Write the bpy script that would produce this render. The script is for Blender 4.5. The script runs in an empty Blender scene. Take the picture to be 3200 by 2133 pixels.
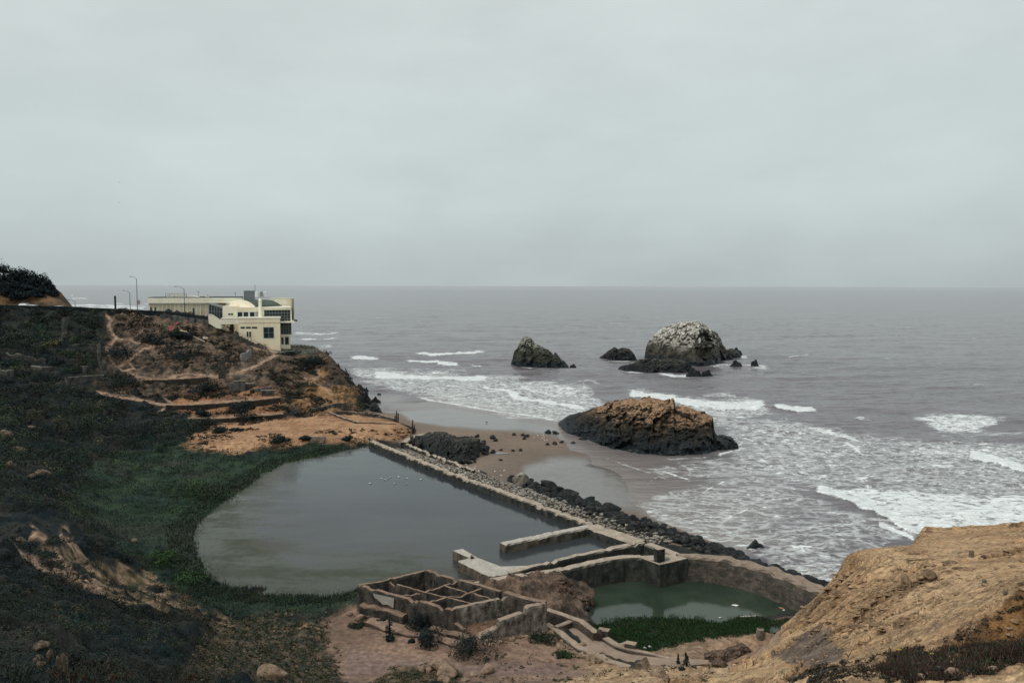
import bpy, math, random
import numpy as np
from mathutils import Vector, Matrix, geometry

random.seed(7)
RNG = np.random.default_rng(7)
SC = bpy.context.scene
COL = SC.collection

# ------------------------------------------------------------------ camera
CAM = (0.0, 0.0, 38.0)
F = 2489.0            # focal length in pixels of a 3200 px wide frame (28 mm on 36 mm)
PITCH = math.radians(4.0)
ROLL = math.radians(0.13)
cd = bpy.data.cameras.new('camera')
cam = bpy.data.objects.new('camera', cd)
COL.objects.link(cam)
cd.sensor_width = 36.0
cd.lens = 28.0
cd.clip_start = 0.1
cd.clip_end = 90000.0
cam.location = CAM
cam.rotation_euler = (Matrix.Rotation(math.pi / 2 - PITCH, 3, 'X') @ Matrix.Rotation(ROLL, 3, 'Z')).to_euler()
SC.camera = cam
RM = np.array(cam.rotation_euler.to_matrix())

def ray(u, v):
    return RM @ np.array([(u - 1600.0) / F, (1066.5 - v) / F, -1.0])

def at_z(u, v, z):
    d = ray(u, v); t = (z - CAM[2]) / d[2]
    return np.array([d[0] * t, d[1] * t, z])

def at_y(u, v, y):
    d = ray(u, v); t = y / d[1]
    return np.array([d[0] * t, y, CAM[2] + d[2] * t])

def project(x, y, z):
    p = np.stack([x - CAM[0], y - CAM[1], z - CAM[2]], -1) @ RM
    w = np.maximum(-p[..., 2], 1e-3)
    return 1600 + F * p[..., 0] / w, 1066.5 - F * p[..., 1] / w

# ------------------------------------------------------------------ noise
_P = np.random.default_rng(3).permutation(256)
_P = np.concatenate([_P, _P, _P])
_A = np.random.default_rng(4).uniform(0, 2 * np.pi, 512)
_G2 = np.stack([np.cos(_A), np.sin(_A)], -1)
_g3 = np.random.default_rng(5).normal(size=(512, 3))
_G3 = _g3 / np.linalg.norm(_g3, axis=1, keepdims=True)

def _f(t):
    return t * t * t * (t * (t * 6 - 15) + 10)

def pn2(x, y):
    xi = np.floor(x).astype(np.int64); yi = np.floor(y).astype(np.int64)
    xf = x - xi; yf = y - yi
    xi &= 255; yi &= 255
    def g(i, j, dx, dy):
        h = _P[_P[xi + i] + yi + j]
        gr = _G2[h]
        return gr[..., 0] * dx + gr[..., 1] * dy
    u = _f(xf); v = _f(yf)
    a = g(0, 0, xf, yf) * (1 - u) + g(1, 0, xf - 1, yf) * u
    b = g(0, 1, xf, yf - 1) * (1 - u) + g(1, 1, xf - 1, yf - 1) * u
    return (a * (1 - v) + b * v) * 1.5

def pn3(p):
    i = np.floor(p).astype(np.int64); f = p - i; i &= 255
    out = 0
    w = _f(f)
    for a in (0, 1):
        for b in (0, 1):
            for c in (0, 1):
                h = _P[_P[_P[i[..., 0] + a] + i[..., 1] + b] + i[..., 2] + c]
                g = _G3[h]
                d = g[..., 0] * (f[..., 0] - a) + g[..., 1] * (f[..., 1] - b) + g[..., 2] * (f[..., 2] - c)
                ww = (w[..., 0] if a else 1 - w[..., 0]) * (w[..., 1] if b else 1 - w[..., 1]) * (w[..., 2] if c else 1 - w[..., 2])
                out = out + d * ww
    return out * 1.5

def fbm2(x, y, s=1.0, o=4, gain=0.5, seed=0.0):
    r = 0; a = 1.0; n = 0
    for k in range(o):
        r = r + a * pn2(x * s + 17.3 * k + seed * 31.7, y * s - 9.1 * k + seed * 13.9); n += a; a *= gain; s *= 2.03
    return r / n

def ridge2(x, y, s=1.0, o=4, gain=0.5, seed=0.0):
    r = 0; a = 1.0; n = 0
    for k in range(o):
        r = r + a * (1 - np.abs(pn2(x * s + 11.3 * k + seed * 21.7, y * s - 5.1 * k + seed * 17.9)) * 2); n += a; a *= gain; s *= 2.07
    return r / n

def fbm3(p, s=1.0, o=4, gain=0.5, seed=0.0):
    r = 0; a = 1.0; n = 0
    for k in range(o):
        r = r + a * pn3(p * s + np.array([13.7 * k + seed * 7.1, 5.3 * k - seed * 3.3, 9.9 * k + seed])); n += a; a *= gain; s *= 2.03
    return r / n

def ridge3(p, s=1.0, o=4, gain=0.5, seed=0.0):
    r = 0; a = 1.0; n = 0
    for k in range(o):
        r = r + a * (1 - 2 * np.abs(pn3(p * s + np.array([3.7 * k + seed * 5.1, 7.3 * k - seed * 2.3, 1.9 * k + seed])))); n += a; a *= gain; s *= 2.03
    return r / n

def sstep(a, b, x):
    t = np.clip((x - a) / (b - a), 0, 1)
    return t * t * (3 - 2 * t)

# ------------------------------------------------------------------ masks in plan (authored from measured pixels)
def poly_sd(px, py, poly):
    """signed distance, positive inside"""
    poly = np.asarray(poly, float)
    x0, y0 = poly[:, 0], poly[:, 1]
    d2 = np.full(px.shape, 1e18); ins = np.zeros(px.shape, bool)
    n = len(poly)
    for i in range(n):
        ax, ay = poly[i]; bx, by = poly[(i + 1) % n]
        ex, ey = bx - ax, by - ay
        L = ex * ex + ey * ey + 1e-9
        t = np.clip(((px - ax) * ex + (py - ay) * ey) / L, 0, 1)
        qx = px - ax - t * ex; qy = py - ay - t * ey
        d2 = np.minimum(d2, qx * qx + qy * qy)
        c = (ay > py) != (by > py)
        if ey != 0:
            ins ^= c & (px < (ex * (py - ay) / ey + ax))
    d = np.sqrt(d2)
    return np.where(ins, d, -d)

def line_d(px, py, pts):
    pts = np.asarray(pts, float)
    d2 = np.full(px.shape, 1e18)
    for i in range(len(pts) - 1):
        ax, ay = pts[i][:2]; bx, by = pts[i + 1][:2]
        ex, ey = bx - ax, by - ay
        L = ex * ex + ey * ey + 1e-9
        t = np.clip(((px - ax) * ex + (py - ay) * ey) / L, 0, 1)
        qx = px - ax - t * ex; qy = py - ay - t * ey
        d2 = np.minimum(d2, qx * qx + qy * qy)
    return np.sqrt(d2)

# ------------------------------------------------------------------ objects
def tag(o, label=None, cat=None, group=None, kind=None):
    if label: o['label'] = label
    if cat: o['category'] = cat
    if group: o['group'] = group
    if kind: o['kind'] = kind
    return o

def empty(name, loc=(0, 0, 0), rz=0.0):
    o = bpy.data.objects.new(name, None); COL.objects.link(o)
    o.location = [float(c) for c in loc]; o.rotation_euler = (0, 0, rz)
    o.empty_display_size = 0.2
    return o

def np_mesh(name, verts, faces, smooth=False):
    """faces: (n,k) int array or list of lists"""
    me = bpy.data.meshes.new(name)
    verts = np.asarray(verts, np.float32).reshape(-1, 3)
    if isinstance(faces, np.ndarray):
        n, k = faces.shape
        me.vertices.add(len(verts)); me.vertices.foreach_set('co', verts.ravel())
        me.loops.add(n * k); me.loops.foreach_set('vertex_index', faces.astype(np.int32).ravel())
        me.polygons.add(n)
        me.polygons.foreach_set('loop_start', np.arange(0, n * k, k, dtype=np.int32))
        me.polygons.foreach_set('loop_total', np.full(n, k, np.int32))
        me.update(calc_edges=True); me.validate()
    else:
        me.from_pydata([tuple(map(float, v)) for v in verts], [], faces); me.update()
    if smooth:
        me.polygons.foreach_set('use_smooth', np.ones(len(me.polygons), bool))
    return me

def vcol(me, name, arr):
    arr = np.asarray(arr, np.float32)
    if arr.ndim == 1:
        a = me.attributes.new(name, 'FLOAT', 'POINT'); a.data.foreach_set('value', arr)
    else:
        if arr.shape[1] == 3: arr = np.concatenate([arr, np.ones((len(arr), 1), np.float32)], 1)
        a = me.attributes.new(name, 'FLOAT_COLOR', 'POINT'); a.data.foreach_set('color', arr.ravel())

def link(name, me, mat=None, parent=None):
    o = bpy.data.objects.new(name, me); COL.objects.link(o)
    if mat is not None: me.materials.append(mat)
    if parent is not None: o.parent = parent
    return o

class MB:
    """collects simple solids into ONE mesh"""
    def __init__(s): s.v = []; s.f = []
    def add(s, vs, fs):
        b = len(s.v); s.v += [tuple(map(float, p)) for p in vs]; s.f += [[b + i for i in f] for f in fs]; return s
    def hexa(s, p):  # 8 points: bottom 4 ccw, top 4 ccw
        return s.add(p, [(3, 2, 1, 0), (4, 5, 6, 7), (0, 1, 5, 4), (1, 2, 6, 5), (2, 3, 7, 6), (3, 0, 4, 7)])
    def box(s, x0, y0, z0, x1, y1, z1):
        return s.hexa([(x0, y0, z0), (x1, y0, z0), (x1, y1, z0), (x0, y1, z0), (x0, y0, z1), (x1, y0, z1), (x1, y1, z1), (x0, y1, z1)])
    def cbox(s, c, sx, sy, sz, rz=0.0):
        ca, sa = math.cos(rz), math.sin(rz); p = []
        for z in (0, sz):
            for a, b in ((-1, -1), (1, -1), (1, 1), (-1, 1)):
                x, y = a * sx / 2, b * sy / 2
                p.append((c[0] + x * ca - y * sa, c[1] + x * sa + y * ca, c[2] + z))
        return s.hexa(p)
    def prism(s, poly, z0, z1):
        n = len(poly)
        zz0 = z0 if hasattr(z0, '__len__') else [z0] * n; zz1 = z1 if hasattr(z1, '__len__') else [z1] * n
        vs = [(p[0], p[1], zz0[i]) for i, p in enumerate(poly)] + [(p[0], p[1], zz1[i]) for i, p in enumerate(poly)]
        fs = [list(range(n))[::-1], list(range(n, 2 * n))] + [(i, (i + 1) % n, n + (i + 1) % n, n + i) for i in range(n)]
        return s.add(vs, fs)
    def tube(s, pts, r, n=8, cap=True):
        pts = [np.array(p, float) for p in pts]
        rr = r if hasattr(r, '__len__') else [r] * len(pts)
        vs = []; fs = []
        for i, p in enumerate(pts):
            d = pts[min(i + 1, len(pts) - 1)] - pts[max(i - 1, 0)]; d /= np.linalg.norm(d) + 1e-9
            a = np.cross(d, [0, 0, 1.0]) if abs(d[2]) < .9 else np.cross(d, [1.0, 0, 0]); a /= np.linalg.norm(a)
            b = np.cross(d, a)
            for k in range(n):
                t = 2 * math.pi * k / n
                vs.append(p + rr[i] * (a * math.cos(t) + b * math.sin(t)))
        for i in range(len(pts) - 1):
            for k in range(n):
                k2 = (k + 1) % n
                fs.append((i * n + k, (i + 1) * n + k, (i + 1) * n + k2, i * n + k2))
        if cap: fs += [list(range(n)), list(range((len(pts) - 1) * n, len(pts) * n))[::-1]]
        return s.add(vs, fs)
    def lathe(s, c, prof, n=14, axis=None):
        vs = []; fs = []
        for r, z in prof:
            for k in range(n):
                t = 2 * math.pi * k / n; vs.append((c[0] + r * math.cos(t), c[1] + r * math.sin(t), c[2] + z))
        for i in range(len(prof) - 1):
            for k in range(n):
                fs.append((i * n + k, i * n + (k + 1) % n, (i + 1) * n + (k + 1) % n, (i + 1) * n + k))
        fs += [list(range(n))[::-1], list(range((len(prof) - 1) * n, len(prof) * n))]
        return s.add(vs, fs)
    def build(s, name, mat, parent=None, smooth=False, origin=None):
        vs = np.array(s.v, float)
        if origin is not None: vs = vs - np.array(origin, float)
        me = np_mesh(name, vs, s.f, smooth)
        o = link(name, me, mat, parent)
        if origin is not None: o.location = [float(c) for c in origin]
        return o

def copy_tree(o, parent=None):
    c = o.copy(); COL.objects.link(c)
    if parent is not None: c.parent = parent
    for ch in list(o.children): copy_tree(ch, c)
    return c

# ------------------------------------------------------------------ materials
class NT:
    def __init__(s, name):
        s.m = bpy.data.materials.new(name); s.m.use_nodes = True
        s.t = s.m.node_tree; s.t.nodes.clear()
        s.out = s.t.nodes.new('ShaderNodeOutputMaterial')
        s.b = s.t.nodes.new('ShaderNodeBsdfPrincipled'); s.t.links.new(s.b.outputs[0], s.out.inputs[0])
    def n(s, ty, **kw):
        x = s.t.nodes.new(ty)
        for k, v in kw.items():
            if k in x.inputs:
                x.inputs[k].default_value = v
            else:
                setattr(x, k, v)
        return x
    def l(s, a, b): s.t.links.new(a, b); return s
    def put(s, sock, v):
        if hasattr(v, 'is_linked') or hasattr(v, 'links'): s.t.links.new(v, sock)
        else: sock.default_value = v
    def noise(s, scale, detail=4.0, rough=0.55, vec=None, dist=0.0):
        x = s.n('ShaderNodeTexNoise'); x.inputs['Scale'].default_value = scale; x.inputs['Detail'].default_value = detail
        x.inputs['Roughness'].default_value = rough; x.inputs['Distortion'].default_value = dist
        s.l(vec if vec is not None else s.pos(), x.inputs['Vector'])
        return x.outputs['Fac']
    def pos(s):
        if not hasattr(s, '_g'): s._g = s.n('ShaderNodeNewGeometry')
        return s._g.outputs['Position']
    def obj(s):
        if not hasattr(s, '_o'): s._o = s.n('ShaderNodeTexCoord')
        return s._o.outputs['Object']
    def nz(s):
        s.pos(); x = s.n('ShaderNodeSeparateXYZ'); s.l(s._g.outputs['Normal'], x.inputs[0]); return x.outputs['Z']
    def pz(s):
        x = s.n('ShaderNodeSeparateXYZ'); s.l(s.pos(), x.inputs[0]); return x.outputs['Z']
    def scaled(s, v, sc):
        x = s.n('ShaderNodeMapping'); s.l(v, x.inputs[0]); x.inputs['Scale'].default_value = sc; return x.outputs[0]
    def mr(s, v, a, b, c=0.0, d=1.0, smooth=True):
        x = s.n('ShaderNodeMapRange'); x.interpolation_type = 'SMOOTHSTEP' if smooth else 'LINEAR'
        s.put(x.inputs[0], v)
        for i, q in enumerate((a, b, c, d)): s.put(x.inputs[1 + i], q)
        return x.outputs[0]
    def math(s, op, a, b=0.0):
        x = s.n('ShaderNodeMath'); x.operation = op; s.put(x.inputs[0], a); s.put(x.inputs[1], b); return x.outputs[0]
    def mix(s, f, a, b, mode='MIX'):
        x = s.n('ShaderNodeMix'); x.data_type = 'RGBA'; x.blend_type = mode
        s.put(x.inputs[0], f)
        s.put(x.inputs[6], a if hasattr(a, 'links') else (*a, 1.0)); s.put(x.inputs[7], b if hasattr(b, 'links') else (*b, 1.0))
        return x.outputs[2]
    def attr(s, name, fac=False):
        x = s.n('ShaderNodeAttribute'); x.attribute_name = name; return x.outputs['Fac' if fac else 'Color']
    def bump(s, h, strength=0.5, dist=0.1):
        x = s.n('ShaderNodeBump'); x.inputs['Strength'].default_value = strength; x.inputs['Distance'].default_value = dist
        s.l(h, x.inputs['Height']); s.l(x.outputs[0], s.b.inputs['Normal']); return s
    def base(s, v, rough=0.9, spec=0.25):
        s.put(s.b.inputs['Base Color'], v if hasattr(v, 'links') else (*v, 1.0)); s.put(s.b.inputs['Roughness'], rough)
        s.b.inputs['Specular IOR Level'].default_value = spec
        return s

def simple_mat(name, c, rough=0.8, var=0.18, scale=2.0, spec=0.3, bump=0.0, c2=None):
    m = NT(name)
    f = m.noise(scale, 5.0, 0.6, m.obj())
    hi = c2 if c2 else tuple(min(1, x * (1 + var)) for x in c)
    lo = c if c2 else tuple(x * (1 - var) for x in c)
    m.base(m.mix(m.mr(f, 0.3, 0.7), lo, hi), rough, spec)
    if bump: m.bump(m.noise(scale * 3, 4.0, 0.6, m.obj()), bump, 0.05)
    return m.m
# ------------------------------------------------------------------ terrain control points
TP = []                      # world control points
def zp(*rows):               # (u, v, z)
    for u, v, z in rows: TP.append(at_z(u, v, z))
def yp(*rows):               # (u, v, Y)
    for u, v, y in rows: TP.append(at_y(u, v, y))
def wp(*rows):
    for r in rows: TP.append(np.array(r, float))

# road barrier top line (measured), used by terrain, road and wall
ROADTOP = [at_y(*r) for r in [(-330, 940, 224), (-150, 947, 231), (0, 952, 240), (200, 957, 249), (330, 963, 254), (400, 967, 256),
                              (500, 971, 258.5), (545, 975, 259.5), (600, 982, 259), (648, 989, 258)]]
for i, p in enumerate(ROADTOP):
    q0 = ROADTOP[max(i - 1, 0)]; q1 = ROADTOP[min(i + 1, len(ROADTOP) - 1)]
    d = (q1 - q0)[:2]; d /= np.linalg.norm(d); nrm = np.array([-d[1], d[0]])
    if nrm[1] < 0: nrm = -nrm
    for off, dz in ((0.6, -1.15), (7, -1.2), (14, -1.35), (24, -6.0), (45, -34), (90, -40)):
        if i >= 8 and off > 10: continue
        wp((p[0] + nrm[0] * off, p[1] + nrm[1] * off, p[2] + dz))
yp((-330, 950, 223), (-150, 957, 230), (0, 963, 239.3), (200, 968, 248.3), (330, 975, 253), (400, 980, 255.2), (500, 992, 257.5), (545, 1004, 257.5), (600, 1011, 257), (640, 1013, 256.5), (676, 1027, 258))
# hillside
for u, du in ((0, 0), (-330, -8)):
    yp(*[(u, v, y + du) for v, y in ((1000, 234), (1080, 222), (1150, 208), (1220, 192), (1300, 170), (1400, 143), (1500, 120), (1600, 99), (1650, 90), (1690, 82))])
yp((200, 1000, 245), (200, 1080, 232), (200, 1150, 220), (200, 1220, 204), (200, 1300, 184), (200, 1400, 158), (200, 1480, 138), (200, 1560, 118), (200, 1640, 100), (230, 1700, 90),
   (100, 1560, 109), (100, 1450, 134))
yp((330, 1030, 247), (330, 1090, 237), (330, 1160, 224), (330, 1250, 205), (330, 1340, 185), (330, 1430, 162), (330, 1520, 138), (330, 1600, 121))
yp((450, 1020, 252), (450, 1080, 242), (450, 1130, 234), (450, 1180, 226), (450, 1240, 215), (450, 1300, 200), (450, 1380, 174), (450, 1450, 158))
yp((600, 1030, 250), (600, 1080, 243), (600, 1130, 235), (600, 1178, 227.5), (600, 1200, 226), (600, 1250, 214), (600, 1275, 210), (600, 1330, 196), (600, 1385, 174), (600, 1420, 167), (600, 1500, 146))
yp((750, 1060, 258), (750, 1110, 246), (750, 1150, 236), (750, 1174, 230), (750, 1212, 228), (750, 1247, 215), (750, 1266, 213.6), (750, 1298, 204.5), (750, 1315, 202.5), (750, 1340, 190), (750, 1375, 177), (750, 1400, 174), (750, 1430, 165))
yp((840, 1174, 231), (840, 1205, 228), (870, 1242, 216.5), (870, 1262, 214.5), (870, 1292, 206.5), (870, 1310, 203.5))
yp((450, 1185, 225), (520, 1182, 226.5), (520, 1196, 225.2), (520, 1266, 211), (560, 1262, 212.5), (560, 1280, 210.5), (690, 1305, 203), (690, 1322, 200.8))
yp((890, 1110, 252), (880, 1150, 241), (890, 1200, 230), (895, 1245, 217), (900, 1285, 210), (900, 1330, 195), (900, 1368, 178.5), (900, 1393, 176), (900, 1425, 167.5), (800, 1470, 154))
yp((1000, 1120, 262), (1000, 1150, 250), (1000, 1200, 238), (1000, 1250, 226), (1000, 1280, 214), (1000, 1300, 206), (1000, 1340, 189), (1000, 1373, 178.5), (1000, 1390, 177), (1000, 1418, 169))
# building pad
yp((735, 1047, 262), (770, 1058, 262), (858, 1093, 262), (890, 1100, 262), (940, 1100, 262), (985, 1100, 266), (820, 1110, 254), (850, 1120, 249), (930, 1120, 256), (880, 1112, 254))
for u, v, y in ((700, 1010, 285), (860, 1075, 285), (985, 1085, 283), (1000, 1090, 276)): yp((u, v, y))
wp((-70, 300, -2), (-85, 310, -2), (-100, 310, -3), (-125, 330, -8), (-150, 330, -8), (-60, 330, -5))
# cliff silhouette and what falls away behind it
for u, v, y in ((1012, 1095, 272), (1030, 1112, 263), (1048, 1138, 257), (1078, 1172, 250), (1094, 1202, 243), (1102, 1230, 236), (1106, 1262, 228)):
    p = at_y(u, v, y); wp(p); wp((p[0] + 2.5, p[1] + 5, p[2] * 0.55), (p[0] + 6, p[1] + 12, -1.5), (p[0] + 14, p[1] + 30, -3))
yp((1060, 1190, 243), (1075, 1230, 232), (1060, 1265, 222), (1040, 1150, 249), (940, 1150, 247), (950, 1200, 235), (950, 1250, 224))
zp((1108, 1292, 2.6), (1125, 1280, 1.0), (1150, 1250, -0.5), (1170, 1290, 0.9))
# plateau edge towards the sea, terrace
zp((1025, 1289, 4.1), (1060, 1295, 3.7), (1140, 1300, 3.4), (1200, 1308, 3.3), (1240, 1320, 3.2), (1240, 1335, 3.3), (1150, 1350, 3.4), (1200, 1362, 3.1), (1282, 1352, 2.7), (1296, 1350, 1.0),
   (1215, 1385, 1.6), (1260, 1375, 1.3), (1160, 1374, 2.9), (1110, 1376, 2.9), (1110, 1388, 1.9), (1060, 1374, 3.0), (1060, 1388, 2.0), (1190, 1300, .9), (1250, 1318, .9))
# beach: waterline, sand, sea bed
SHORE = [(1150, 1248), (1230, 1252), (1300, 1262), (1400, 1274), (1500, 1291), (1620, 1312), (1740, 1338), (1765, 1375), (1850, 1420), (1930, 1470), (1970, 1520), (2010, 1590), (2050, 1622), (2150, 1664), (2300, 1722), (2450, 1784), (2580, 1834), (2640, 1840)]
zp(*[(u, v, 0.0) for u, v in SHORE])
for u, v in SHORE:
    p = at_z(u, v, 0); s = 1 if v < 1360 else .6
    wp((p[0] + 9 * s, p[1] + 9 * s, -0.7), (p[0] + 30, p[1] + 28, -2.5))
zp((1220, 1290, .6), (1330, 1345, .9), (1320, 1368, 1.2), (1400, 1385, .9), (1500, 1395, .8), (1600, 1360, .6), (1700, 1360, .35), (1700, 1400, .45), (1600, 1420, .6), (1500, 1450, 1.0),
   (1600, 1500, .9), (1800, 1450, .25), (1740, 1520, .35), (1850, 1560, .3), (1940, 1580, .2), (1400, 1330, .5), (1500, 1345, .5), (1300, 1310, .5), (1640, 1330, .25), (1560, 1318, .2))
wp((-60, 420, -6), (80, 300, -6), (150, 200, -6), (200, 120, -6), (120, 110, -3), (-20, 330, -5), (60, 420, -8), (250, 300, -10), (0, 260, -2.2))
# long wall: pool side / rubble side
WALL = [at_z(u, v, 2.7) for u, v in [(1160, 1376), (1340, 1447), (1510, 1511), (1690, 1577), (1855, 1639), (2012, 1690), (2116, 1731)]]
def densify(pts, step):
    out = []
    for a, b in zip(pts[:-1], pts[1:]):
        a = np.asarray(a, float); b = np.asarray(b, float)
        n = max(1, int(np.linalg.norm(b - a) / step))
        out += [a + (b - a) * k / n for k in range(n)]
    return out + [np.asarray(pts[-1], float)]
def offset(pts, d):
    pts = [np.asarray(p, float) for p in pts]; out = []
    for i, p in enumerate(pts):
        t = pts[min(i + 1, len(pts) - 1)] - pts[max(i - 1, 0)]; t = t[:2] / (np.linalg.norm(t[:2]) + 1e-9)
        q = p.copy(); q[0] += -t[1] * d; q[1] += t[0] * d; out.append(q)
    return out
WD = densify(WALL, 7.0)
for k, p in enumerate(offset(WD, 1.2)): wp((p[0], p[1], 2.1))
for k, p in enumerate(offset(WD, 5.0)): wp((p[0], p[1], 1.9))
for k, p in enumerate(offset(WD, 8.5 if False else 8.0)): wp((p[0], p[1], 0.9))
for p in offset(WD[:int(len(WD) * .86)], -0.9): wp((p[0], p[1], 0.3))
# pool shore (left bank) and bed
BANK = [(1140, 1392), (1060, 1412), (1000, 1424), (940, 1434), (880, 1447), (860, 1462), (815, 1487), (765, 1525), (705, 1560), (650, 1605), (610, 1645), (597, 1675), (612, 1700), (618, 1750),
        (640, 1790), (690, 1830), (750, 1852), (820, 1862), (900, 1866), (1000, 1866), (1080, 1856), (1128, 1838)]
for p in densify([at_z(u, v, 1.5) for u, v in BANK], 4.0): wp(p)
for p in offset(densify([at_z(u, v, 1.5) for u, v in BANK], 4.0), 2.5): wp((p[0], p[1], .3))
for p in offset(densify([at_z(u, v, 1.5) for u, v in BANK], 4.0), -3.0): wp((p[0], p[1], 1.9))
zp(*[(u, v, .25) for u, v in ((1000, 1500), (850, 1600), (750, 1700), (900, 1800), (1050, 1780), (1300, 1700), (1200, 1550), (1500, 1620), (1700, 1660), (1300, 1500), (1350, 1760), (1480, 1700), (1750, 1700), (1900, 1690))])
# flat marsh left of the pool
zp((700, 1480, 2.0), (550, 1470, 2.2), (450, 1520, 2.3), (560, 1560, 2.1), (420, 1600, 2.5), (500, 1650, 2.3), (380, 1680, 2.9), (450, 1720, 2.5), (560, 1760, 2.2), (480, 1800, 2.6), (420, 1850, 3.0), (600, 1830, 2.3), (560, 1880, 2.9),
   (700, 1890, 2.3), (800, 1900, 2.2), (700, 1925, 3.0), (900, 1900, 2.2), (850, 1945, 3.0), (1000, 1900, 2.4), (1060, 1890, 3.0))
# sandstone outcrop under the left slope
yp((110, 1650, 88), (160, 1740, 78), (250, 1690, 88), (300, 1770, 80), (340, 1830, 76))
zp((360, 1840, 3.8), (400, 1885, 3.6))
# near left slope, crest and beyond
yp((0, 1720, 74), (0, 1800, 63), (0, 1900, 52), (0, 2000, 42), (0, 2100, 34.5), (0, 2133, 31.5), (-330, 1720, 70), (-330, 1900, 48), (-330, 2133, 28))
yp((180, 1812, 68), (180, 1900, 58), (180, 2000, 47), (180, 2100, 37), (180, 2133, 33.5))
yp((340, 1892, 67), (350, 1950, 60), (350, 2030, 51), (350, 2133, 38))
yp((500, 1916, 71), (500, 1980, 62), (500, 2060, 52.5), (500, 2133, 44))
yp((680, 1945, 76), (680, 2000, 69.5), (680, 2060, 61.5), (680, 2133, 52))
yp((850, 1985, 74), (850, 2050, 68.5), (850, 2133, 61.5))
wp((-15, 30, 22), (-30, 30, 22), (-12, 12, 31), (-6, 5, 34), (-20, 8, 33), (-26, 18, 28), (-40, 20, 27), (0, 20, 23.5), (0, 40, 11.5), (-12, 50, 10.5), (0, 8, 33), (0, 1, 36.3), (-8, 0, 36), (8, 0, 36.3), (12, 18, 26))
# ruin yard and paths
zp((1135, 1892, 3.6), (1200, 1960, 3.7), (1100, 1960, 3.5), (1100, 2050, 3.7), (1300, 2050, 3.9), (1516, 1995, 3.9), (1500, 2060, 3.9), (1706, 1975, 3.2), (1700, 2030, 3.4), (1800, 2070, 3.5), (1900, 2095, 3.9), (1200, 2133, 4.1), (1450, 2133, 4.2), (1700, 2120, 4.2), (1000, 2060, 3.9), (950, 2133, 5.0), (1450, 1930, 3.8), (1600, 1910, 3.6),
   (1330, 1830, 3.2), (1400, 1850, 3.5), (1240, 1850, 3.5), (1329, 1800, 1.2), (1250, 1812, 1.2), (1160, 1832, 1.2))
# rock outcrop shelf between ruin and pond
zp((1560, 1815, 3.4), (1650, 1800, 3.4), (1740, 1790, 2.8), (1640, 1860, 3.3), (1720, 1890, 2.6), (1750, 1800, 1.9))
# pond bed, green shore, sand
zp(*[(u, v, .1) for u, v in ((1830, 1870), (1900, 1850), (2100, 1860), (2300, 1870), (2420, 1890), (2000, 1900), (2200, 1910), (1980, 1800), (2200, 1810), (2380, 1840), (1850, 1920))])
for u, v in ((1620, 1842), (1700, 1822), (1760, 1812), (1810, 1800), (1870, 1790), (1930, 1782), (1985, 1778), (2030, 1800), (2062, 1820), (2110, 1805), (2146, 1798), (2200, 1800), (2252, 1806), (2337, 1820), (2422, 1850), (2500, 1878)):
    p = at_z(u, v, .0); wp(p)
zp((1860, 1962, .35), (1938, 1945, .35), (2030, 1940, .35), (2125, 1938, .35), (2189, 1945, .35), (2248, 1955, .35), (2312, 1943, .35), (2380, 1948, .4), (2470, 1948, .6))
zp((1980, 1990, 1.0), (2100, 1975, .9), (2050, 2030, 1.7), (2200, 2010, 1.5), (2300, 1985, 1.4), (2400, 1975, 1.6), (2150, 2062, 2.5), (2250, 2060, 3.0), (2350, 2010, 3.4), (2450, 1985, 4.3))
# walkway bed
zp((1730, 1925, 2.0), (1800, 1965, 2.7), (1850, 2000, 2.7), (1930, 2035, 2.8), (2020, 2060, 2.9), (2100, 2075, 3.3))
# front mound and trail
yp((1950, 2100, 62), (2050, 2096, 61), (2150, 2088, 60.5), (2240, 2082, 59.5), (1800, 2125, 61), (2000, 2133, 55.5), (2150, 2133, 53), (2270, 2133, 46), (2280, 2095, 58))
zp((2270, 2092, 4.6), (2360, 2045, 4.8), (2450, 2003, 5.3), (2180, 2085, 3.9))
yp((2380, 2062, 60), (2340, 2100, 53), (2420, 2030, 61.5), (2480, 2000, 62), (2350, 2133, 42), (2420, 2080, 50), (2450, 2133, 25))
# bluff: outer edge, then the fall behind it
EDGE = [(2474, 1968, 63), (2484, 1935, 64.5), (2505, 1908, 66), (2561, 1858, 67.5), (2606, 1824, 68), (2618, 1796, 68.6), (2628, 1772, 68.8), (2632, 1745, 68.6), (2650, 1728, 68.4), (2690, 1714, 68.6), (2816, 1704, 69), (2866, 1700, 68.8), (2872, 1674, 75.2), (2890, 1658, 77.5), (2950, 1649, 79), (3060, 1640, 79), (3200, 1632, 79), (3500, 1614, 79)]
for u, v, y in EDGE:
    p = at_y(u, v, y); wp(p)
    k = .3 if v > 1760 else 1.0
    if u < 2640: wp((p[0] - 1.2, p[1] + 2.0, p[2] - 3.0 * (1 if v < 1900 else .8)), (p[0] - 2.0, p[1] + 6.5, max(.2, p[2] - 9.5)), (p[0] - 1.0, p[1] + 12, .1 if v > 1780 else -.5))
    else: wp((p[0] - .3, p[1] + 1.6, p[2] - 2.5), (p[0] + .5, p[1] + 6, p[2] - 9), (p[0] + 2, p[1] + 15, -1.5), (p[0] + 8, p[1] + 40, -5))
yp((2560, 1930, 58), (2600, 1960, 52), (2600, 1870, 60), (2700, 1930, 49), (2700, 1850, 54.5), (2700, 1770, 61.5), (2800, 2000, 38), (2800, 1920, 45), (2800, 1830, 52), (2800, 1750, 61), (2900, 1930, 39.5), (2900, 1850, 46.5), (2950, 1760, 56), (2880, 1715, 66),
   (3000, 1900, 38.5), (3050, 1820, 44), (3100, 1760, 51.5), (3100, 1705, 63), (3200, 1700, 62), (3200, 1770, 46), (2980, 1700, 67), (3450, 1700, 58), (3450, 1790, 35), (3350, 1760, 45))
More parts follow.
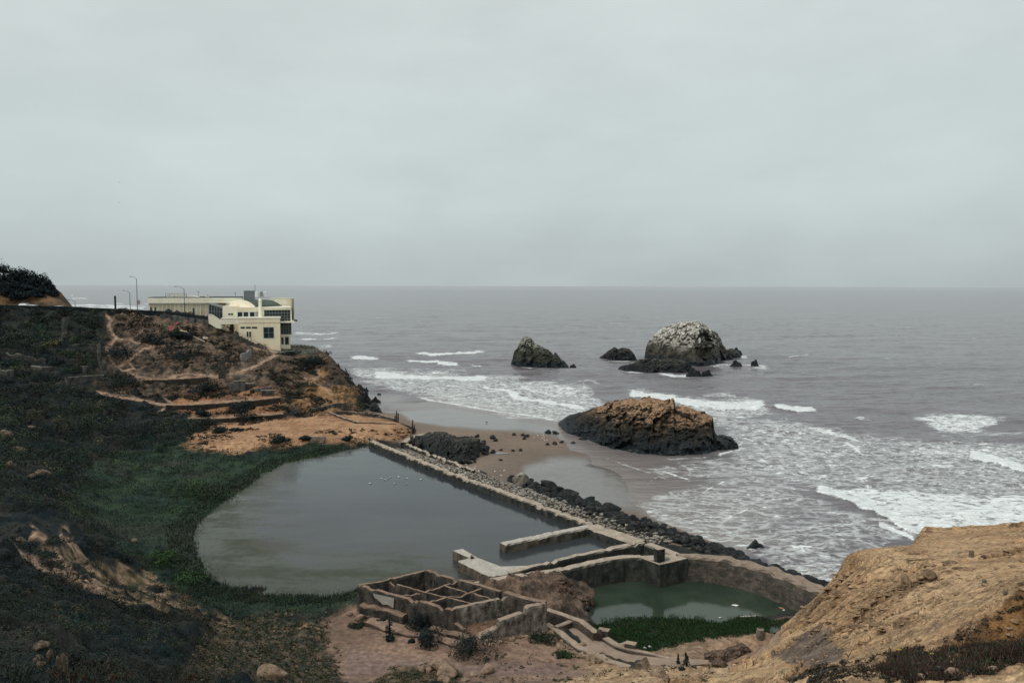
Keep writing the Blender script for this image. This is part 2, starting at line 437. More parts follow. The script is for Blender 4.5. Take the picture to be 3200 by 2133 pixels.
yp((2600, 2030, 44), (2500, 2080, 40), (2700, 2010, 39.5), (2650, 2060, 30), (2560, 2095, 30))
# near ridge on the right
yp((3200, 1828, 21), (3130, 1905, 20.5), (3060, 1965, 20), (2980, 2005, 20), (2880, 2032, 19.5), (2760, 2060, 19), (2640, 2088, 18.5), (2540, 2115, 18),
   (3200, 1990, 15.5), (3100, 2030, 15), (2960, 2070, 14.8), (2800, 2100, 14.2), (2620, 2120, 14.5), (3200, 2080, 12.6), (3000, 2120, 12.2), (2850, 2133, 12.2), (2600, 2133, 13.5), (2450, 2170, 13), (3200, 2160, 10.8), (3500, 1800, 19), (3500, 2000, 13), (3500, 2200, 9.5))
yp((3150, 1860, 28), (3050, 1925, 29), (2930, 1985, 29))
wp((8, 8, 32.6), (14, 8, 33.5), (4, 12, 30), (5, 5, 35), (10, 30, 18.5), (16, 40, 14.5))

TPA = np.array(TP)
# thin out points that nearly coincide
keep = []
for i in range(len(TPA)):
    if all((TPA[i, 0] - TPA[j, 0]) ** 2 + (TPA[i, 1] - TPA[j, 1]) ** 2 > 0.36 for j in keep): keep.append(i)
TPA = TPA[keep]
res = geometry.delaunay_2d_cdt([Vector((p[0], p[1])) for p in TPA], [], [], 0, 1e-4)
tv = np.array([[v.x, v.y] for v in res[0]]); tz = np.array([TPA[o[0], 2] if o else 0 for o in res[3]])
tris = [tuple(t) for t in res[2]]

# polar grid: even resolution as seen from the viewpoint, but an ordinary sheet of ground in plan
NA = 1080
AZ = np.radians(np.linspace(-38.5, 38.5, NA))
RR = np.concatenate([np.geomspace(7, 30, 160, endpoint=False), np.geomspace(30, 60, 130, endpoint=False), np.arange(60, 100, .26), np.arange(100, 170, .42), np.arange(170, 285, .40), np.geomspace(285, 420, 30)])
NR = len(RR)
GX = np.sin(AZ)[None, :] * RR[:, None]; GY = np.cos(AZ)[None, :] * RR[:, None]
GZ = np.full(GX.shape, -8.0)
for t in tris:
    (ax, ay), (bx, by), (cx, cy) = tv[list(t)]
    den = (by - cy) * (ax - cx) + (cx - bx) * (ay - cy)
    if abs(den) < 1e-9: continue
    xs = np.array([ax, bx, cx]); ys = np.array([ay, by, cy])
    rr = np.hypot(xs, ys); r1 = rr.max(); r0 = max(0.0, rr.min() * .6)
    if (ys < 1).any(): a0, a1 = -2, 2; r0 = 0
    else:
        aa = np.arctan2(xs, ys); a0, a1 = aa.min(), aa.max(); r0 = rr.min() * math.cos(min(1.5, (a1 - a0) / 2 + 1e-6)) * .98
        if a1 - a0 > 1.0: r0 = 0
    i0, i1 = np.searchsorted(RR, [r0, r1 + .01]); j0, j1 = np.searchsorted(AZ, [a0 - 1e-4, a1 + 1e-4])
    if i1 <= i0 or j1 <= j0: continue
    X = GX[i0:i1, j0:j1]; Y = GY[i0:i1, j0:j1]
    w0 = ((by - cy) * (X - cx) + (cx - bx) * (Y - cy)) / den
    w1 = ((cy - ay) * (X - cx) + (ax - cx) * (Y - cy)) / den
    w2 = 1 - w0 - w1
    ok = (w0 >= -1e-6) & (w1 >= -1e-6) & (w2 >= -1e-6)
    Z = w0 * tz[t[0]] + w1 * tz[t[1]] + w2 * tz[t[2]]
    GZ[i0:i1, j0:j1][ok] = Z[ok]
def blur(Z, k):
    for ax in (0, 1):
        pad = [(0, 0), (0, 0)]; pad[ax] = (k, k)
        P = np.pad(Z, pad, mode='edge'); c = np.cumsum(P, axis=ax)
        c = np.concatenate([np.zeros_like(np.take(c, [0], axis=ax)), c], axis=ax)
        n = Z.shape[ax]; w = 2 * k + 1
        Z = (np.take(c, np.arange(w, w + n), axis=ax) - np.take(c, np.arange(0, n), axis=ax)) / w
    return Z
GZ0 = GZ.copy(); GZ = blur(blur(GZ, 3), 2)
_sharp = (sstep(math.radians(17.5), math.radians(19.5), AZ)[None, :] * sstep(40, 52, RR)[:, None] * (1 - sstep(96, 104, RR))[:, None])
GZ = GZ * (1 - _sharp) + blur(GZ0, 1) * _sharp
GU, GV = project(GX, GY, GZ)

def pm(poly, feather=8.0, amp=0.0, s=0.5, seed=0):
    """soft region mask; the outline is broken up by noise measured on the ground"""
    sd = poly_sd(GU, GV, poly)
    if amp: sd = sd + amp * NZ(s, seed)
    return sstep(-feather, feather, sd)
_nzc = {}
def NZ(s, seed):
    k = (s, seed)
    if k not in _nzc: _nzc[k] = fbm2(GX, GY, s, 4, .55, seed)
    return _nzc[k]
def lm(pts, w, amp=2.0, s=.6, seed=3):
    d = line_d(GU, GV, pts) + amp * NZ(s, seed)
    return 1 - sstep(w * .55, w * 1.2, d)

print('terrain grid', GX.shape, 'tin', len(TPA))
# ------------------------------------------------------------------ ground cover masks and relief
PLATEAU = [(560, 1395), (620, 1350), (690, 1322), (800, 1312), (900, 1302), (1000, 1292), (1060, 1290), (1240, 1312), (1300, 1345), (1240, 1372), (1165, 1384), (1100, 1392), (1000, 1388), (930, 1392), (840, 1398), (760, 1418), (690, 1420), (620, 1400)]
m_plat = pm(PLATEAU, 8, 22, .12, 1)
m_orange = pm([(520, 1258), (600, 1225), (740, 1205), (830, 1200), (880, 1215), (895, 1290), (850, 1312), (700, 1318), (560, 1290)], 10, 26, .15, 2)
m_cliff = pm([(850, 1125), (985, 1100), (1015, 1095), (1050, 1130), (1115, 1200), (1120, 1295), (1000, 1296), (900, 1292), (840, 1180)], 8, 14, .2, 3)
m_cliffo = pm([(930, 1250), (985, 1180), (1000, 1120), (1030, 1110), (1110, 1215), (1112, 1295), (960, 1292)], 14, 40, .12, 4)
m_yard = pm([(1085, 1895), (1010, 1950), (1020, 2040), (1075, 2150), (2300, 2150), (2330, 2050), (2140, 2060), (1960, 2088), (1840, 2050), (1740, 1990), (1700, 1960), (1500, 1990), (1140, 1890)], 10, 30, .25, 5)
m_dry = pm([(640, 1960), (800, 1920), (1020, 1940), (1060, 2150), (560, 2150)], 30, 50, .2, 6)
m_island = pm([(1170, 2125), (1230, 2085), (1330, 2080), (1400, 2095), (1440, 2115), (1430, 2150), (1160, 2150)], 8, 16, .5, 7)
m_stone = np.maximum.reduce([pm([(95, 1640), (120, 1660), (205, 1745), (250, 1800), (330, 1850), (350, 1872), (330, 1888), (180, 1812), (150, 1760), (95, 1690)], 6, 18, .35, 8),
                             pm([(190, 1655), (225, 1690), (270, 1745), (330, 1815), (352, 1870), (300, 1850), (220, 1770), (185, 1700)], 5, 14, .35, 9)])
m_sandl = pm([(300, 1770), (380, 1760), (470, 1790), (540, 1840), (640, 1915), (720, 1935), (850, 1955), (1000, 1950), (1000, 1962), (850, 1968), (680, 1945), (520, 1915), (400, 1892), (340, 1880)], 7, 26, .3, 10)
m_stone = m_stone * sstep(-.22, .02, fbm2(GX, GY, .45, 4, .6, 95)); m_sandl = m_sandl * sstep(-.25, .05, fbm2(GX, GY, .3, 4, .65, 96))
m_pathl = lm([(-60, 1672), (0, 1694), (60, 1728), (120, 1768), (165, 1800)], 9, 3)
m_pond = pm([(2010, 2040), (2100, 2000), (2250, 1985), (2480, 1952), (2500, 2000), (2440, 2020), (2280, 2092), (2130, 2070)], 8, 22, .4, 11)
m_walk = pm([(1740, 1955), (1790, 1935), (1868, 1985), (1965, 2028), (2140, 2062), (2200, 2085), (2050, 2092), (1850, 2035)], 4, 0)
EDGEPOLY = [(2255, 2150), (2290, 2096), (2370, 2060), (2455, 2008)] + [(u, v) for u, v, y in EDGE] + [(3600, 1600), (3600, 2400), (2200, 2400)]
near = (GY < 100)
m_bluff = (poly_sd(GU, GV, [(u, v + 0) for u, v in EDGEPOLY]) > -6) * near * (GX > 2)
# everything that falls away behind the rim belongs to the bluff too
azr = np.degrees(np.arctan2(GX, GY))
m_bluff = np.maximum(m_bluff, ((GY < 55) & (azr > 11) & (GV > 2120)).astype(float))
m_bluff = np.maximum(m_bluff, (near & (GX > 15) & (GZ > 1.2) & (azr > 18.6) & (GU > 2440)).astype(float))
m_mound = pm([(1900, 2105), (2000, 2090), (2150, 2080), (2260, 2075), (2330, 2100), (2330, 2300), (1850, 2300), (1750, 2128)], 8, 16, .3, 12)
m_grey = pm([(2415, 2052), (2480, 2012), (2555, 1972), (2590, 1980), (2605, 2010), (2640, 2060), (2600, 2075), (2510, 2088)], 6, 18, .5, 13)
m_crumb = pm([(3230, 1800), (3150, 1870), (3110, 1925), (3040, 1975), (2950, 2010), (2900, 2040), (3230, 2080)], 8, 26, .7, 14)
BEACHP = [(1120, 1240), (1300, 1240), (1760, 1320), (1800, 1395), (1960, 1440), (2040, 1600), (2100, 1630), (2650, 1840), (2640, 1870), (2560, 1840), (2300, 1745), (2010, 1680), (1855, 1632), (1690, 1570), (1510, 1505), (1340, 1441), (1300, 1425), (1240, 1380), (1300, 1352), (1300, 1340), (1240, 1312), (1180, 1300), (1120, 1290)]
m_beach = ((poly_sd(GU, GV, BEACHP) > 0) | ((GZ < .9) & (GX > -45) & (GY > 100))) * (GZ < 2.6)
m_wet = np.maximum(pm([(1600, 1560), (1612, 1500), (1640, 1455), (1720, 1432), (1850, 1425), (2080, 1500), (2080, 1640), (1990, 1600), (1780, 1570), (1700, 1545)], 16, 10, .1, 15),
                   pm([(1130, 1278), (1230, 1283), (1290, 1318), (1400, 1334), (1500, 1340), (1620, 1346), (1760, 1368), (1800, 1330), (1500, 1260), (1130, 1225)], 9, 6, .06, 16))
m_damp = np.maximum(pm([(1480, 1480), (1620, 1415), (1800, 1400), (1900, 1430), (1700, 1480), (1560, 1560)], 30, 20, .1, 17), .0)
m_reedp = pm([(1835, 1975), (1853, 1952), (1938, 1930), (2050, 1923), (2189, 1930), (2250, 1946), (2312, 1926), (2486, 1939), (2490, 1962), (2300, 1985), (2180, 2000), (2080, 2025), (1990, 2040), (1900, 1990)], 6, 16, .5, 18)
m_marsh = pm([(560, 1395), (760, 1418), (930, 1396), (1100, 1390), (1160, 1382), (1160, 1400), (870, 1470), (600, 1660), (610, 1780), (800, 1880), (1130, 1850), (1120, 1900), (900, 1940), (640, 1910), (520, 1840), (420, 1740), (270, 1640), (240, 1540), (300, 1440), (420, 1400)], 26, 40, .1, 19)
trails = np.maximum.reduce([
    lm([(335, 985), (348, 1000), (338, 1020), (352, 1040), (365, 1055), (350, 1072), (332, 1085), (338, 1115), (355, 1140), (385, 1160)], 5, 2.5),
    lm([(375, 1142), (400, 1128), (425, 1108), (450, 1092), (480, 1082), (520, 1078)], 5, 2.5),
    lm([(360, 1055), (400, 1062), (440, 1072), (470, 1080)], 2.5, 2),
    lm([(400, 1128), (420, 1150), (380, 1160)], 4, 2),
    lm([(410, 1170), (450, 1183), (490, 1189), (560, 1184), (640, 1179), (720, 1172), (770, 1158), (800, 1142), (840, 1122), (865, 1105), (850, 1095)], 5.5, 2.5),
    lm([(530, 1180), (570, 1168), (640, 1172)], 3, 2),
    lm([(300, 1222), (350, 1238), (420, 1247), (500, 1263), (560, 1266), (700, 1256), (860, 1243)], 5, 2.5),
    lm([(590, 1304), (690, 1307), (760, 1300), (880, 1292)], 5, 2.5),
    lm([(490, 1290), (540, 1260), (500, 1235)], 3, 2),
    lm([(770, 1060), (800, 1090), (830, 1095), (848, 1092)], 5, 3),
    lm([(965, 1205), (1000, 1170), (985, 1150)], 3, 2),
    lm([(940, 1175), (1000, 1210), (1040, 1240)], 3, 3)])
m_hill = ((GY > 176) & (GX < -40) & (GZ > 3.8)).astype(float)
m_veg = np.clip(1 - np.maximum.reduce([m_plat, m_orange * .85, m_cliff * .75, m_yard, m_stone, m_sandl, m_pathl, m_pond, m_walk, m_bluff, m_mound, m_beach * 1.0, trails]), 0, 1)
m_rockshelf = pm([(1500, 1815), (1620, 1795), (1760, 1780), (1800, 1800), (1860, 1860), (1800, 1930), (1700, 1900), (1560, 1850)], 6, 10, .4, 46)
m_wetbed = np.maximum((poly_sd(GU, GV, BANK + [(1329, 1800), (1500, 1830), (1600, 1800), (1800, 1770), (2010, 1715), (2010, 1680), (1855, 1630), (1690, 1570), (1510, 1503), (1340, 1440), (1163, 1370)]) > 3),
                      (poly_sd(GU, GV, [(1500, 1840), (1800, 1775), (2000, 1735), (2150, 1730), (2340, 1760), (2600, 1850), (2500, 1945), (2312, 1940), (2248, 1950), (2125, 1935), (1938, 1940), (1853, 1960), (1760, 1930)]) > 2)) * (GZ < 1.9) * (GY > 70)
m_ruinpad = pm([(1125, 1838), (1329, 1765), (1500, 1760), (1520, 1775), (1720, 1780), (1760, 1900), (1720, 1985), (1516, 2000), (1140, 1900)], 4)
m_veg = m_veg * (1 - m_ruinpad) * (1 - pm([(850, 1095), (880, 1050), (1000, 1060), (1012, 1100), (960, 1112), (880, 1110)], 8)) * (1 - m_reedp) * (GZ > 0.35) * (1 - m_wetbed) * (1 - m_rockshelf) * (1 - .9 * ((GX > -40) & (GY > 95) & (GZ < 2.8)))

# ---- relief
hn = fbm2(GX, GY, .22, 5, .55, 21)
bush = np.maximum(0, fbm2(GX, GY, .33, 3, .5, 22) + .08)
dz = m_veg * (1 - .75 * m_marsh) * (1 - .7 * m_dry) * (bush * 1.7 + hn * .5)
hillr = np.abs(fbm2(GX, GY, .09, 3, .5, 23))
dz += m_hill * m_veg * (.25 * hn - hillr * .9)
rk = ridge2(GX + GZ * .6, GY * 1.0 + GZ * .5, .16, 5, .55, 24)
m_terr = 1 - pm([(835, 1085), (880, 1050), (1012, 1055), (1020, 1106), (950, 1122), (840, 1116)], 8)
dz *= m_terr
dz += m_cliff * m_terr * (rk * 1.3 - .4) + m_cliffo * ridge2(GX, GZ * 1.5 + GY * .3, .5, 3, .5, 25) * .5
dz += m_orange * (fbm2(GX, GY, .3, 4, .55, 26) * .6)
dz += m_plat * fbm2(GX, GY, .5, 4, .5, 27) * .12
dz += m_stone * (ridge2(GX * 1.0 + GY * .6, GY * .15 - GX * .1, .5, 4, .55, 28) * .75)
dz += (m_yard + m_pond) * fbm2(GX, GY, .9, 4, .5, 29) * .10
# bluff: layered, broken sandstone
wx = GX + 1.5 * fbm2(GX, GY, .25, 3, .5, 30); wy = GY + 1.5 * fbm2(GX, GY, .25, 3, .5, 31)
rg = ridge2(wx * .55 + wy * .25, wy * .9 - wx * .2, .42, 5, .55, 32)
stepn = fbm2(wx * .6, wy * 1.3, .35, 4, .55, 33)
terr = np.abs(((stepn * 7) % 1.0) - .5) - .25
rough = sstep(-.35, .25, fbm2(GX, GY, .09, 3, .5, 34) + .25 * (poly_sd(GU, GV, [(2480, 1900), (2650, 1740), (2900, 1740), (2960, 1860), (2850, 1960), (2600, 1990)]) > 0))
bl = m_bluff * (GY < 100)
crev = sstep(.05, .012, np.abs(fbm2(wx * .7, wy * 1.6, .55, 4, .6, 48))) * rough * sstep(-.1, .15, fbm2(GX, GY, .35, 3, .5, 49)) * (GY < 100)
dz -= bl * crev * .14 * sstep(15, 45, GY)
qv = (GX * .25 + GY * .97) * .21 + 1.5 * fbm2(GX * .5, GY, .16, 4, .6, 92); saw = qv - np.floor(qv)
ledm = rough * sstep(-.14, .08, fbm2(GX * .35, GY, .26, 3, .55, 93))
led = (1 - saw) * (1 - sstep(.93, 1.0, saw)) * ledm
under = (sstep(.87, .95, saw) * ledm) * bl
dz += bl * led * .5 * sstep(12, 40, GY)
dz += bl * ((rg - .35) * .30 * rough + terr * .12 * rough + fbm2(GX, GY, 1.6, 4, .6, 35) * .09) * sstep(6, 45, GY)
dz += bl * (1 - sstep(25, 50, GY)) * (fbm2(GX, GY, 2.2, 4, .6, 36) * .16)
dz += m_rockshelf * (ridge2(GX, GY, .35, 4, .55, 47) * 1.0)
dz += m_mound * (fbm2(GX, GY, .8, 5, .6, 37) * .35)
dz += m_dry * fbm2(GX, GY, .8, 4, .6, 38) * .2
dz += m_beach * fbm2(GX, GY, .15, 3, .5, 39) * .06
GZ = GZ + dz
GZ = np.where((m_beach > 0) & (m_wet > .3) & (GZ > -.2), GZ, GZ)

# ---- colour
def C(*c): return np.array(c, float)
def lay(col, m, c, var=.0, n=None, c2=None):
    c = C(*c)
    if c2 is not None:
        k = sstep(-.28, .28, n)[..., None]; cc = c * (1 - k) + C(*c2) * k
    else: cc = np.broadcast_to(c, col.shape)
    m = np.asarray(m, float)[..., None]
    return col * (1 - m) + cc * m
n_a = fbm2(GX, GY, .12, 4, .6, 41); n_b = fbm2(GX, GY, .5, 4, .6, 42); n_c = fbm2(GX, GY, 1.8, 3, .6, 43); n_l = fbm2(GX, GY, .035, 3, .5, 44)
COLR = np.zeros(GX.shape + (3,)) + C(.010, .020, .023)
COLR = lay(COLR, 1, (.006, .013, .016), 0, n_a + .7 * n_b, (.026, .027, .022))
COLR = lay(COLR, m_hill * sstep(230, 420, GU) * (GV < 1235), (.03, .028, .024), 0, n_b + .5 * n_a + .10, (.17, .118, .082))
COLR = lay(COLR, m_hill * (GU < 330) * .9 * (GV < 1100), (.012, .018, .02), 0, n_b, (.03, .034, .026))
COLR = lay(COLR, m_marsh, (.012, .030, .022), 0, n_a + n_b * .6, (.024, .048, .022))
COLR = lay(COLR, m_marsh * sstep(.05, .3, n_l) * .7, (.034, .034, .027))
COLR = lay(COLR, m_dry, (.022, .026, .020), 0, n_b + .8 * n_c - .05, (.10, .075, .05))
COLR = lay(COLR, m_plat, (.30, .165, .088), 0, n_a + .6 * n_b, (.43, .255, .145))
COLR = lay(COLR, m_plat * sstep(.12, .4, n_b) * sstep(1335, 1375, GV) * .6, (.16, .10, .06))
COLR = lay(COLR, m_orange, (.10, .06, .038), 0, n_a + .5 * n_b + .15, (.30, .15, .078))
COLR = lay(COLR, m_cliff, (.05, .04, .03), 0, n_a + .7 * n_b - .05, (.15, .10, .062))
COLR = lay(COLR, m_cliffo * .85, (.09, .06, .04), 0, n_a + .8 * n_b + .1, (.34, .19, .085))
COLR = lay(COLR, m_cliff * sstep(1005, 1035, GU) * (1 - sstep(1195, 1225, GV)) * .85, (.035, .032, .03))
COLR = lay(COLR, m_stone, (.15, .10, .068), 0, n_b + .6 * n_c, (.40, .27, .18))
COLR = lay(COLR, m_sandl * .9, (.14, .105, .06), 0, n_b + n_c, (.36, .24, .15))
COLR = lay(COLR, m_pathl, (.30, .20, .14))
COLR = lay(COLR, m_yard, (.155, .10, .073), 0, n_a + .6 * n_b, (.25, .165, .118))
COLR = lay(COLR, m_yard * sstep(.12, .35, n_b) * sstep(1680, 1800, GU) * .75, (.05, .05, .03))
COLR = lay(COLR, m_yard * (1 - sstep(1060, 1330, GU)) * sstep(.05, .3, n_b + .5 * n_c) * .6, (.09, .07, .045))
COLR = lay(COLR, m_yard * sstep(2040, 2100, GV) * sstep(1750, 1900, GU) * .8, (.30, .20, .11), 0, n_b + n_c, (.42, .29, .17))
COLR = lay(COLR, m_yard * pm([(1080, 2020), (1300, 2060), (1700, 2080), (1880, 2110), (1700, 2110), (1300, 2100), (1080, 2110)], 14, 16, .3, 45) * .6, (.20, .14, .125))
COLR = lay(COLR, m_island, (.03, .032, .018), 0, n_b + n_c, (.13, .09, .055))
COLR = lay(COLR, m_pond, (.20, .135, .088), 0, n_b + .5 * n_c, (.33, .225, .15))
COLR = lay(COLR, m_ruinpad * (1 - m_yard), (.06, .045, .035), 0, n_b + .6 * n_c, (.17, .11, .08))
COLR = lay(COLR, m_rockshelf, (.06, .045, .035), 0, n_b + .6 * n_c, (.20, .135, .095))
COLR = lay(COLR, m_wetbed * (GZ < .4).astype(float), (.03, .035, .03))
COLR = lay(COLR, m_wetbed * (GZ >= .4) * (GX > -12) * (GY < 100.), (.05, .04, .032), 0, n_b + .6 * n_c, (.16, .11, .08))
COLR = lay(COLR, m_reedp, (.014, .034, .014), 0, n_b, (.03, .03, .02))
COLR = lay(COLR, m_walk, (.29, .205, .15), 0, n_b + .5 * n_c, (.36, .265, .20))
m_trail2 = lm([(2275, 2098), (2330, 2068), (2400, 2032), (2452, 2006)], 12, 2)
COLR = lay(COLR, m_trail2, (.33, .22, .14))
COLR = lay(COLR, m_mound, (.26, .17, .10), 0, n_b + .8 * n_c, (.46, .325, .20))
COLR = lay(COLR, bl, (.43, .268, .145), 0, n_a + .6 * n_b, (.565, .38, .215))
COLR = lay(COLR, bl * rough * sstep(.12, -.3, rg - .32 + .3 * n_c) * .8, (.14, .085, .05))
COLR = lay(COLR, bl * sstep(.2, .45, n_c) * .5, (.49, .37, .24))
COLR = lay(COLR, bl * crev * .5, (.13, .08, .05))  # crevice shadow painted into the tint
COLR = lay(COLR, under * .7, (.12, .075, .045))  # shade beneath the ledges painted as a darker tint
COLR = lay(COLR, bl * m_grey * .92, (.115, .092, .078), 0, n_b + n_c, (.19, .15, .122))
COLR = lay(COLR, bl * m_crumb, (.085, .042, .018), 0, n_b + n_c, (.27, .145, .058))
COLR = lay(COLR, bl * (poly_sd(GU, GV, [(2200, 2140), (2300, 2100), (2500, 2105), (2560, 2140)]) > 0) * sstep(-.2, .3, n_c) * .7, (.47, .36, .20))
sand = m_beach.astype(float)
COLR = lay(COLR, sand, (.165, .118, .085), 0, n_l, (.195, .145, .108))
COLR = lay(COLR, sand * m_damp * .6, (.12, .092, .075))
COLR = lay(COLR, sand * m_wet, (.15, .135, .125))
COLR = lay(COLR, trails * m_hill, (.27, .175, .12), 0, n_b, (.40, .275, .19))
COLR = lay(COLR, (GZ < -.3) & (GY > 60), (.10, .09, .08))
WETA = (sand * m_wet)

# ---- split the sheet into plainly named pieces of ground
region = np.zeros(GX.shape, np.int8)                       # 0 hillside
region[(m_yard > .5) | (m_pond > .5) | (m_walk > .5) | (m_island > .5) | (m_dry > .5) | (m_mound > .5)] = 1   # dirt ground
region[m_marsh > .5] = 2
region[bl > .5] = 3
region[(m_beach > .5)] = 4
idx = np.arange(NR * NA).reshape(NR, NA)
quads = np.stack([idx[:-1, :-1], idx[:-1, 1:], idx[1:, 1:], idx[1:, :-1]], -1)
fr = region[:-1, :-1]
VCO = np.stack([GX, GY, GZ], -1).reshape(-1, 3); VC = COLR.reshape(-1, 3); VW = WETA.reshape(-1)

def ground_mat(name, nscale, bump, dist, rough=.95, var=.35, crags=False):
    m = NT(name)
    c = m.attr('tint')
    f = m.noise(nscale, 6.0, .65)
    g = m.noise(nscale * 6, 4.0, .6)
    f2 = m.mix(1.0, c, m.mix(m.mr(f, .3, .7), (1 - var,) * 3, (1 + var,) * 3), 'MULTIPLY')
    f3 = m.mix(1.0, f2, m.mix(m.mr(g, .35, .65), (.82,) * 3, (1.18,) * 3), 'MULTIPLY')
    w = m.attr('wet', True)
    if crags:
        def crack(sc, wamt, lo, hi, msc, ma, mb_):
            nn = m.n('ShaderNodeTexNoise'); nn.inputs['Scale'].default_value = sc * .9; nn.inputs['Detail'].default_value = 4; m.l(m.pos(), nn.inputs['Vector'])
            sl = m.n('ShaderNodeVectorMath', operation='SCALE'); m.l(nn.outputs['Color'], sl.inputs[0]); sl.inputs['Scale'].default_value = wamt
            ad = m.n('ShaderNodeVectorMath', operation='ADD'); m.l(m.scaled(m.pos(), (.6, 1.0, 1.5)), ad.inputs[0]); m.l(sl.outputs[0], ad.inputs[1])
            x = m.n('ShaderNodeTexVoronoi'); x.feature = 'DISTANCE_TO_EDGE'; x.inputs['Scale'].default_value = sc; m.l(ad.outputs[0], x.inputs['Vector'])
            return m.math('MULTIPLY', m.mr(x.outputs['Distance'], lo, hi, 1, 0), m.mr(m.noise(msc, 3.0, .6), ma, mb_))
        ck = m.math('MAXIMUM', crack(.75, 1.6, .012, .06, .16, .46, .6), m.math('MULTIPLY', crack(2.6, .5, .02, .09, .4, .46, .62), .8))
        f3 = m.mix(m.math('MULTIPLY', ck, .55), f3, (.11, .07, .042))  # shade in the cracks painted as a dark tone
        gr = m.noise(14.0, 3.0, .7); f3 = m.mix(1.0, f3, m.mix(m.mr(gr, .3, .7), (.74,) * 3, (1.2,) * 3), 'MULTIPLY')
    m.base(f3, m.mix(w, (rough,) * 3, (.16,) * 3), .3)
    h = m.math('ADD', f, m.math('MULTIPLY', g, .35))
    if crags: h = m.math('SUBTRACT', m.math('ADD', h, m.math('MULTIPLY', gr, .12)), m.math('MULTIPLY', ck, .8))
    h = m.math('MULTIPLY', h, m.math('SUBTRACT', 1.0, w))
    m.bump(h, bump, dist)
    return m.m
gm = {0: ('hillside', ground_mat('hillside_scrub', 1.1, .8, .5)), 1: ('dirt_ground', ground_mat('packed_dirt', 1.6, .6, .12)), 2: ('marsh', ground_mat('marsh_ground', 1.5, .7, .3)),
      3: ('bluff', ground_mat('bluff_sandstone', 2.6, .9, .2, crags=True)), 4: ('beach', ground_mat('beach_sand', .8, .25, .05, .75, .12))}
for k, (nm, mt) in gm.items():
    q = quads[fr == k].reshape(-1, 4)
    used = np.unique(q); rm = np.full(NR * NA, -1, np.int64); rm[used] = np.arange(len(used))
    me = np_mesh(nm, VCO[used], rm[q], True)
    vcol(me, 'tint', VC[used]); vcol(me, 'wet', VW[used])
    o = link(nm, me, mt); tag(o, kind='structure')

def ground(x, y):
    r = math.hypot(x, y); a = math.atan2(x, y)
    i = int(np.clip(np.searchsorted(RR, r) - 1, 0, NR - 2)); j = int(np.clip((a - AZ[0]) / (AZ[1] - AZ[0]), 0, NA - 2))
    fr_ = min(1, max(0, (r - RR[i]) / (RR[i + 1] - RR[i]))); fa = min(1, max(0, (a - AZ[j]) / (AZ[1] - AZ[0])))
    return float((GZ[i, j] * (1 - fa) + GZ[i, j + 1] * fa) * (1 - fr_) + (GZ[i + 1, j] * (1 - fa) + GZ[i + 1, j + 1] * fa) * fr_)

def hit(u, v, dz=0.0):
    """where the sight line through a measured pixel meets the ground"""
    d = ray(u, v); a = math.atan2(d[0], d[1]); h = math.hypot(d[0], d[1])
    j = int(np.clip(round((a - AZ[0]) / (AZ[1] - AZ[0])), 0, NA - 1))
    zr = CAM[2] + d[2] / h * RR
    b = np.nonzero(GZ[:, j] + dz >= zr)[0]
    b = b[b > 3]
    r = RR[b[0]] if len(b) else RR[-1]
    if len(b) and b[0] > 0:
        k = b[0]; f0 = zr[k - 1] - GZ[k - 1, j] - dz; f1 = zr[k] - GZ[k, j] - dz
        r = RR[k - 1] + (RR[k] - RR[k - 1]) * f0 / (f0 - f1 + 1e-9)
    x, y = d[0] / h * r, d[1] / h * r
    return np.array([x, y, ground(x, y)])
def mpp(p):
    """metres per measured pixel at a point"""  # dome shading put into the tint: darker low, lighter on top
    return float(np.linalg.norm(np.asarray(p) - np.array(CAM)) / F)
# ------------------------------------------------------------------ light
w = bpy.data.worlds.new('World'); SC.world = w; w.use_nodes = True
nt = w.node_tree; nt.nodes.clear()
def wn(t): return nt.nodes.new(t)
out = wn('ShaderNodeOutputWorld'); bg = wn('ShaderNodeBackground'); nt.links.new(bg.outputs[0], out.inputs[0])
SUN_EL, SUN_AZ = math.radians(48), math.radians(-128)     # azimuth from +Y, negative = left
sky = wn('ShaderNodeTexSky'); sky.sky_type = 'NISHITA'; sky.sun_disc = False
sky.sun_elevation = SUN_EL; sky.sun_rotation = SUN_AZ; sky.dust_density = 4.0; sky.air_density = 1.0
skys = wn('ShaderNodeMix'); skys.data_type = 'RGBA'; skys.blend_type = 'MULTIPLY'; skys.inputs[0].default_value = 1.0
nt.links.new(sky.outputs[0], skys.inputs[6]); skys.inputs[7].default_value = (.1, .1, .1, 1)
tc = wn('ShaderNodeTexCoord'); sep = wn('ShaderNodeSeparateXYZ'); nt.links.new(tc.outputs['Generated'], sep.inputs[0])
ramp = wn('ShaderNodeValToRGB'); nt.links.new(sep.outputs['Z'], ramp.inputs[0])
els = ramp.color_ramp.elements
stops = [(0.0, (.485, .555, .555)), (.035, (.515, .595, .595)), (.10, (.57, .66, .65)), (.2, (.60, .69, .675)), (.36, (.66, .74, .72)), (.6, (.70, .76, .74)), (1.0, (.70, .76, .75))]
els[0].position, els[0].color = stops[0][0], (*stops[0][1], 1); els[1].position, els[1].color = stops[-1][0], (*stops[-1][1], 1)
stops = [(p, (c[0] * 1.02, c[1] * .992, c[2] * 1.005)) for p, c in stops]
els[0].color = (*stops[0][1], 1); els[1].color = (*stops[-1][1], 1)
for p, c in stops[1:-1]:
    e = els.new(p); e.color = (*c, 1)
mp = wn('ShaderNodeMapping'); nt.links.new(tc.outputs['Generated'], mp.inputs[0]); mp.inputs['Scale'].default_value = (1.2, 1.2, 4.2); mp.inputs['Rotation'].default_value = (0, math.radians(4), 0)
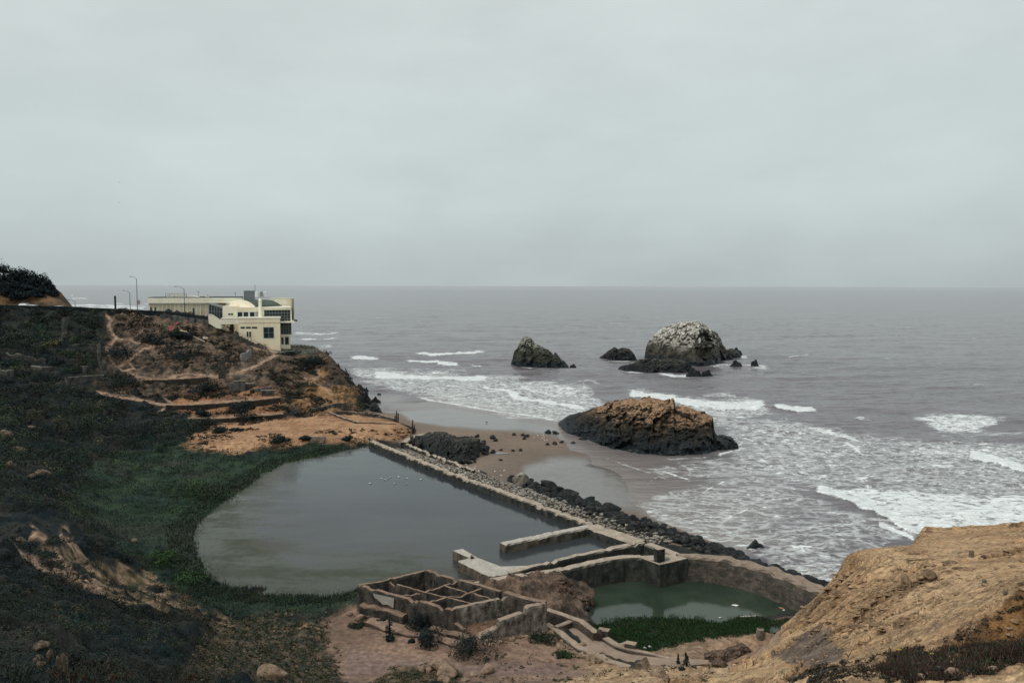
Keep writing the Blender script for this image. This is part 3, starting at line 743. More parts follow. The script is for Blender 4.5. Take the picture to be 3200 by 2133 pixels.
nz = wn('ShaderNodeTexNoise'); nt.links.new(mp.outputs[0], nz.inputs[0]); nz.inputs['Scale'].default_value = 1.6; nz.inputs['Detail'].default_value = 5; nz.inputs['Roughness'].default_value = .5
mr = wn('ShaderNodeMapRange'); nt.links.new(nz.outputs['Fac'], mr.inputs[0]); mr.inputs[1].default_value = .3; mr.inputs[2].default_value = .7; mr.inputs[3].default_value = .925; mr.inputs[4].default_value = 1.055
mp2 = wn('ShaderNodeMapping'); nt.links.new(tc.outputs['Generated'], mp2.inputs[0]); mp2.inputs['Scale'].default_value = (2.5, 2.5, 6.0)
nz2 = wn('ShaderNodeTexNoise'); nt.links.new(mp2.outputs[0], nz2.inputs[0]); nz2.inputs['Scale'].default_value = 3.2; nz2.inputs['Detail'].default_value = 6
mr2 = wn('ShaderNodeMapRange'); nt.links.new(nz2.outputs['Fac'], mr2.inputs[0]); mr2.inputs[1].default_value = .3; mr2.inputs[2].default_value = .7; mr2.inputs[3].default_value = .965; mr2.inputs[4].default_value = 1.03
mm = wn('ShaderNodeMath'); mm.operation = 'MULTIPLY'; nt.links.new(mr.outputs[0], mm.inputs[0]); nt.links.new(mr2.outputs[0], mm.inputs[1])
cl = wn('ShaderNodeMix'); cl.data_type = 'RGBA'; cl.blend_type = 'MULTIPLY'; cl.inputs[0].default_value = 1.0
nt.links.new(ramp.outputs[0], cl.inputs[6]); nt.links.new(mm.outputs[0], cl.inputs[7])
fin = wn('ShaderNodeMix'); fin.data_type = 'RGBA'; fin.inputs[0].default_value = .94       # overcast deck with a little of the clear sky showing through
nt.links.new(skys.outputs[2], fin.inputs[6]); nt.links.new(cl.outputs[2], fin.inputs[7])
nt.links.new(fin.outputs[2], bg.inputs[0]); bg.inputs[1].default_value = 1.0
sd = bpy.data.lights.new('sun', 'SUN'); so = bpy.data.objects.new('sun', sd); COL.objects.link(so)
sd.energy = 1.5; sd.angle = math.radians(22); sd.color = (1.0, .95, .87)
sdir = Vector((math.sin(SUN_AZ) * math.cos(SUN_EL), math.cos(SUN_AZ) * math.cos(SUN_EL), math.sin(SUN_EL)))
so.rotation_euler = sdir.to_track_quat('Z', 'Y').to_euler(); so.location = (-60, 40, 120)
SC.view_settings.view_transform = 'Standard'; SC.view_settings.look = 'None'; SC.view_settings.exposure = 0
SC.render.engine = 'CYCLES'
SC.cycles.max_bounces = 5; SC.cycles.diffuse_bounces = 2; SC.cycles.glossy_bounces = 3; SC.cycles.transparent_max_bounces = 6; SC.cycles.transmission_bounces = 2
SC.cycles.use_denoising = True
SC.cycles.caustics_reflective = False; SC.cycles.caustics_refractive = False

# ------------------------------------------------------------------ sea
SNA = 1000
SAZ = np.radians(np.linspace(-39.5, 39.5, SNA))
SR = np.concatenate([np.geomspace(58, 460, 760, endpoint=False), np.geomspace(460, 2500, 170, endpoint=False), np.geomspace(2500, 70000, 40)])
SX = np.sin(SAZ)[None, :] * SR[:, None]; SY = np.cos(SAZ)[None, :] * SR[:, None]
SU, SV = project(SX, SY, np.zeros_like(SX))
# depth under the water, from the ground sheet
ii = np.clip(np.searchsorted(RR, SR) - 1, 0, NR - 1); jj = np.clip(np.round((SAZ - AZ[0]) / (AZ[1] - AZ[0])).astype(int), 0, NA - 1)
DEP = GZ[ii][:, jj]; DEP = np.where(SR[:, None] > RR[-1], -8, DEP)
amp = sstep(.2, -3.0, DEP)
fade = 1 - sstep(500, 2200, SR)[:, None]
ang = math.radians(12); cx_, sx_ = math.cos(ang), math.sin(ang)
px = SX * cx_ + SY * sx_; py = -SX * sx_ + SY * cx_
swell = fbm2(px / 60, py / 17, 1.0, 2, .5, 51); chop = fbm2(px / 11, py / 4.0, 1.0, 3, .55, 52); rip = ridge2(px / 5, py / 2.2, 1.0, 2, .5, 53)
SZ = amp * fade * (swell * 1.15 + chop * .5) + (.25 + .75 * amp) * fade * (1 - sstep(250, 500, SR)[:, None]) * rip * .07
FO = np.zeros_like(SX); CR = np.zeros_like(SX)
n1 = fbm2(SX / 6, SY / 6, 1.0, 4, .6, 54); n2 = fbm2(SX / 25, SY / 18, 1.0, 3, .6, 55)
def vline(pts):
    pts = sorted(pts); return np.interp(SU, [p[0] for p in pts], [p[1] for p in pts], left=1e6, right=1e6), pts[0][0], pts[-1][0]
def breaker(pts, back, front, s, h=0.0, wob=5.0, taper=40):
    """line of broken water: sharp leading edge towards the shore, lacy tail behind"""
    global FO, SZ, CR
    vl, u0, u1 = vline(pts)
    ends = sstep(u0 - 1, u0 + taper, SU) * (1 - sstep(u1 - taper, u1 + 1, SU))
    d = SV - vl + wob * n1 * (.4 + .6 * s) + 1.5 * wob * n2
    m = np.where(d > 0, 1 - sstep(0, front, d), 1 - sstep(0, back, -d)) * (np.abs(d) < 1e5)
    FO = np.maximum(FO, m * s * ends)
    if s >= .85:
        bk = back * .85; m2 = np.where(d > 0, 1 - sstep(0, front, d), 1 - sstep(bk * .3, bk, -d)) * (np.abs(d) < 1e5); CR = np.maximum(CR, m2 * ends * np.clip((s - .6) * 2.5, 0, 1))
    if h: SZ = SZ + h * ends * np.where(d > 0, 1 - sstep(0, front * 1.2, d), 1 - sstep(0, back * .7, -d)) * (.8 + .7 * n1)
def field(poly, s, feather=20, amp_=25):
    global FO
    sd_ = poly_sd(SU, SV, poly) + amp_ * n2 * 2 + amp_ * .5 * n1
    FO = np.maximum(FO, s * sstep(-feather, feather, sd_))
# right hand surf
field([(2220, 1300), (2440, 1315), (2600, 1340), (2860, 1350), (3300, 1385), (3300, 1660), (2850, 1665), (2700, 1590), (2540, 1530), (2330, 1460), (2270, 1400)], .47, 25, 26)
field([(1960, 1236), (2350, 1250), (2440, 1290), (2300, 1320), (2250, 1310), (2120, 1270)], .56, 12, 10)
field([(2830, 1290), (3000, 1285), (3140, 1310), (3060, 1345), (2930, 1350)], .68, 10, 12)
field([(2300, 1330), (2560, 1340), (2700, 1400), (2600, 1450), (2360, 1420)], .52, 20, 20)
field([(2760, 1380), (3300, 1410), (3300, 1480), (2950, 1440)], .58, 16, 18)
breaker([(1950, 1236), (2074, 1249), (2180, 1269), (2307, 1280), (2410, 1272)], 34, 4, 1.0, .6)
breaker([(2400, 1268), (2480, 1280), (2566, 1287)], 16, 3, 1.0, .8)
breaker([(2650, 1305), (2735, 1311)], 6, 3, .7, .6)
breaker([(2180, 1236), (2280, 1232), (2360, 1252)], 12, 6, .55)
breaker([(2620, 1372), (2648, 1390), (2680, 1412), (2712, 1440)], 24, 4, .95, .35)
breaker([(2500, 1335), (2640, 1360), (2720, 1375)], 22, 5, .75)
breaker([(3010, 1425), (3100, 1445), (3250, 1490)], 40, 4, 1.0, .5)
breaker([(2535, 1530), (2624, 1556), (2713, 1597), (2825, 1648), (2900, 1690)], 46, 4, 1.0, .55, 7)
field([(2545, 1530), (2700, 1515), (2900, 1525), (3100, 1540), (3300, 1560), (3300, 1660), (2850, 1660), (2720, 1600)], .74, 14, 26)
breaker([(2660, 1500), (2720, 1490), (2760, 1480)], 14, 6, .8)
breaker([(2420, 1520), (2480, 1524), (2550, 1532)], 8, 3, .7)
breaker([(2350, 1430), (2400, 1450), (2440, 1460)], 10, 3, .8, .2)
breaker([(2240, 1660), (2262, 1630), (2290, 1608), (2345, 1588)], 8, 5, .72, 0, 2, 12)
breaker([(2190, 1540), (2230, 1520), (2270, 1503)], 6, 4, .7, 0, 2, 12)
breaker([(2060, 1470), (2120, 1490), (2160, 1502)], 8, 4, .8, .1, 3, 15)
field([(2000, 1590), (2150, 1500), (2350, 1480), (2560, 1550), (2840, 1660), (2640, 1800), (2500, 1795), (2300, 1730), (2100, 1655)], .40, 18, 18)
field([(2420, 1690), (2560, 1680), (2640, 1760), (2600, 1830), (2500, 1800)], .5, 14, 18)
breaker([(1985, 1590), (2003, 1560), (2015, 1530), (2030, 1505), (2060, 1485)], 3, 3, .5, 0, 1.5, 8)
breaker([(1900, 1455), (1940, 1490), (1950, 1520)], 3, 2, .42, 0, 1, 8)
breaker([(1860, 1420), (1950, 1450), (2030, 1478), (2110, 1505)], 5, 4, .45, 0, 2)
field([(1990, 1450), (2250, 1440), (2350, 1480), (2200, 1500), (2080, 1490)], .36, 14, 14)
# left hand surf
breaker([(1285, 1104), (1340, 1108), (1420, 1107), (1530, 1101)], 12, 3, 1.0, .7)
breaker([(1080, 1117), (1140, 1119), (1205, 1125)], 7, 3, .95, .4)
breaker([(1255, 1130), (1340, 1135), (1450, 1140)], 9, 3, .95, .5)
breaker([(1470, 1140), (1490, 1142), (1510, 1141)], 3, 2, .7, 0, 1, 8)
breaker([(900, 1042), (980, 1042), (1090, 1041)], 5, 3, .85)
breaker([(920, 1060), (1000, 1059), (1075, 1058)], 5, 3, .85, .2)
breaker([(980, 1078), (1040, 1080), (1060, 1077)], 5, 3, .7)
breaker([(1010, 1100), (1040, 1102), (1060, 1101)], 4, 3, .6)
breaker([(1150, 1168), (1190, 1178), (1260, 1182), (1346, 1186), (1440, 1186), (1540, 1188)], 24, 6, .95, .2)
field([(1090, 1140), (1200, 1150), (1540, 1175), (1830, 1200), (1880, 1265), (1760, 1322), (1600, 1300), (1400, 1262), (1250, 1222), (1120, 1185)], .53, 12, 12)
breaker([(1486, 1205), (1550, 1220), (1614, 1238), (1748, 1268), (1850, 1283)], 18, 5, .92)
breaker([(1360, 1196), (1376, 1225), (1420, 1252)], 5, 3, .7, 0, 2, 10)
breaker([(1290, 1238), (1346, 1250), (1436, 1266), (1570, 1288), (1680, 1303), (1760, 1318)], 9, 2.5, .78, 0, 3)
field([(1500, 1190), (1800, 1205), (1800, 1250), (1600, 1220)], .62, 10, 10)
# surf along the far beach on the left
for a, b, v, t in ((150, 420, 955, 3), (212, 290, 933, 2), (219, 250, 948, 2), (255, 320, 953, 2), (342, 400, 949, 2), (230, 460, 962, 5), (330, 470, 957, 2), (180, 240, 922, 1.2), (440, 480, 950, 2), (480, 500, 958, 3)):
    breaker([(a, v), ((a + b) / 2, v - 1), (b, v + 1)], t, t * .7, .9, 0, 2, 20)
# rocks
breaker([(2040, 1168), (2110, 1172), (2180, 1172), (2250, 1176)], 6, 5, .75, 0, 3)
breaker([(2200, 1140), (2290, 1142), (2420, 1150)], 10, 10, .62, 0, 5)
breaker([(2300, 1170), (2350, 1172), (2400, 1165)], 8, 5, .55, 0, 4)
breaker([(2270, 1110), (2310, 1113), (2340, 1117)], 6, 4, .7, 0, 2, 10)
breaker([(1760, 1147), (1790, 1149), (1830, 1153)], 3, 2, .7, 0, 1, 10)
breaker([(1800, 1192), (1840, 1192), (1880, 1200)], 4, 3, .55, 0, 2, 10)
breaker([(2460, 1116), (2500, 1112), (2530, 1107)], 3, 2, .7, 0, 1, 8)
breaker([(2285, 1385), (2300, 1395), (2330, 1402)], 12, 8, .75, 0, 4, 8)
breaker([(1590, 1143), (1640, 1148), (1710, 1150), (1780, 1151)], 3, 4, .6, 0, 3)
breaker([(1870, 1126), (1920, 1128), (1995, 1129)], 2, 3, .5, 0, 2)
breaker([(1925, 1158), (1960, 1166), (2040, 1168)], 3, 3, .7, 0, 2)
breaker([(2240, 1424), (2280, 1416), (2320, 1405)], 4, 8, .8, 0, 4, 10)
breaker([(2060, 1434), (2150, 1436), (2240, 1428)], 3, 5, .5, 0, 4)
breaker([(2740, 1640), (2800, 1660), (2860, 1690)], 30, 6, .9, 0, 6, 10)
# scattered whitecaps
FO = np.maximum(FO, .5 * sstep(.47, .62, fbm2(SX / 30, SY / 9, 1.0, 3, .6, 57)) * sstep(250, 330, SR)[:, None] * (1 - sstep(900, 2500, SR)[:, None]))
si = np.arange(len(SR) * SNA).reshape(len(SR), SNA)
sq = np.stack([si[:-1, :-1], si[:-1, 1:], si[1:, 1:], si[1:, :-1]], -1)
# leave out what lies well under dry land
dry = DEP[:-1, :-1] > 2.2
sq = sq[~dry].reshape(-1, 4)
used = np.unique(sq); rm_ = np.full(si.size, -1, np.int64); rm_[used] = np.arange(len(used))
me = np_mesh('sea', np.stack([SX, SY, SZ], -1).reshape(-1, 3)[used], rm_[sq], True)
vcol(me, 'foam', FO.reshape(-1)[used]); vcol(me, 'crest', CR.reshape(-1)[used]); vcol(me, 'offshore_haze', np.broadcast_to(sstep(900, 16000, SR)[:, None] ** .6, SX.shape).reshape(-1)[used]); vcol(me, 'shallow', sstep(-2.4, .1, DEP).reshape(-1)[used])
m = NT('sea_water')
g = m.pos()
def warp(v, sc, amt):
    nn = m.n('ShaderNodeTexNoise'); nn.inputs['Scale'].default_value = sc; nn.inputs['Detail'].default_value = 3; m.l(v, nn.inputs['Vector'])
    sb = m.n('ShaderNodeVectorMath', operation='SUBTRACT'); m.l(nn.outputs['Color'], sb.inputs[0]); sb.inputs[1].default_value = (.5, .5, .5)
    sl = m.n('ShaderNodeVectorMath', operation='SCALE'); m.l(sb.outputs[0], sl.inputs[0]); sl.inputs['Scale'].default_value = amt
    ad = m.n('ShaderNodeVectorMath', operation='ADD'); m.l(v, ad.inputs[0]); m.l(sl.outputs[0], ad.inputs[1]); return ad.outputs[0]
def net(v, sc, w0, w1):
    x = m.n('ShaderNodeTexVoronoi'); x.feature = 'DISTANCE_TO_EDGE'; x.inputs['Scale'].default_value = sc; m.l(v, x.inputs['Vector'])
    return m.mr(x.outputs['Distance'], w0, w1, 1, 0)
gs = m.scaled(g, (.55, 1.0, 1.0))
lace = m.noise(.55, 6.0, .65, gs, 1.2)
lace2 = m.noise(1.1, 6.0, .7, gs, .8)
big = m.noise(.10, 4.0, .6, m.scaled(g, (.5, 1.0, 1.0)), .8)
w1 = warp(gs, .35, 3.2)
n_a1 = net(w1, .30, .02, .13); n_b1 = net(warp(gs, .8, 1.6), .75, .02, .15)
fo = m.attr('foam', True)
fob = m.math('ADD', fo, m.math('MULTIPLY', m.math('SUBTRACT', big, .5), .9))
fob = m.math('ADD', fob, m.math('MULTIPLY', m.math('SUBTRACT', lace, .5), .5))
lines = m.math('MAXIMUM', m.math('MULTIPLY', n_a1, m.mr(fob, .08, .42)), m.math('MULTIPLY', n_b1, m.mr(fob, .2, .52)))
lines = m.math('MULTIPLY', lines, m.mr(lace2, .30, .50))
solid = m.mr(m.math('ADD', m.math('ADD', fo, m.math('MULTIPLY', m.math('SUBTRACT', lace, .5), 1.3)), m.math('MULTIPLY', m.math('SUBTRACT', lace2, .5), 1.1)), .43, .70)
ff = m.math('MAXIMUM', m.math('MULTIPLY', lines, .6), solid)
ff = m.math('MULTIPLY', ff, m.mr(fo, .03, .2))
ff = m.math('MAXIMUM', ff, m.mr(m.math('ADD', m.attr('crest', True), m.math('MULTIPLY', m.math('SUBTRACT', lace2, .5), 1.2)), .35, .6))
sh = m.attr('shallow', True)
wn1 = m.noise(.035, 3.0, .5, m.scaled(g, (.35, 1.0, 1.0)))
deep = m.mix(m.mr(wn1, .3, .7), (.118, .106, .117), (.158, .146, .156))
deep = m.mix(m.math('MULTIPLY', m.attr('offshore_haze', True), .5), deep, (.30, .31, .325))  # distance haze painted as paler water towards the horizon
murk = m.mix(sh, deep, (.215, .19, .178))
foam_c = m.mix(m.mr(lace2, .3, .7), (.50, .53, .53), (.84, .88, .88))
colr = m.mix(ff, murk, foam_c)
m.base(colr, m.mix(ff, (.2,) * 3, (.9,) * 3), .29)
m.b.inputs['IOR'].default_value = 1.33
b1 = m.noise(.22, 4.0, .6, m.scaled(g, (.35, 1.0, 1.0)))
b2 = m.noise(1.3, 4.0, .6, m.scaled(g, (.5, 1.0, 1.0)))
hh = m.math('ADD', m.math('MULTIPLY', b1, 1.0), m.math('MULTIPLY', b2, .22))
m.bump(m.math('ADD', hh, m.math('MULTIPLY', ff, .25)), .75, .55)
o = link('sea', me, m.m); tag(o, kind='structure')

# ------------------------------------------------------------------ still water
def water_sheet(name, poly, z, mat):
    from mathutils.geometry import delaunay_2d_cdt
    n = len(poly)
    r = delaunay_2d_cdt([Vector((p[0], p[1])) for p in poly], [(i, (i + 1) % n) for i in range(n)], [list(range(n))], 1, 1e-5)
    me = np_mesh(name, [(v.x, v.y, z) for v in r[0]], [list(f) for f in r[2]])
    o = link(name, me, mat); tag(o, kind='structure'); return o
pw = [at_z(u, v, 1.5) for u, v in BANK]
pw = offset(pw, -3.5)
pool_poly = [p for p in offset(WALL[:-1], -.1)][::-1] + [p for p in pw] + [at_z(u, v, 1.5) for u, v in ((1329, 1830), (1480, 1850), (1600, 1815), (1760, 1790), (1930, 1745))]
m = NT('pool_water'); g = m.pos()
n = m.noise(.06, 4.0, .6, m.scaled(g, (.5, 1.0, 1.0)), .6)
n2 = m.noise(.9, 5.0, .65); n3 = m.noise(.25, 5.0, .6, m.scaled(g, (.35, 1.0, 1.0)))
edge = m.attr('edge', True)
c = m.mix(m.mr(n, .3, .7), (.028, .034, .041), (.046, .052, .056))
alg = m.math('MULTIPLY', edge, m.mr(m.math('ADD', m.math('MULTIPLY', n3, .6), m.math('MULTIPLY', n2, .4)), .34, .6))
c = m.mix(m.math('MULTIPLY', alg, .85), c, (.072, .072, .052))
c = m.mix(m.math('MULTIPLY', m.mr(edge, .82, 1.0), .8), c, (.035, .045, .025))
m.base(c, m.math('ADD', m.mr(n3, .35, .65, .04, .16), m.math('MULTIPLY', alg, .35)), .36); m.b.inputs['IOR'].default_value = 1.33
m.bump(m.math('ADD', m.noise(2.6, 3.0, .6, m.scaled(g, (.5, 1, 1))), m.math('MULTIPLY', m.noise(.5, 2.0, .5), 1.5)), .16, .05)
inp = poly_sd(GX, GY, [p[:2] for p in pool_poly])
inq = (inp[:-1, :-1] > 0) & (GZ[:-1, :-1] < 1.75)
q_ = quads[inq].reshape(-1, 4); used = np.unique(q_); rm_ = np.full(NR * NA, -1, np.int64); rm_[used] = np.arange(len(used))
pv = VCO[used].copy(); pv[:, 2] = 1.5
me = np_mesh('pool_water', pv, rm_[q_]); bd = line_d(pv[:, 0], pv[:, 1], np.array([at_z(u, v, 1.5)[:2] for u, v in BANK])) + 3 * fbm2(pv[:, 0], pv[:, 1], .15, 4, .6, 91)
low = sstep(150, 95, pv[:, 1]); vcol(me, 'edge', np.clip((1 - sstep(0, 7 + 16 * low, bd)) + .35 * low * (1 - sstep(10, 32, bd)), 0, 1))
o = link('pool_water', me, m.m); tag(o, kind='structure')
m = NT('pond_water'); g = m.pos()
n = m.noise(.14, 4.0, .6, g, .8)
c = m.mix(m.mr(n, .35, .65), (.026, .042, .030), (.042, .060, .042))
m.base(c, .07, .5); m.b.inputs['IOR'].default_value = 1.33
m.bump(m.math('ADD', m.noise(3.0, 3.0, .6), m.noise(.6, 2.0, .5)), .10, .05)
POND = [(1500, 1850), (1700, 1782), (1850, 1762), (2000, 1748), (2061, 1765), (2150, 1750), (2337, 1768), (2450, 1800), (2545, 1845), (2560, 1900), (2500, 1975), (2300, 1975), (2100, 1972), (1870, 1985), (1760, 1935), (1640, 1900)]
water_sheet('pond_water', [at_z(u, v, .3) for u, v in POND], .3, m.m)
# ------------------------------------------------------------------ masonry
def concrete(name, top, side, dark, stain=.6, sc=1.0, green=0.0, guano=0.0, lay=False):
    m = NT(name); g = m.pos()
    n = m.noise(.9 * sc, 6.0, .65); n2 = m.noise(7.0 * sc, 6.0, .72)
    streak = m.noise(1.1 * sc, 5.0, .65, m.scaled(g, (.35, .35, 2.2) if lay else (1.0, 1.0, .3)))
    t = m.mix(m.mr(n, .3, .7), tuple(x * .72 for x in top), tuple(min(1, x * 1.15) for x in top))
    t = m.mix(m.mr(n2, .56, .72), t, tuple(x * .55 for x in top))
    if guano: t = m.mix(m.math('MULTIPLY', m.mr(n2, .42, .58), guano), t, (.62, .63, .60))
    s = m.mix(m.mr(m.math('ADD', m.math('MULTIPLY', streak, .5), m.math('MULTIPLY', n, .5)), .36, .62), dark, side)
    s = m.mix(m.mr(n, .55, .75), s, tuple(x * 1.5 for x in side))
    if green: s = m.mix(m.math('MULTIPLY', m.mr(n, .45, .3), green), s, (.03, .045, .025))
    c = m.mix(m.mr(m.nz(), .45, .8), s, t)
    c = m.mix(1.0, c, m.mix(m.mr(n2, .3, .7), (.66,) * 3, (1.28,) * 3), 'MULTIPLY')
    m.base(c, .95, .2); m.bump(m.math('ADD', n, m.math('MULTIPLY', n2, .8)), .9, .15)
    return m.m
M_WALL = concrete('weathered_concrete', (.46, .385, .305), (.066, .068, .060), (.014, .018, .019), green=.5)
M_PALE = concrete('pale_crusted_concrete', (.44, .38, .31), (.17, .145, .11), (.03, .03, .028), guano=.55)
M_RUIN = concrete('ruined_concrete', (.30, .208, .15), (.10, .086, .072), (.018, .021, .021), sc=1.3)
M_RUINL = concrete('plastered_ruin_concrete', (.38, .29, .22), (.30, .275, .235), (.05, .048, .042), sc=1.5)
M_KERB = concrete('kerb_concrete', (.40, .315, .24), (.12, .10, .085), (.04, .036, .032))
M_SLAB = concrete('old_floor_slab', (.33, .225, .165), (.10, .075, .06), (.05, .04, .035))
M_GREYC = concrete('grey_hillside_concrete', (.20, .18, .15), (.12, .115, .105), (.028, .03, .03))
M_ROADW = concrete('road_barrier_concrete', (.05, .055, .055), (.022, .028, .03), (.008, .012, .015))

def resample(pts, step):
    return densify([np.asarray(p, float) for p in pts], step)

def wall_run(name, pts, thick, zbase, mat, parent=None, step=.6, rag=.12, chip=.25, seed=1, taper=0.0, ratio=None, smooth=False):
    """a run of old wall: pts are the centre line of its top; ragged crest and slightly uneven faces"""
    P = resample(pts, step); n = len(P); P = np.array(P)
    zb = np.full(n, zbase) if not hasattr(zbase, '__len__') else np.interp(np.linspace(0, 1, n), np.linspace(0, 1, len(zbase)), zbase)
    T = np.gradient(P[:, :2], axis=0); T /= np.linalg.norm(T, axis=1, keepdims=True) + 1e-9
    N = np.stack([-T[:, 1], T[:, 0]], -1)
    th = np.full(n, thick) if not hasattr(thick, '__len__') else np.interp(np.linspace(0, 1, n), np.linspace(0, 1, len(thick)), thick)
    along = np.arange(n) * step
    crest = fbm2(along * .23, np.full(n, seed * 3.1), 1.0, 5, .75, seed) * chip * .8 + pn2(along * 2.9, np.full(n, seed * 1.7)) * rag * .6 - chip * .8 * (pn2(along * .8, np.full(n, seed * 5.7)) > .42)
    if chip >= .3: crest = np.round(crest / .16) * .16
    zt = np.maximum(P[:, 2] + np.minimum(crest, .35 * chip), zb + .12)
    prof = [(-.5 - taper, 0.0), (-.5 - taper * .6, .35), (-.5 - taper * .3, .7), (-.5, .93), (-.4, 1.0), (0, 1.0), (.4, 1.0), (.5, .93), (.5 + taper * .3, .7), (.5 + taper * .6, .35), (.5 + taper, 0.0)]
    K = len(prof); V = np.zeros((n, K, 3))
    for k, (o, h) in enumerate(prof):
        V[:, k, :2] = P[:, :2] + N * (o * th)[:, None]
        V[:, k, 2] = zb + (zt - zb) * h
    J = fbm3(V, 1.3, 4, .7, seed) * .7
    V[:, :, :2] += N[:, None, :] * (J * rag * 1.3)[..., None]
    V[:, 3:8, 2] += (fbm3(V[:, 3:8], 1.7, 3, .6, seed + 5) * rag * .9)
    V = V.reshape(-1, 3)
    f = []
    for i in range(n - 1):
        for k in range(K - 1): f.append((i * K + k, i * K + k + 1, (i + 1) * K + k + 1, (i + 1) * K + k))
    f += [list(range(K))[::-1], list(range((n - 1) * K, n * K))]
    org = np.array([P[:, 0].mean(), P[:, 1].mean(), zb.min()]) if parent is None else np.zeros(3)
    me = np_mesh(name, V - org, f, smooth); o = link(name, me, mat, parent); o.location = [float(c) for c in org]
    return o

def slab_poly(name, poly, z0, z1, mat, rag=.12, seed=1, parent=None, step=.8, origin=True):
    """flat broken slab with an irregular rim"""
    pts = resample(list(poly) + [poly[0]], step)[:-1]; pts = np.array(pts)
    c = pts[:, :2].mean(0); n = len(pts)
    j = fbm2(pts[:, 0] * 1.3, pts[:, 1] * 1.3, 1.0, 3, .6, seed)
    d = pts[:, :2] - c; d /= np.linalg.norm(d, axis=1, keepdims=True) + 1e-9
    rim = pts[:, :2] + d * (j * rag * 2)[:, None]
    zt = (z1 if not hasattr(z1, '__len__') else pts[:, 2])
    zt = np.broadcast_to(zt, n) + pn2(pts[:, 0] * 2, pts[:, 1] * 2 + seed) * rag * .3
    vs = [(x, y, z0) for x, y in rim] + [(x, y, z - .08) for (x, y), z in zip(rim, zt)] + [(x - d[i, 0] * .1, y - d[i, 1] * .1, zt[i]) for i, (x, y) in enumerate(rim)]
    fs = []
    for a in range(2):
        for i in range(n):
            i2 = (i + 1) % n; fs.append((a * n + i, a * n + i2, (a + 1) * n + i2, (a + 1) * n + i))
    fs.append(list(range(2 * n, 3 * n)))
    org = np.array([c[0], c[1], z0]) if (origin and parent is None) else np.zeros(3)
    o = link(name, np_mesh(name, np.array(vs) - org, fs), mat, parent); o.location = [float(k) for k in org]
    return o

def Z(z, *uv): return [at_z(u, v, z) for u, v in uv]

# --- baths
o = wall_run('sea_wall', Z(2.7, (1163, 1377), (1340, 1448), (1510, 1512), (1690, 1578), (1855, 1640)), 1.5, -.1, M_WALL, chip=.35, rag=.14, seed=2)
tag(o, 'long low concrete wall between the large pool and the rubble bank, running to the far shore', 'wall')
o = wall_run('sea_wall', Z(2.75, (1850, 1640), (1925, 1667), (2002, 1692)), 2.6, -.1, M_WALL, chip=.15, rag=.1, seed=3)
tag(o, 'broad flat-topped wall closing the small square basin beside the dark boulders', 'wall')
o = wall_run('sea_wall', Z(2.7, (2024, 1697), (2070, 1713), (2118, 1732)), 1.5, .0, M_WALL, chip=.12, rag=.08, seed=4)
tag(o, 'short narrow wall linking the basin corner to the curved pond wall', 'wall')
o = wall_run('jetty_wall', Z(2.7, (1845, 1642), (1710, 1668), (1570, 1697)), 1.5, .0, M_PALE, chip=.12, rag=.12, seed=5)
tag(o, 'pale crusted straight jetty wall with a broken end in the middle of the pool', 'wall')
o = wall_run('basin_wall', Z(2.7, (2010, 1691), (1910, 1711), (1801, 1735), (1752, 1746), (1663, 1767), (1588, 1787)), [1.3, 1.2, 1.0, .9, .9, 1.2], .0, M_WALL, chip=.35, rag=.12, seed=6)
tag(o, 'dark faced basin wall between the pool and the walled channel, with a rusty crest', 'wall')
o = slab_poly('platform', Z(2.7, (1414, 1719), (1444, 1713), (1475, 1730), (1491, 1741), (1530, 1754), (1566, 1769), (1660, 1766), (1592, 1786), (1584, 1792), (1528, 1801), (1480, 1776), (1429, 1751), (1466, 1742), (1440, 1731)), .0, 2.7, M_PALE, rag=.12, seed=7)
tag(o, 'pale flat concrete platform jutting into the pool behind the roofless ruin', 'platform')
o = slab_poly('concrete_stub', Z(3.0, (1470, 1734), (1478, 1733), (1480, 1738), (1472, 1739)), 2.6, 3.1, M_RUIN, rag=.04, seed=8, step=.3)
tag(o, 'small brown concrete lump standing on the pale platform', 'concrete lump')
CURVE = [(1489, 1823), (1545, 1808), (1616, 1797), (1680, 1788), (1745, 1779), (1807, 1764), (1892, 1746), (1950, 1738), (2003, 1737)]
o = wall_run('pond_wall', Z(3.3, *CURVE), [1.6, 1.5, 1.4, 1.4, 1.4, 1.4, 1.5], -.2, M_WALL, chip=.12, rag=.08, seed=9, taper=.06)
tag(o, 'curved concrete wall with a clean light top on the left rim of the green pond', 'wall')
o = wall_run('wall_footing', Z(1.7, (1790, 1800), (1850, 1788), (1920, 1778), (1985, 1770)), 1.0, -.2, M_WALL, chip=.1, rag=.08, seed=10)
tag(o, 'low stepped footing along the water side of the curved pond wall', 'footing')
# square bastion with its block
poly = Z(3.35, (1990, 1736), (2062, 1762), (2150, 1743), (2108, 1733), (2080, 1731))
bast = empty('bastion', poly[1] * np.array([1, 1, 0])); tag(bast, 'square concrete bastion pushing into the green pond, with a small block on top', 'bastion')
def rel(o, p): o.location = [float(a - b) for a, b in zip(o.location, p.location)]; o.parent = p; return o
rel(slab_poly('bastion_wall', poly, -.2, 3.35, M_WALL, rag=.05, seed=11, step=1.0), bast)
c = at_z(2060, 1748, 3.35)
mb = MB(); mb.cbox((c[0], c[1], 3.3), 1.1, .9, 1.45, .35); mb.cbox((c[0], c[1], 4.75), 1.2, 1.0, .1, .35)
rel(mb.build('top_block', M_WALL, None, origin=(c[0], c[1], 3.3)), bast)
mb = MB(); mb.prism([p[:2] for p in Z(3.36, (2034, 1750), (2061, 1759), (2096, 1747), (2085, 1743), (2066, 1748))], 3.33, 3.372)
m = NT('dark_wet_hollow'); m.base((.015, .02, .022), .3)
rel(mb.build('hollow', m.m, None, origin=(c[0], c[1], 3.33)), bast)
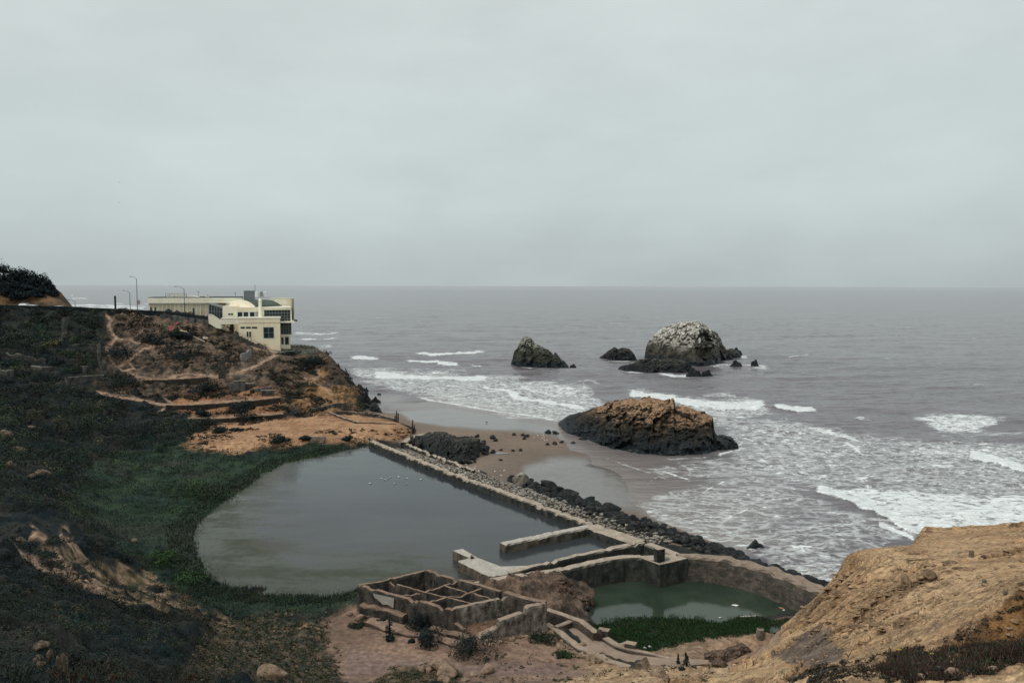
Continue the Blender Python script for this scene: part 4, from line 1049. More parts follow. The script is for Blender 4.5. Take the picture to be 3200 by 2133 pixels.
o = wall_run('pond_wall', Z(3.3, (2118, 1735), (2160, 1734), (2215, 1737), (2280, 1745), (2340, 1756), (2400, 1773), (2465, 1796), (2530, 1824), (2588, 1850), (2630, 1872)), [1.7, 1.8, 2.1, 2.3, 2.4, 2.4, 2.3], -.3, concrete('rubble_faced_wall', (.33, .255, .20), (.13, .11, .09), (.04, .042, .038), sc=1.6, lay=True), chip=.25, rag=.2, seed=12, taper=.32)
tag(o, 'broad curved rubble-faced wall on the right rim of the green pond, under the tan bluff', 'wall')
# --- railing in the channel
rl = empty('channel_railing', at_z(1880, 1745, 2.2) * np.array([1, 1, 0]) + np.array([0, .2, 2.0])); tag(rl, 'low rusty railing in the dark channel behind the curved pond wall', 'railing')
mr_ = simple_mat('rusty_iron', (.06, .045, .035), .8)
a, b = at_z(1848, 1752, 2.2), at_z(1898, 1742, 2.2)
mb = MB(); mb.tube([(a[0], a[1], 2.95), (b[0], b[1], 2.95)], .03, 5); mb.tube([(a[0], a[1], 2.5), (b[0], b[1], 2.5)], .02, 5)
rel(mb.build('rail', mr_, None, origin=tuple(rl.location)), rl)
for k in range(7):
    p = a + (b - a) * k / 6
    mb = MB(); mb.tube([(p[0], p[1], 1.4), (p[0], p[1], 2.97)], .025, 5); rel(mb.build('post', mr_, None, origin=(p[0], p[1], 1.4)), rl)

# --- roofless ruin
ZT = 6.24
L_, B_, R_ = at_z(1121, 1828, ZT), at_z(1329, 1783, ZT), at_z(1702, 1881, ZT); F_ = L_ + R_ - B_
F_[1] += 1.2
def RP(f, g, z=ZT):   # f along the long side (L->F), g across (L->B)
    p = L_ * (1 - f) * (1 - g) + F_ * f * (1 - g) + B_ * (1 - f) * g + R_ * f * g
    return np.array([p[0], p[1], z])
ruin = empty('roofless_ruin', RP(.5, .5, 3.4)); tag(ruin, 'roofless concrete ruin of open square cells at the edge of the large pool', 'ruin')
def rw(name, f0, g0, f1, g1, prof, mat=M_RUIN, th=.5, zb=2.6, seed=1, chip=.32, rag=.12, lab=None):
    pts = [RP(f0 + (f1 - f0) * t, g0 + (g1 - g0) * t, z) for t, z in prof]
    o = wall_run(name, pts, th, zb, mat, None, .3, rag, chip, seed); rel(o, ruin)
    if lab: o['label'] = lab
    return o
rw('outer_wall', 0, 0, 1, 0, [(0, 6.35), (.3, 6.2), (.6, 6.25), (.815, 6.05), (.825, 4.9), (.9, 4.5), (.93, 3.95), (1, 3.9)], seed=31, th=.6)
rw('outer_wall', 0, 0, 0, 1, [(0, 6.3), (.3, 6.15), (.7, 6.25), (1, 6.3)], seed=32)
rw('outer_wall', 0, 1, 1, 1, [(0, 6.3), (.25, 6.25), (.45, 6.3), (.655, 6.2)], seed=33, th=.55)
rw('outer_wall', .69, 1, 1, 1, [(0, 6.25), (1, 6.2)], seed=34, th=.85) if False else rw('outer_wall', 0, 1, 1, 1, [(.69, 6.25), (.85, 6.2), (1, 6.25)], seed=34, th=.85)
rw('outer_wall', 1, 1, 1, 0, [(0, 6.25), (.3, 6.2), (.315, 5.75), (.56, 5.5), (.7, 5.35), (.72, 4.75), (.85, 4.55), (.97, 4.35), (1, 4.1)], M_RUINL, seed=35, th=.8, lab='pale patched wall with broken stone coursing')
rw('partition_wall', 0, .43, .735, .43, [(0, 5.95), (.5, 5.85), (1, 5.95)], seed=36, th=.32)
rw('partition_wall', .30, .77, .735, .77, [(0, 5.95), (.5, 5.85), (1, 5.95)], seed=37, th=.32)
for f, s in ((.30, 38), (.52, 39)):
    rw('partition_wall', f, 0, f, 1, [(0, 6.0), (.22, 5.75), (.45, 5.95), (.6, 5.7), (.78, 5.95), (1, 6.1)], seed=s, th=.32)
rw('partition_wall', .735, 0.02, .735, 1, [(0, 5.7), (.2, 5.9), (.45, 5.95), (.77, 5.95), (1, 6.0)], M_RUINL, seed=40, th=.55, lab='pale partition wall with dark scrawled graffiti')
# inner floors
mb = MB()
mb.prism([RP(.74, .02)[:2], RP(.99, .02)[:2], RP(.99, .98)[:2], RP(.74, .98)[:2]], 2.6, 3.95)
o = mb.build('floor', simple_mat('red_dirt_floor', (.17, .095, .065), .95, .25, .9, bump=.4), None, origin=tuple(RP(.86, .5, 2.6))); rel(o, ruin)
mb = MB(); mb.prism([RP(.03, .02)[:2], RP(.73, .02)[:2], RP(.73, .98)[:2], RP(.03, .98)[:2]], 2.6, 3.5)
o = mb.build('floor', simple_mat('damp_cell_floor', (.03, .035, .024), .95, .5, .8), None, origin=tuple(RP(.4, .5, 2.6))); rel(o, ruin)
# ledges along the foot of the long front wall
def ledge(f0, f1, z, seed):
    d = (RP(0, 1) - RP(0, 0)); d /= np.linalg.norm(d[:2])
    pts = [RP(f, 0, z) - np.array([d[0], d[1], 0]) * .75 for f in np.linspace(f0, f1, 6)]
    o = wall_run('ledge', pts, .9, 3.0, M_RUIN, None, .5, .12, .25, seed); rel(o, ruin)
ledge(.09, .47, 4.75, 41); ledge(.68, 1.0, 4.25, 42)
# peeled plaster and graffiti strokes
e1 = (F_ - L_) / np.linalg.norm((F_ - L_)[:2]); e2 = (B_ - L_) / np.linalg.norm((B_ - L_)[:2])
M_PL = simple_mat('grey_plaster', (.30, .29, .265), .9, .2, 1.2)
def wall_patch(name, f0, g0, dirv, nrm, pts, z0, mat, off, th=.03):
    o0 = RP(f0, g0, 0); vs = []; n = len(pts)
    for k in (off, off + th):
        for s, h in pts:
            p = o0 + dirv * s + nrm * k; vs.append((p[0], p[1], z0 + h))
    fs = [list(range(n)), list(range(n, 2 * n))[::-1]] + [(i, (i + 1) % n, n + (i + 1) % n, n + i) for i in range(n)]
    mb = MB(); mb.add(vs, fs); o = mb.build(name, mat, None, origin=tuple(RP(f0, g0, z0))); rel(o, ruin); return o
w_ = lambda v: np.array([v[0], v[1], 0.0])
wall_patch('plaster_patch', .17, 0, w_(e1), -w_(e2), [(0, 1.1), (2.8, 1.15), (2.7, .1), (2.0, .3), (1.3, .2), (.7, .55), (.2, .7)], 4.9, M_PL, .50)
M_GR = simple_mat('black_spray_paint', (.02, .03, .032), .6)
rg_ = random.Random(5)
def scrawl(f0, g0, dirv, nrm, x0, x1, zc, hh, off, n):
    mb = MB()
    for k in range(n):
        x = x0 + (x1 - x0) * (k + .5) / n; o0 = RP(f0, g0, 0)
        pts = []
        for q in range(5):
            s = x + rg_.uniform(-.22, .22); h = zc + (q / 4 - .5) * hh + rg_.uniform(-.1, .1); p = o0 + dirv * s + nrm * off; pts.append((p[0], p[1], h))
        mb.tube(pts, .045, 4)
    o = mb.build('graffiti', M_GR, None, origin=tuple(RP(f0, g0, zc))); rel(o, ruin)
scrawl(.735, 0, w_(e2), w_(e1), 3.4, 5.0, 5.0, .8, .31, 5)
scrawl(0, 1, w_(e1), -w_(e2), 1.0, 3.8, 5.2, .8, .47, 9)
scrawl(0, 1, w_(e1), -w_(e2), 5.6, 8.0, 5.2, .8, .47, 7)
scrawl(0, 1, w_(e1), -w_(e2), 9.4, 12.3, 5.1, .9, .47, 8)

# floor slabs in front of it
o = slab_poly('floor_slab', Z(4.0, (1136, 1942), (1160, 1926), (1210, 1934), (1270, 1952), (1315, 1972), (1316, 1988), (1268, 1983), (1200, 1965)), 3.4, 4.0, M_SLAB, rag=.12, seed=14); tag(o, 'long cracked floor slab in the dirt in front of the roofless ruin', 'slab')
o = slab_poly('floor_slab', Z(4.1, (1366, 1999), (1393, 1987), (1440, 1999), (1425, 2017)), 3.5, 4.1, M_SLAB, rag=.1, seed=15); tag(o, 'short cracked floor slab between the two dark bushes by the ruin', 'slab')

# --- walkway kerbs
KO = [(1709, 1902), (1750, 1915), (1792, 1930), (1816, 1939), (1840, 1956), (1864, 1975)]
o = wall_run('walkway_wall', Z(3.9, *KO), .9, .2, M_KERB, chip=.06, rag=.04, seed=16); tag(o, 'straight light-topped wall between the walkway and the green pond, beside the ruin', 'wall')
o = wall_run('walkway_kerb', Z(3.45, (1893, 1990), (1932, 2015), (1962, 2025), (2020, 2037), (2088, 2054), (2136, 2066)), [.8, .7, .6, .5, .4], 2.2, M_KERB, chip=.05, rag=.04, seed=17); tag(o, 'low kerb on the pond side of the curving walkway', 'kerb')
o = wall_run('walkway_kerb', Z(3.7, (1709, 1946), (1736, 1958), (1779, 1997), (1816, 2020), (1850, 2037), (1918, 2065), (1969, 2082), (2037, 2092)), .8, 2.5, M_KERB, chip=.12, rag=.06, seed=18); tag(o, 'stepped stone kerb on the landward side of the curving walkway', 'kerb')
o = wall_run('cross_beam', Z(3.75, (1736, 1956), (1762, 1946), (1790, 1936)), .6, 2.6, M_KERB, chip=.03, rag=.03, seed=19); tag(o, 'concrete beam across the dark pit at the top of the walkway', 'beam')
for (u, v), s, lab in (((1887, 1985), 1.0, 'square kerb block beside the rusty drum on the walkway edge'), ((1971, 2028), .95, 'lone square block at the end of the walkway kerb')):
    p = at_z(u, v, 3.2); mb = MB(); mb.cbox((p[0], p[1], 2.7), 1.1 * s, .8 * s, 1.15, -.4); o = mb.build('kerb_block', M_KERB, None, origin=(p[0], p[1], 2.7)); tag(o, lab, 'block')
o = slab_poly('kerb_slab', Z(3.5, (1930, 2010), (1954, 2001), (1964, 2004), (1962, 2010), (1946, 2014)), 2.4, 3.5, M_KERB, rag=.03, seed=20, step=.4); tag(o, 'tilted slab resting behind the low walkway kerb', 'slab')
p = at_z(1871, 1986, 3.4)
mb = MB()
mb.tube([(p[0] - .15, p[1] - .5, 3.45), (p[0], p[1] - .05, 3.45), (p[0] + .15, p[1] + .45, 3.45)], [.46, .5, .46], 14); mb.tube([(p[0] - .16, p[1] - .52, 3.45), (p[0] - .15, p[1] - .49, 3.45)], .3, 12)
o = mb.build('rusty_drum', simple_mat('dark_rust', (.035, .022, .018), .85, .4, 5, bump=.3), None, origin=(p[0], p[1], 3.0)); tag(o, 'dark rusty drum lying against the pond side walkway wall', 'drum')
# walkway pavement between its kerbs
wi = resample([at_z(u, v, 3.2) for u, v in ((1742, 1958), (1779, 1994), (1816, 2016), (1850, 2032), (1918, 2059), (1969, 2076), (2037, 2086), (2120, 2094), (2210, 2092))], .5)
wo = [at_z(u, v, 3.2) for u, v in ((1790, 1940), (1816, 1945), (1864, 1980), (1891, 1994), (1932, 2017), (1962, 2027), (2020, 2040), (2088, 2057), (2136, 2068), (2215, 2080))]
def par(pts, n): 
    P_ = np.array(pts); L_2 = np.concatenate([[0], np.cumsum(np.linalg.norm(np.diff(P_[:, :2], axis=0), axis=1))]); t = np.linspace(0, L_2[-1], n); return np.stack([np.interp(t, L_2, P_[:, k]) for k in range(3)], -1)
wi = par(wi, 48); wo = par(wo, 48); K_ = 7; vs = []
for i in range(48):
    for k in range(K_):
        p = wi[i] * (1 - k / (K_ - 1)) + wo[i] * k / (K_ - 1); vs.append((p[0], p[1], max(3.12 + .7 * max(0, i - 26) / 22, ground(p[0], p[1]) + .03 if i > 30 else 0)))
fs = [(i * K_ + k, i * K_ + k + 1, (i + 1) * K_ + k + 1, (i + 1) * K_ + k) for i in range(47) for k in range(K_ - 1)]
mp_ = NT('walkway_pavement'); n1_ = mp_.noise(.8, 5.0, .6); n2_ = mp_.noise(6.0, 4.0, .6); mp_.base(mp_.mix(mp_.mr(n1_, .3, .7), (.25, .185, .14), (.34, .26, .20)), .95, .2); mp_.bump(n2_, .4, .04)
o = link('walkway', np_mesh('walkway', vs, fs, True), mp_.m); tag(o, kind='structure')
# trail log
o = wall_run('curb_log', [at_z(2258, 2080, 5.1), at_z(2320, 2053, 5.2), at_z(2380, 2028, 5.4), at_z(2430, 2008, 5.6)], .5, [4.2, 4.4, 4.6, 4.9], simple_mat('worn_timber', (.24, .155, .105), .9, .3, 1.5), chip=.05, rag=.05, seed=21); tag(o, 'long brown curb beam along the dirt trail behind the pond sand', 'beam')
# concrete stump on the sand
p = hit(2376, 1990); mb = MB(); mb.lathe((p[0], p[1], p[2] - .15), [(.44, 0), (.47, .4), (.43, .8), (.37, 1.05), (.25, 1.1), (.22, .95), (.05, .92)], 16)
o = mb.build('concrete_stump', concrete('stump_concrete', (.36, .31, .25), (.22, .19, .15), (.08, .075, .065), sc=2), None, smooth=False, origin=(p[0], p[1], p[2] - .15)); tag(o, 'grey hollow concrete stump standing on the sand by the pond reeds', 'stump')

# --- walls around the far terrace and hillside
def hw(name, pts, thick, h, lab, cat='wall', mat=M_GREYC, seed=50, chip=.15, rag=.1, drop=1.0):
    """wall on the hill: pts are (u, v) of its foot on the ground"""
    P = [hit(u, v) for u, v in pts]
    o = wall_run(name, [np.array([p[0], p[1], p[2] + h]) for p in P], thick, [p[2] - drop for p in P], mat, None, .8, rag, chip, seed); tag(o, lab, cat); return o
hw('terrace_wall', [(1028, 1291), (1060, 1305), (1090, 1315), (1112, 1322)], .5, .5, 'thin low wall slanting across the tan plateau above the pool', seed=51, mat=M_KERB)
hw('terrace_wall', [(1050, 1294), (1090, 1295), (1140, 1299), (1190, 1306), (1236, 1318)], .5, .9, 'low curving wall on the sea edge of the tan plateau', seed=52, mat=M_KERB)
hw('terrace_wall', [(1112, 1322), (1170, 1323), (1236, 1326)], .5, .3, 'flat front kerb of the walled patch on the tan plateau', 'kerb', seed=53, mat=M_KERB)
hw('terrace_wall', [(975, 1288), (1020, 1278), (1050, 1271), (1080, 1270)], .6, 1.0, 'grey wall at the foot of the orange cliff', seed=54)
M_TERR = concrete('terrace_ledge', (.34, .225, .15), (.048, .04, .033), (.018, .017, .016))
o = wall_run('terrace_wall', [at_y(520, 1263, 209), at_y(600, 1262, 210), at_y(700, 1256, 212), at_y(800, 1248, 213.4), at_y(878, 1240, 215)], 1.6, [4.5, 4.5, 4.3, 4, 3.9], M_TERR, None, .8, .1, .1, 55); tag(o, 'middle terrace wall stepping across the orange slope', 'wall')
o = wall_run('terrace_wall', [at_y(600, 1305, 200), at_y(690, 1305, 201.2), at_y(780, 1299, 202.4), at_y(885, 1290, 204.8)], 1.5, 2.4, M_TERR, None, .8, .1, .1, 56); tag(o, 'lowest terrace wall just above the tan plateau', 'wall')
o = wall_run('terrace_wall', [at_y(448, 1185, 223.5), at_y(520, 1184, 225), at_y(600, 1180, 226), at_y(650, 1176, 227)], 1.5, 8.6, M_TERR, None, .8, .1, .1, 57); tag(o, 'narrow path-edge wall on the left half of the top terrace', 'wall')
o = wall_run('terrace_wall', [at_y(640, 1173, 229.5), at_y(720, 1172, 230.5), at_y(805, 1170, 231.5)], .8, 8.3, concrete('painted_grey_concrete', (.15, .135, .11), (.17, .165, .15), (.06, .062, .06)), None, .8, .08, .08, 58); tag(o, 'tall grey painted wall with faded graffiti below the top path', 'wall')
o = slab_poly('floor_slab', [at_y(665, 1207, 226.5), at_y(800, 1200, 227.5), at_y(812, 1206, 226), at_y(672, 1213, 225)], 7.6, 8.3, M_GREYC, rag=.1, seed=59); tag(o, 'grey slab ledge below the tall graffiti wall', 'slab')
for (u, v, w_m, hgt, rz, lab) in ((748, 1222, 3.2, 3.0, .1, 'upright square block of broken concrete on the orange terrace'), (775, 1216, 3.4, 1.8, .5, 'tilted block of broken concrete right of the square block'), (733, 1222, 2.4, 2.4, -.3, 'rubbly concrete lump left of the square block'), (822, 1221, 5.2, .9, -.5, 'long fallen slab at the right end of the orange terrace'), (836, 1234, 3.4, 1.4, .2, 'rounded concrete lump at the end of the middle terrace')):
    p = hit(u, v); mb = MB(); mb.cbox((p[0], p[1], p[2] - .4), w_m, 1.6, hgt + .4, rz + .2)
    o = mb.build('concrete_block', M_GREYC, None, origin=(p[0], p[1], p[2] - .4)); o.rotation_euler = (.1 * rz, .25 * rz, 0); tag(o, lab, 'block')
for (u, v, wd, hg, lab) in ((202, 1054, 1.2, 5.4, 'tall narrow concrete post in the dark scrub below the road'), (192, 1068, 1.0, 1.4, 'short stub beside the tall post in the dark scrub'), (325, 1178, 1.5, 4.2, 'square grey pillar at the end of the long hillside wall'), (311, 1142, 1.0, 6.0, 'thin leaning pinkish pillar above the square grey pillar'), (264, 1166, .8, 2.0, 'small T-shaped post in the scrub'), (694, 1176, 1.8, 5.2, 'brown chimney-like pillar standing on the top path')):
    p = hit(u, v); mb = MB(); mb.cbox((p[0], p[1], p[2] - .6), wd, wd * .7, hg + .6, .2); 
    if hg == 2.0: mb.cbox((p[0], p[1], p[2] + hg - .3), 2.0, .5, .35, .2)
    else: mb.cbox((p[0] + .1, p[1], p[2] + hg), wd * .6, wd * .5, .5, .4)
    o = mb.build('concrete_pillar', M_GREYC if wd != 1.8 else M_RUIN, None, origin=(p[0], p[1], p[2] - .6)); tag(o, lab, 'pillar')
hw('hillside_wall', [(205, 1196), (270, 1192), (325, 1190)], .8, 1.6, 'long grey wall below the square pillar', seed=60)
hw('hillside_wall', [(-20, 1174), (20, 1174), (40, 1173)], .8, 1.6, 'grey wall stub at the far left edge of the hillside', seed=61)
hw('hillside_wall', [(20, 1112), (60, 1116), (105, 1126), (143, 1134)], .7, 1.0, 'broken pale wall among the scrub on the left hillside', seed=62, chip=.7, rag=.3)
hw('hillside_wall', [(100, 1150), (130, 1154), (158, 1154)], 1.5, .8, 'dark flat slab wall below the broken pale wall', seed=63)
hw('hillside_wall', [(220, 1086), (250, 1082), (312, 1084)], .6, .8, 'low ledge wall left of the zigzag path', seed=64)
o = hw('hillside_wall', [(752, 1131), (768, 1124), (784, 1114)], .5, 2.4, 'pale grey wall fragment alone on the slope below the cream building', seed=65, chip=.6, rag=.2, mat=concrete('pale_fragment', (.30, .29, .27), (.27, .265, .25), (.15, .15, .145)))
# painted slabs
m_red = simple_mat('red_sprayed_concrete', (.21, .058, .055), .8, .35, .6)
for (u, v, a, b, tilt, lab) in ((534, 1030, 3.4, 2.4, -.5, 'red painted slab tilted on the hillside'), (553, 1014, 1.4, 1.0, -.6, 'small red painted slab below the road wall'), (505, 984, 5.0, .9, -.3, 'long red streaked slab lying right under the road wall')):
    p = hit(u, v); mb = MB(); mb.box(-a / 2, -b / 2, -.15, a / 2, b / 2, .15); o = mb.build('painted_slab', m_red); o.location = (p[0], p[1], p[2] + .35); o.rotation_euler = (.5, .12, tilt); tag(o, lab, 'slab')
sr = random.Random(11)
for (u, v, s) in ((415, 1032, 1.3), (455, 1035, 1.8), (480, 1036, 1.6), (440, 1045, 1.6), (470, 1050, 2.2), (520, 1055, 1.5), (545, 1062, 1.8), (556, 1068, 1.4), (575, 1068, 1.6), (640, 1060, 2.4), (605, 1068, 1.2), (445, 990, 1.0), (457, 992, 1.1), (634, 1084, 1.0), (300, 992, 1.4), (560, 1086, .6), (425, 1030, .8)):
    p = hit(u, v); mb = MB(); mb.prism([(sr.uniform(.6, 1.1) * s * .5 * math.cos(t + sr.uniform(-.3, .3)), sr.uniform(.6, 1.1) * s * .5 * math.sin(t + sr.uniform(-.3, .3))) for t in np.linspace(0, 2 * math.pi, 6, endpoint=False)], -.18, .22)
    o = mb.build('broken_slab', M_GREYC if s < 1.7 else M_KERB); o.location = (p[0], p[1], p[2] + .3); o.rotation_euler = (sr.uniform(.1, .7), sr.uniform(-.4, .4), sr.uniform(0, 3)); tag(o, 'broken concrete slab fragment lying in the scrub below the road', 'slab', 'broken slabs on the hillside')
# pale poles
m_pole = simple_mat('pale_pole', (.42, .36, .27), .8)
for a, b, h0, h1, lab in (((565, 1043), (640, 1073), 1.2, .5, 'long pale pole lying down the slope below the road'), ((556, 1042), (585, 1048), 1.0, 1.1, 'short pale pole crossing the long pole')):
    pa, pb = hit(*a), hit(*b); mb = MB(); mb.tube([(pa[0], pa[1], pa[2] + h0), (pb[0], pb[1], pb[2] + h1)], .2, 7); o = mb.build('fallen_pole', m_pole, None, origin=tuple(pa)); tag(o, lab, 'pole')
# black stakes
m_stake = simple_mat('dark_timber', (.02, .02, .02), .9)
for k, (u, v, h) in enumerate(((1234, 1318, 1.6), (1239, 1319, 3.0), (1244, 1320, 2.4), (1289, 1352, 3.2), (1294, 1354, 2.2))):
    p = hit(u, v); mb = MB(); mb.tube([(p[0], p[1], p[2] - .5), (p[0] + .03, p[1], p[2] + h * .6), (p[0] + .08, p[1], p[2] + h)], [.2, .18, .14], 6); o = mb.build('stake', m_stake, None, origin=(p[0], p[1], p[2] - .5))
    tag(o, ['shortest black stake at the corner of the tan plateau', 'tallest black stake at the corner of the tan plateau', 'right-hand black stake at the corner of the tan plateau', 'tall black stake on the dark rocks below the plateau corner', 'short black stake right of the tall one on the dark rocks'][k], 'stake')
# old steps
st = empty('stone_steps', hit(992, 1380)); tag(st, 'small flight of pale steps from the tan plateau down to the reeds', 'steps')
c = hit(992, 1384)
for k in range(5):
    mb = MB(); mb.box(-1.6, -.25, -.3, 1.6, .35, .1); o = mb.build('step', M_KERB, st); o.location = (0, .55 * k - 1.2, .32 * k - .4)
# ramp from wall to plateau
o = slab_poly('ramp', [at_z(1160, 1374, 2.7), at_z(1172, 1376, 2.7), at_y(1163, 1354, 184), at_y(1152, 1354, 184)], 1.8, 2.75, M_GREYC, rag=.05, seed=70); tag(o, 'small grey ramp from the long sea wall up to the tan plateau', 'ramp')
# second wall run at the far end of the rubble bank and its rounded bulwark
o = wall_run('bulwark_wall', Z(2.9, (1262, 1381), (1275, 1371), (1300, 1360), (1345, 1352), (1378, 1351)), 1.5, .4, M_WALL, chip=.15, rag=.1, seed=71); tag(o, 'curved wall top at the head of the dark rock heap on the beach', 'wall')
o = wall_run('bulwark_wall', Z(2.6, (1262, 1383), (1330, 1410), (1400, 1437), (1480, 1468)), .9, .5, M_WALL, chip=.5, rag=.25, seed=72); tag(o, 'broken second wall parallel to the long sea wall beside the dark rock heap', 'wall')
for k, (u, v, h) in enumerate(((1287, 1392, 3.0), (1302, 1397, 3.4))):
    p = at_z(u, v, 1.5); mb = MB(); mb.cbox((p[0], p[1], .8), .7, .7, h, .3); o = mb.build('concrete_post', M_GREYC, None, origin=(p[0], p[1], .8)); tag(o, ['left', 'right'][k] + ' of two dark posts in front of the curved bulwark wall', 'post')
# road and its barrier
P = ROADTOP
mb = MB()
def roff(p, q, off, dz):
    d = (q - p)[:2]; d = d / np.linalg.norm(d); n = np.array([-d[1], d[0]]);  n = n if n[1] > 0 else -n
    return n * off
vs = []; 
for i, p in enumerate(P):
    n = roff(P[max(i - 1, 0)], P[min(i + 1, len(P) - 1)], 1, 0)
    vs += [(p[0] + n[0] * 1.0, p[1] + n[1] * 1.0, p[2] - 1.0), (p[0] + n[0] * 11, p[1] + n[1] * 11, p[2] - 1.05)]
mb.add(vs, [(2 * i, 2 * i + 1, 2 * i + 3, 2 * i + 2) for i in range(len(P) - 1)])
o = mb.build('road', simple_mat('asphalt', (.05, .05, .052), .9)); tag(o, kind='structure')
o = wall_run('road_barrier', P, .45, [p[2] - 2.2 for p in P], M_ROADW, None, 1.0, .06, .06, 73); tag(o, 'long dark barrier wall along the hilltop road', 'wall')
o = wall_run('retaining_wall', [at_y(500, 982, 257.7), at_y(545, 985, 258.3), at_y(600, 993, 257.8), at_y(651, 1000, 257)], .6, [26, 24, 23.5, 23], concrete('stained_retaining_concrete', (.12, .115, .1), (.12, .125, .115), (.02, .026, .028)), None, .8, .05, .08, 74); tag(o, 'black-stained retaining wall under the road beside the cream building', 'wall')
# ------------------------------------------------------------------ the cream building on the cliff
TH = math.radians(18)
BO = at_y(858, 1091, 262.0)
XA = np.array([math.cos(TH), math.sin(TH), 0]); YA = np.array([-math.sin(TH), math.cos(TH), 0])
def BL(u, v, d=0.0):
    """local (x, height) of a measured pixel on the vertical plane at depth d of the building"""
    r = ray(u, v); rel_ = np.array(CAM) - BO
    t = (d - rel_ @ YA) / (r @ YA); p = rel_ + r * t
    return float(p @ XA), float(p[2])
bld = empty('cliff_building', BO, TH); tag(bld, 'cream clifftop restaurant building with long pilastered wing and modern glazed block', 'building')
def stucco(name, c, var=.1):
    m = NT(name); g = m.obj()
    n = m.noise(.35, 5.0, .6, g); st = m.noise(.8, 4.0, .6, m.scaled(g, (1, 1, .12)))
    k = m.mix(m.mr(n, .3, .7), tuple(x * (1 - var) for x in c), tuple(min(.9, x * (1 + var)) for x in c))
    k = m.mix(m.mr(st, .58, .78), k, tuple(x * .72 for x in c))
    m.base(k, .85, .25); return m.m
M_CR = stucco('cream_stucco', (.94, .81, .645)); M_CR2 = stucco('warm_cream_stucco', (.94, .77, .56)); M_TRIM = stucco('pale_cream_trim', (.95, .88, .72), .06)
M_ROOFG = simple_mat('grey_green_roofing', (.075, .10, .078), .7, .25, .4)
M_ROOFD = simple_mat('dark_roof_edge', (.04, .045, .045), .7)
M_FRM = simple_mat('grey_metal_frame', (.26, .30, .29), .5)
m = NT('dark_glazing'); gl_n = m.noise(.5, 3.0, .6, m.obj())
m.base(m.mix(m.mr(gl_n, .35, .65), (.012, .022, .027), (.035, .055, .06)), .08, .5); M_GL = m.m
def bx(name, u0, v0, u1, v1, d0, d1, mat, parent=None, dz0=0.0):
    x0, z1 = BL(u0, v0, d0); x1, z0 = BL(u1, v1, d0)
    mb = MB(); mb.box(x0, d0, z0 - dz0, x1, d1, z1); return mb.build(name, mat, parent or bld)
def polyx(name, pts, d0, d1, mat, parent=None):
    q = [BL(u, v, d0) for u, v in pts]; n = len(q)
    mb = MB(); mb.add([(x, d0, z) for x, z in q] + [(x, d1, z) for x, z in q], [list(range(n)), list(range(n, 2 * n))[::-1]] + [(i, n + i, n + (i + 1) % n, (i + 1) % n) for i in range(n)])
    return mb.build(name, mat, parent or bld)
def window(u0, v0, u1, v1, d, nx=1, ny=1, fr=.09, name='window', deep=.12):
    """glazed opening: frame with mullions, one pane behind it"""
    x0, z1 = BL(u0, v0, d); x1, z0 = BL(u1, v1, d)
    mb = MB(); e = d - .07; f1 = d + .05
    for (a, b, c, dd) in ((x0 - fr, z0 - fr, x1 + fr, z0), (x0 - fr, z1, x1 + fr, z1 + fr), (x0 - fr, z0, x0, z1), (x1, z0, x1 + fr, z1)): mb.box(a, e, b, c, f1, dd)
    for i in range(1, nx): x = x0 + (x1 - x0) * i / nx; mb.box(x - fr * .4, e + .02, z0, x + fr * .4, f1 - .01, z1)
    for j in range(1, ny): z = z0 + (z1 - z0) * j / ny; mb.box(x0, e + .03, z - fr * .4, x1, f1 - .02, z + fr * .4)
    o = mb.build(name, M_FRM, bld)
    pb = MB(); pb.box(x0, d - .03, z0, x1, d + .02, z1); pb.build('pane', M_GL, o)
    return o
# lower block
bx('lower_block', 745, 993, 877, 1088, 0, 11, M_CR2, dz0=4)
bx('parapet_cap', 744.5, 991.5, 877.5, 994, -.12, 11.1, M_TRIM)
bx('joint_line', 746, 1008.6, 876.5, 1009.2, -.02, .01, simple_mat('shadow_joint', (.45, .35, .23), .9)); 
window(824, 1023, 855, 1055, 0, 2, 2, .14)
for a, b in ((752, 765), (769, 783), (787, 803)): window(a, 1021, b, 1025.5, 0, 1, 1, .06)
bx('door_surround', 769, 1033.6, 785, 1053, -.1, .05, M_CR)
for a, b in ((771, 776), (779, 784)): window(a, 1036, b, 1052, -.1, 1, 1, .05)
# stair beside the lower block
sx0, sz0 = BL(733, 1031, -2); sx1, sz1 = BL(852, 1092, -1.2)
mb = MB(); n = 14
for k in range(n):
    t = k / (n - 1); x = sx0 + (sx1 - sx0) * t; z = sz0 + (sz1 - sz0) * t
    mb.box(x - .5, -2.6, z - 4.0, x + .55, -.9, z - 1.0)
mb.build('stair', M_GREYC, bld)
mb = MB(); mb.tube([(sx0, -2.55, sz0), (sx0 + (sx1 - sx0) * .5, -2.55, sz0 + (sz1 - sz0) * .5), (sx1, -2.55, sz1)], .07, 6)
for k in range(10): t = k / 9; x = sx0 + (sx1 - sx0) * t; z = sz0 + (sz1 - sz0) * t; mb.box(x - .04, -2.59, z - 1.0, x + .04, -2.51, z)
mb.build('handrail', simple_mat('painted_handrail', (.45, .40, .33), .6), bld)
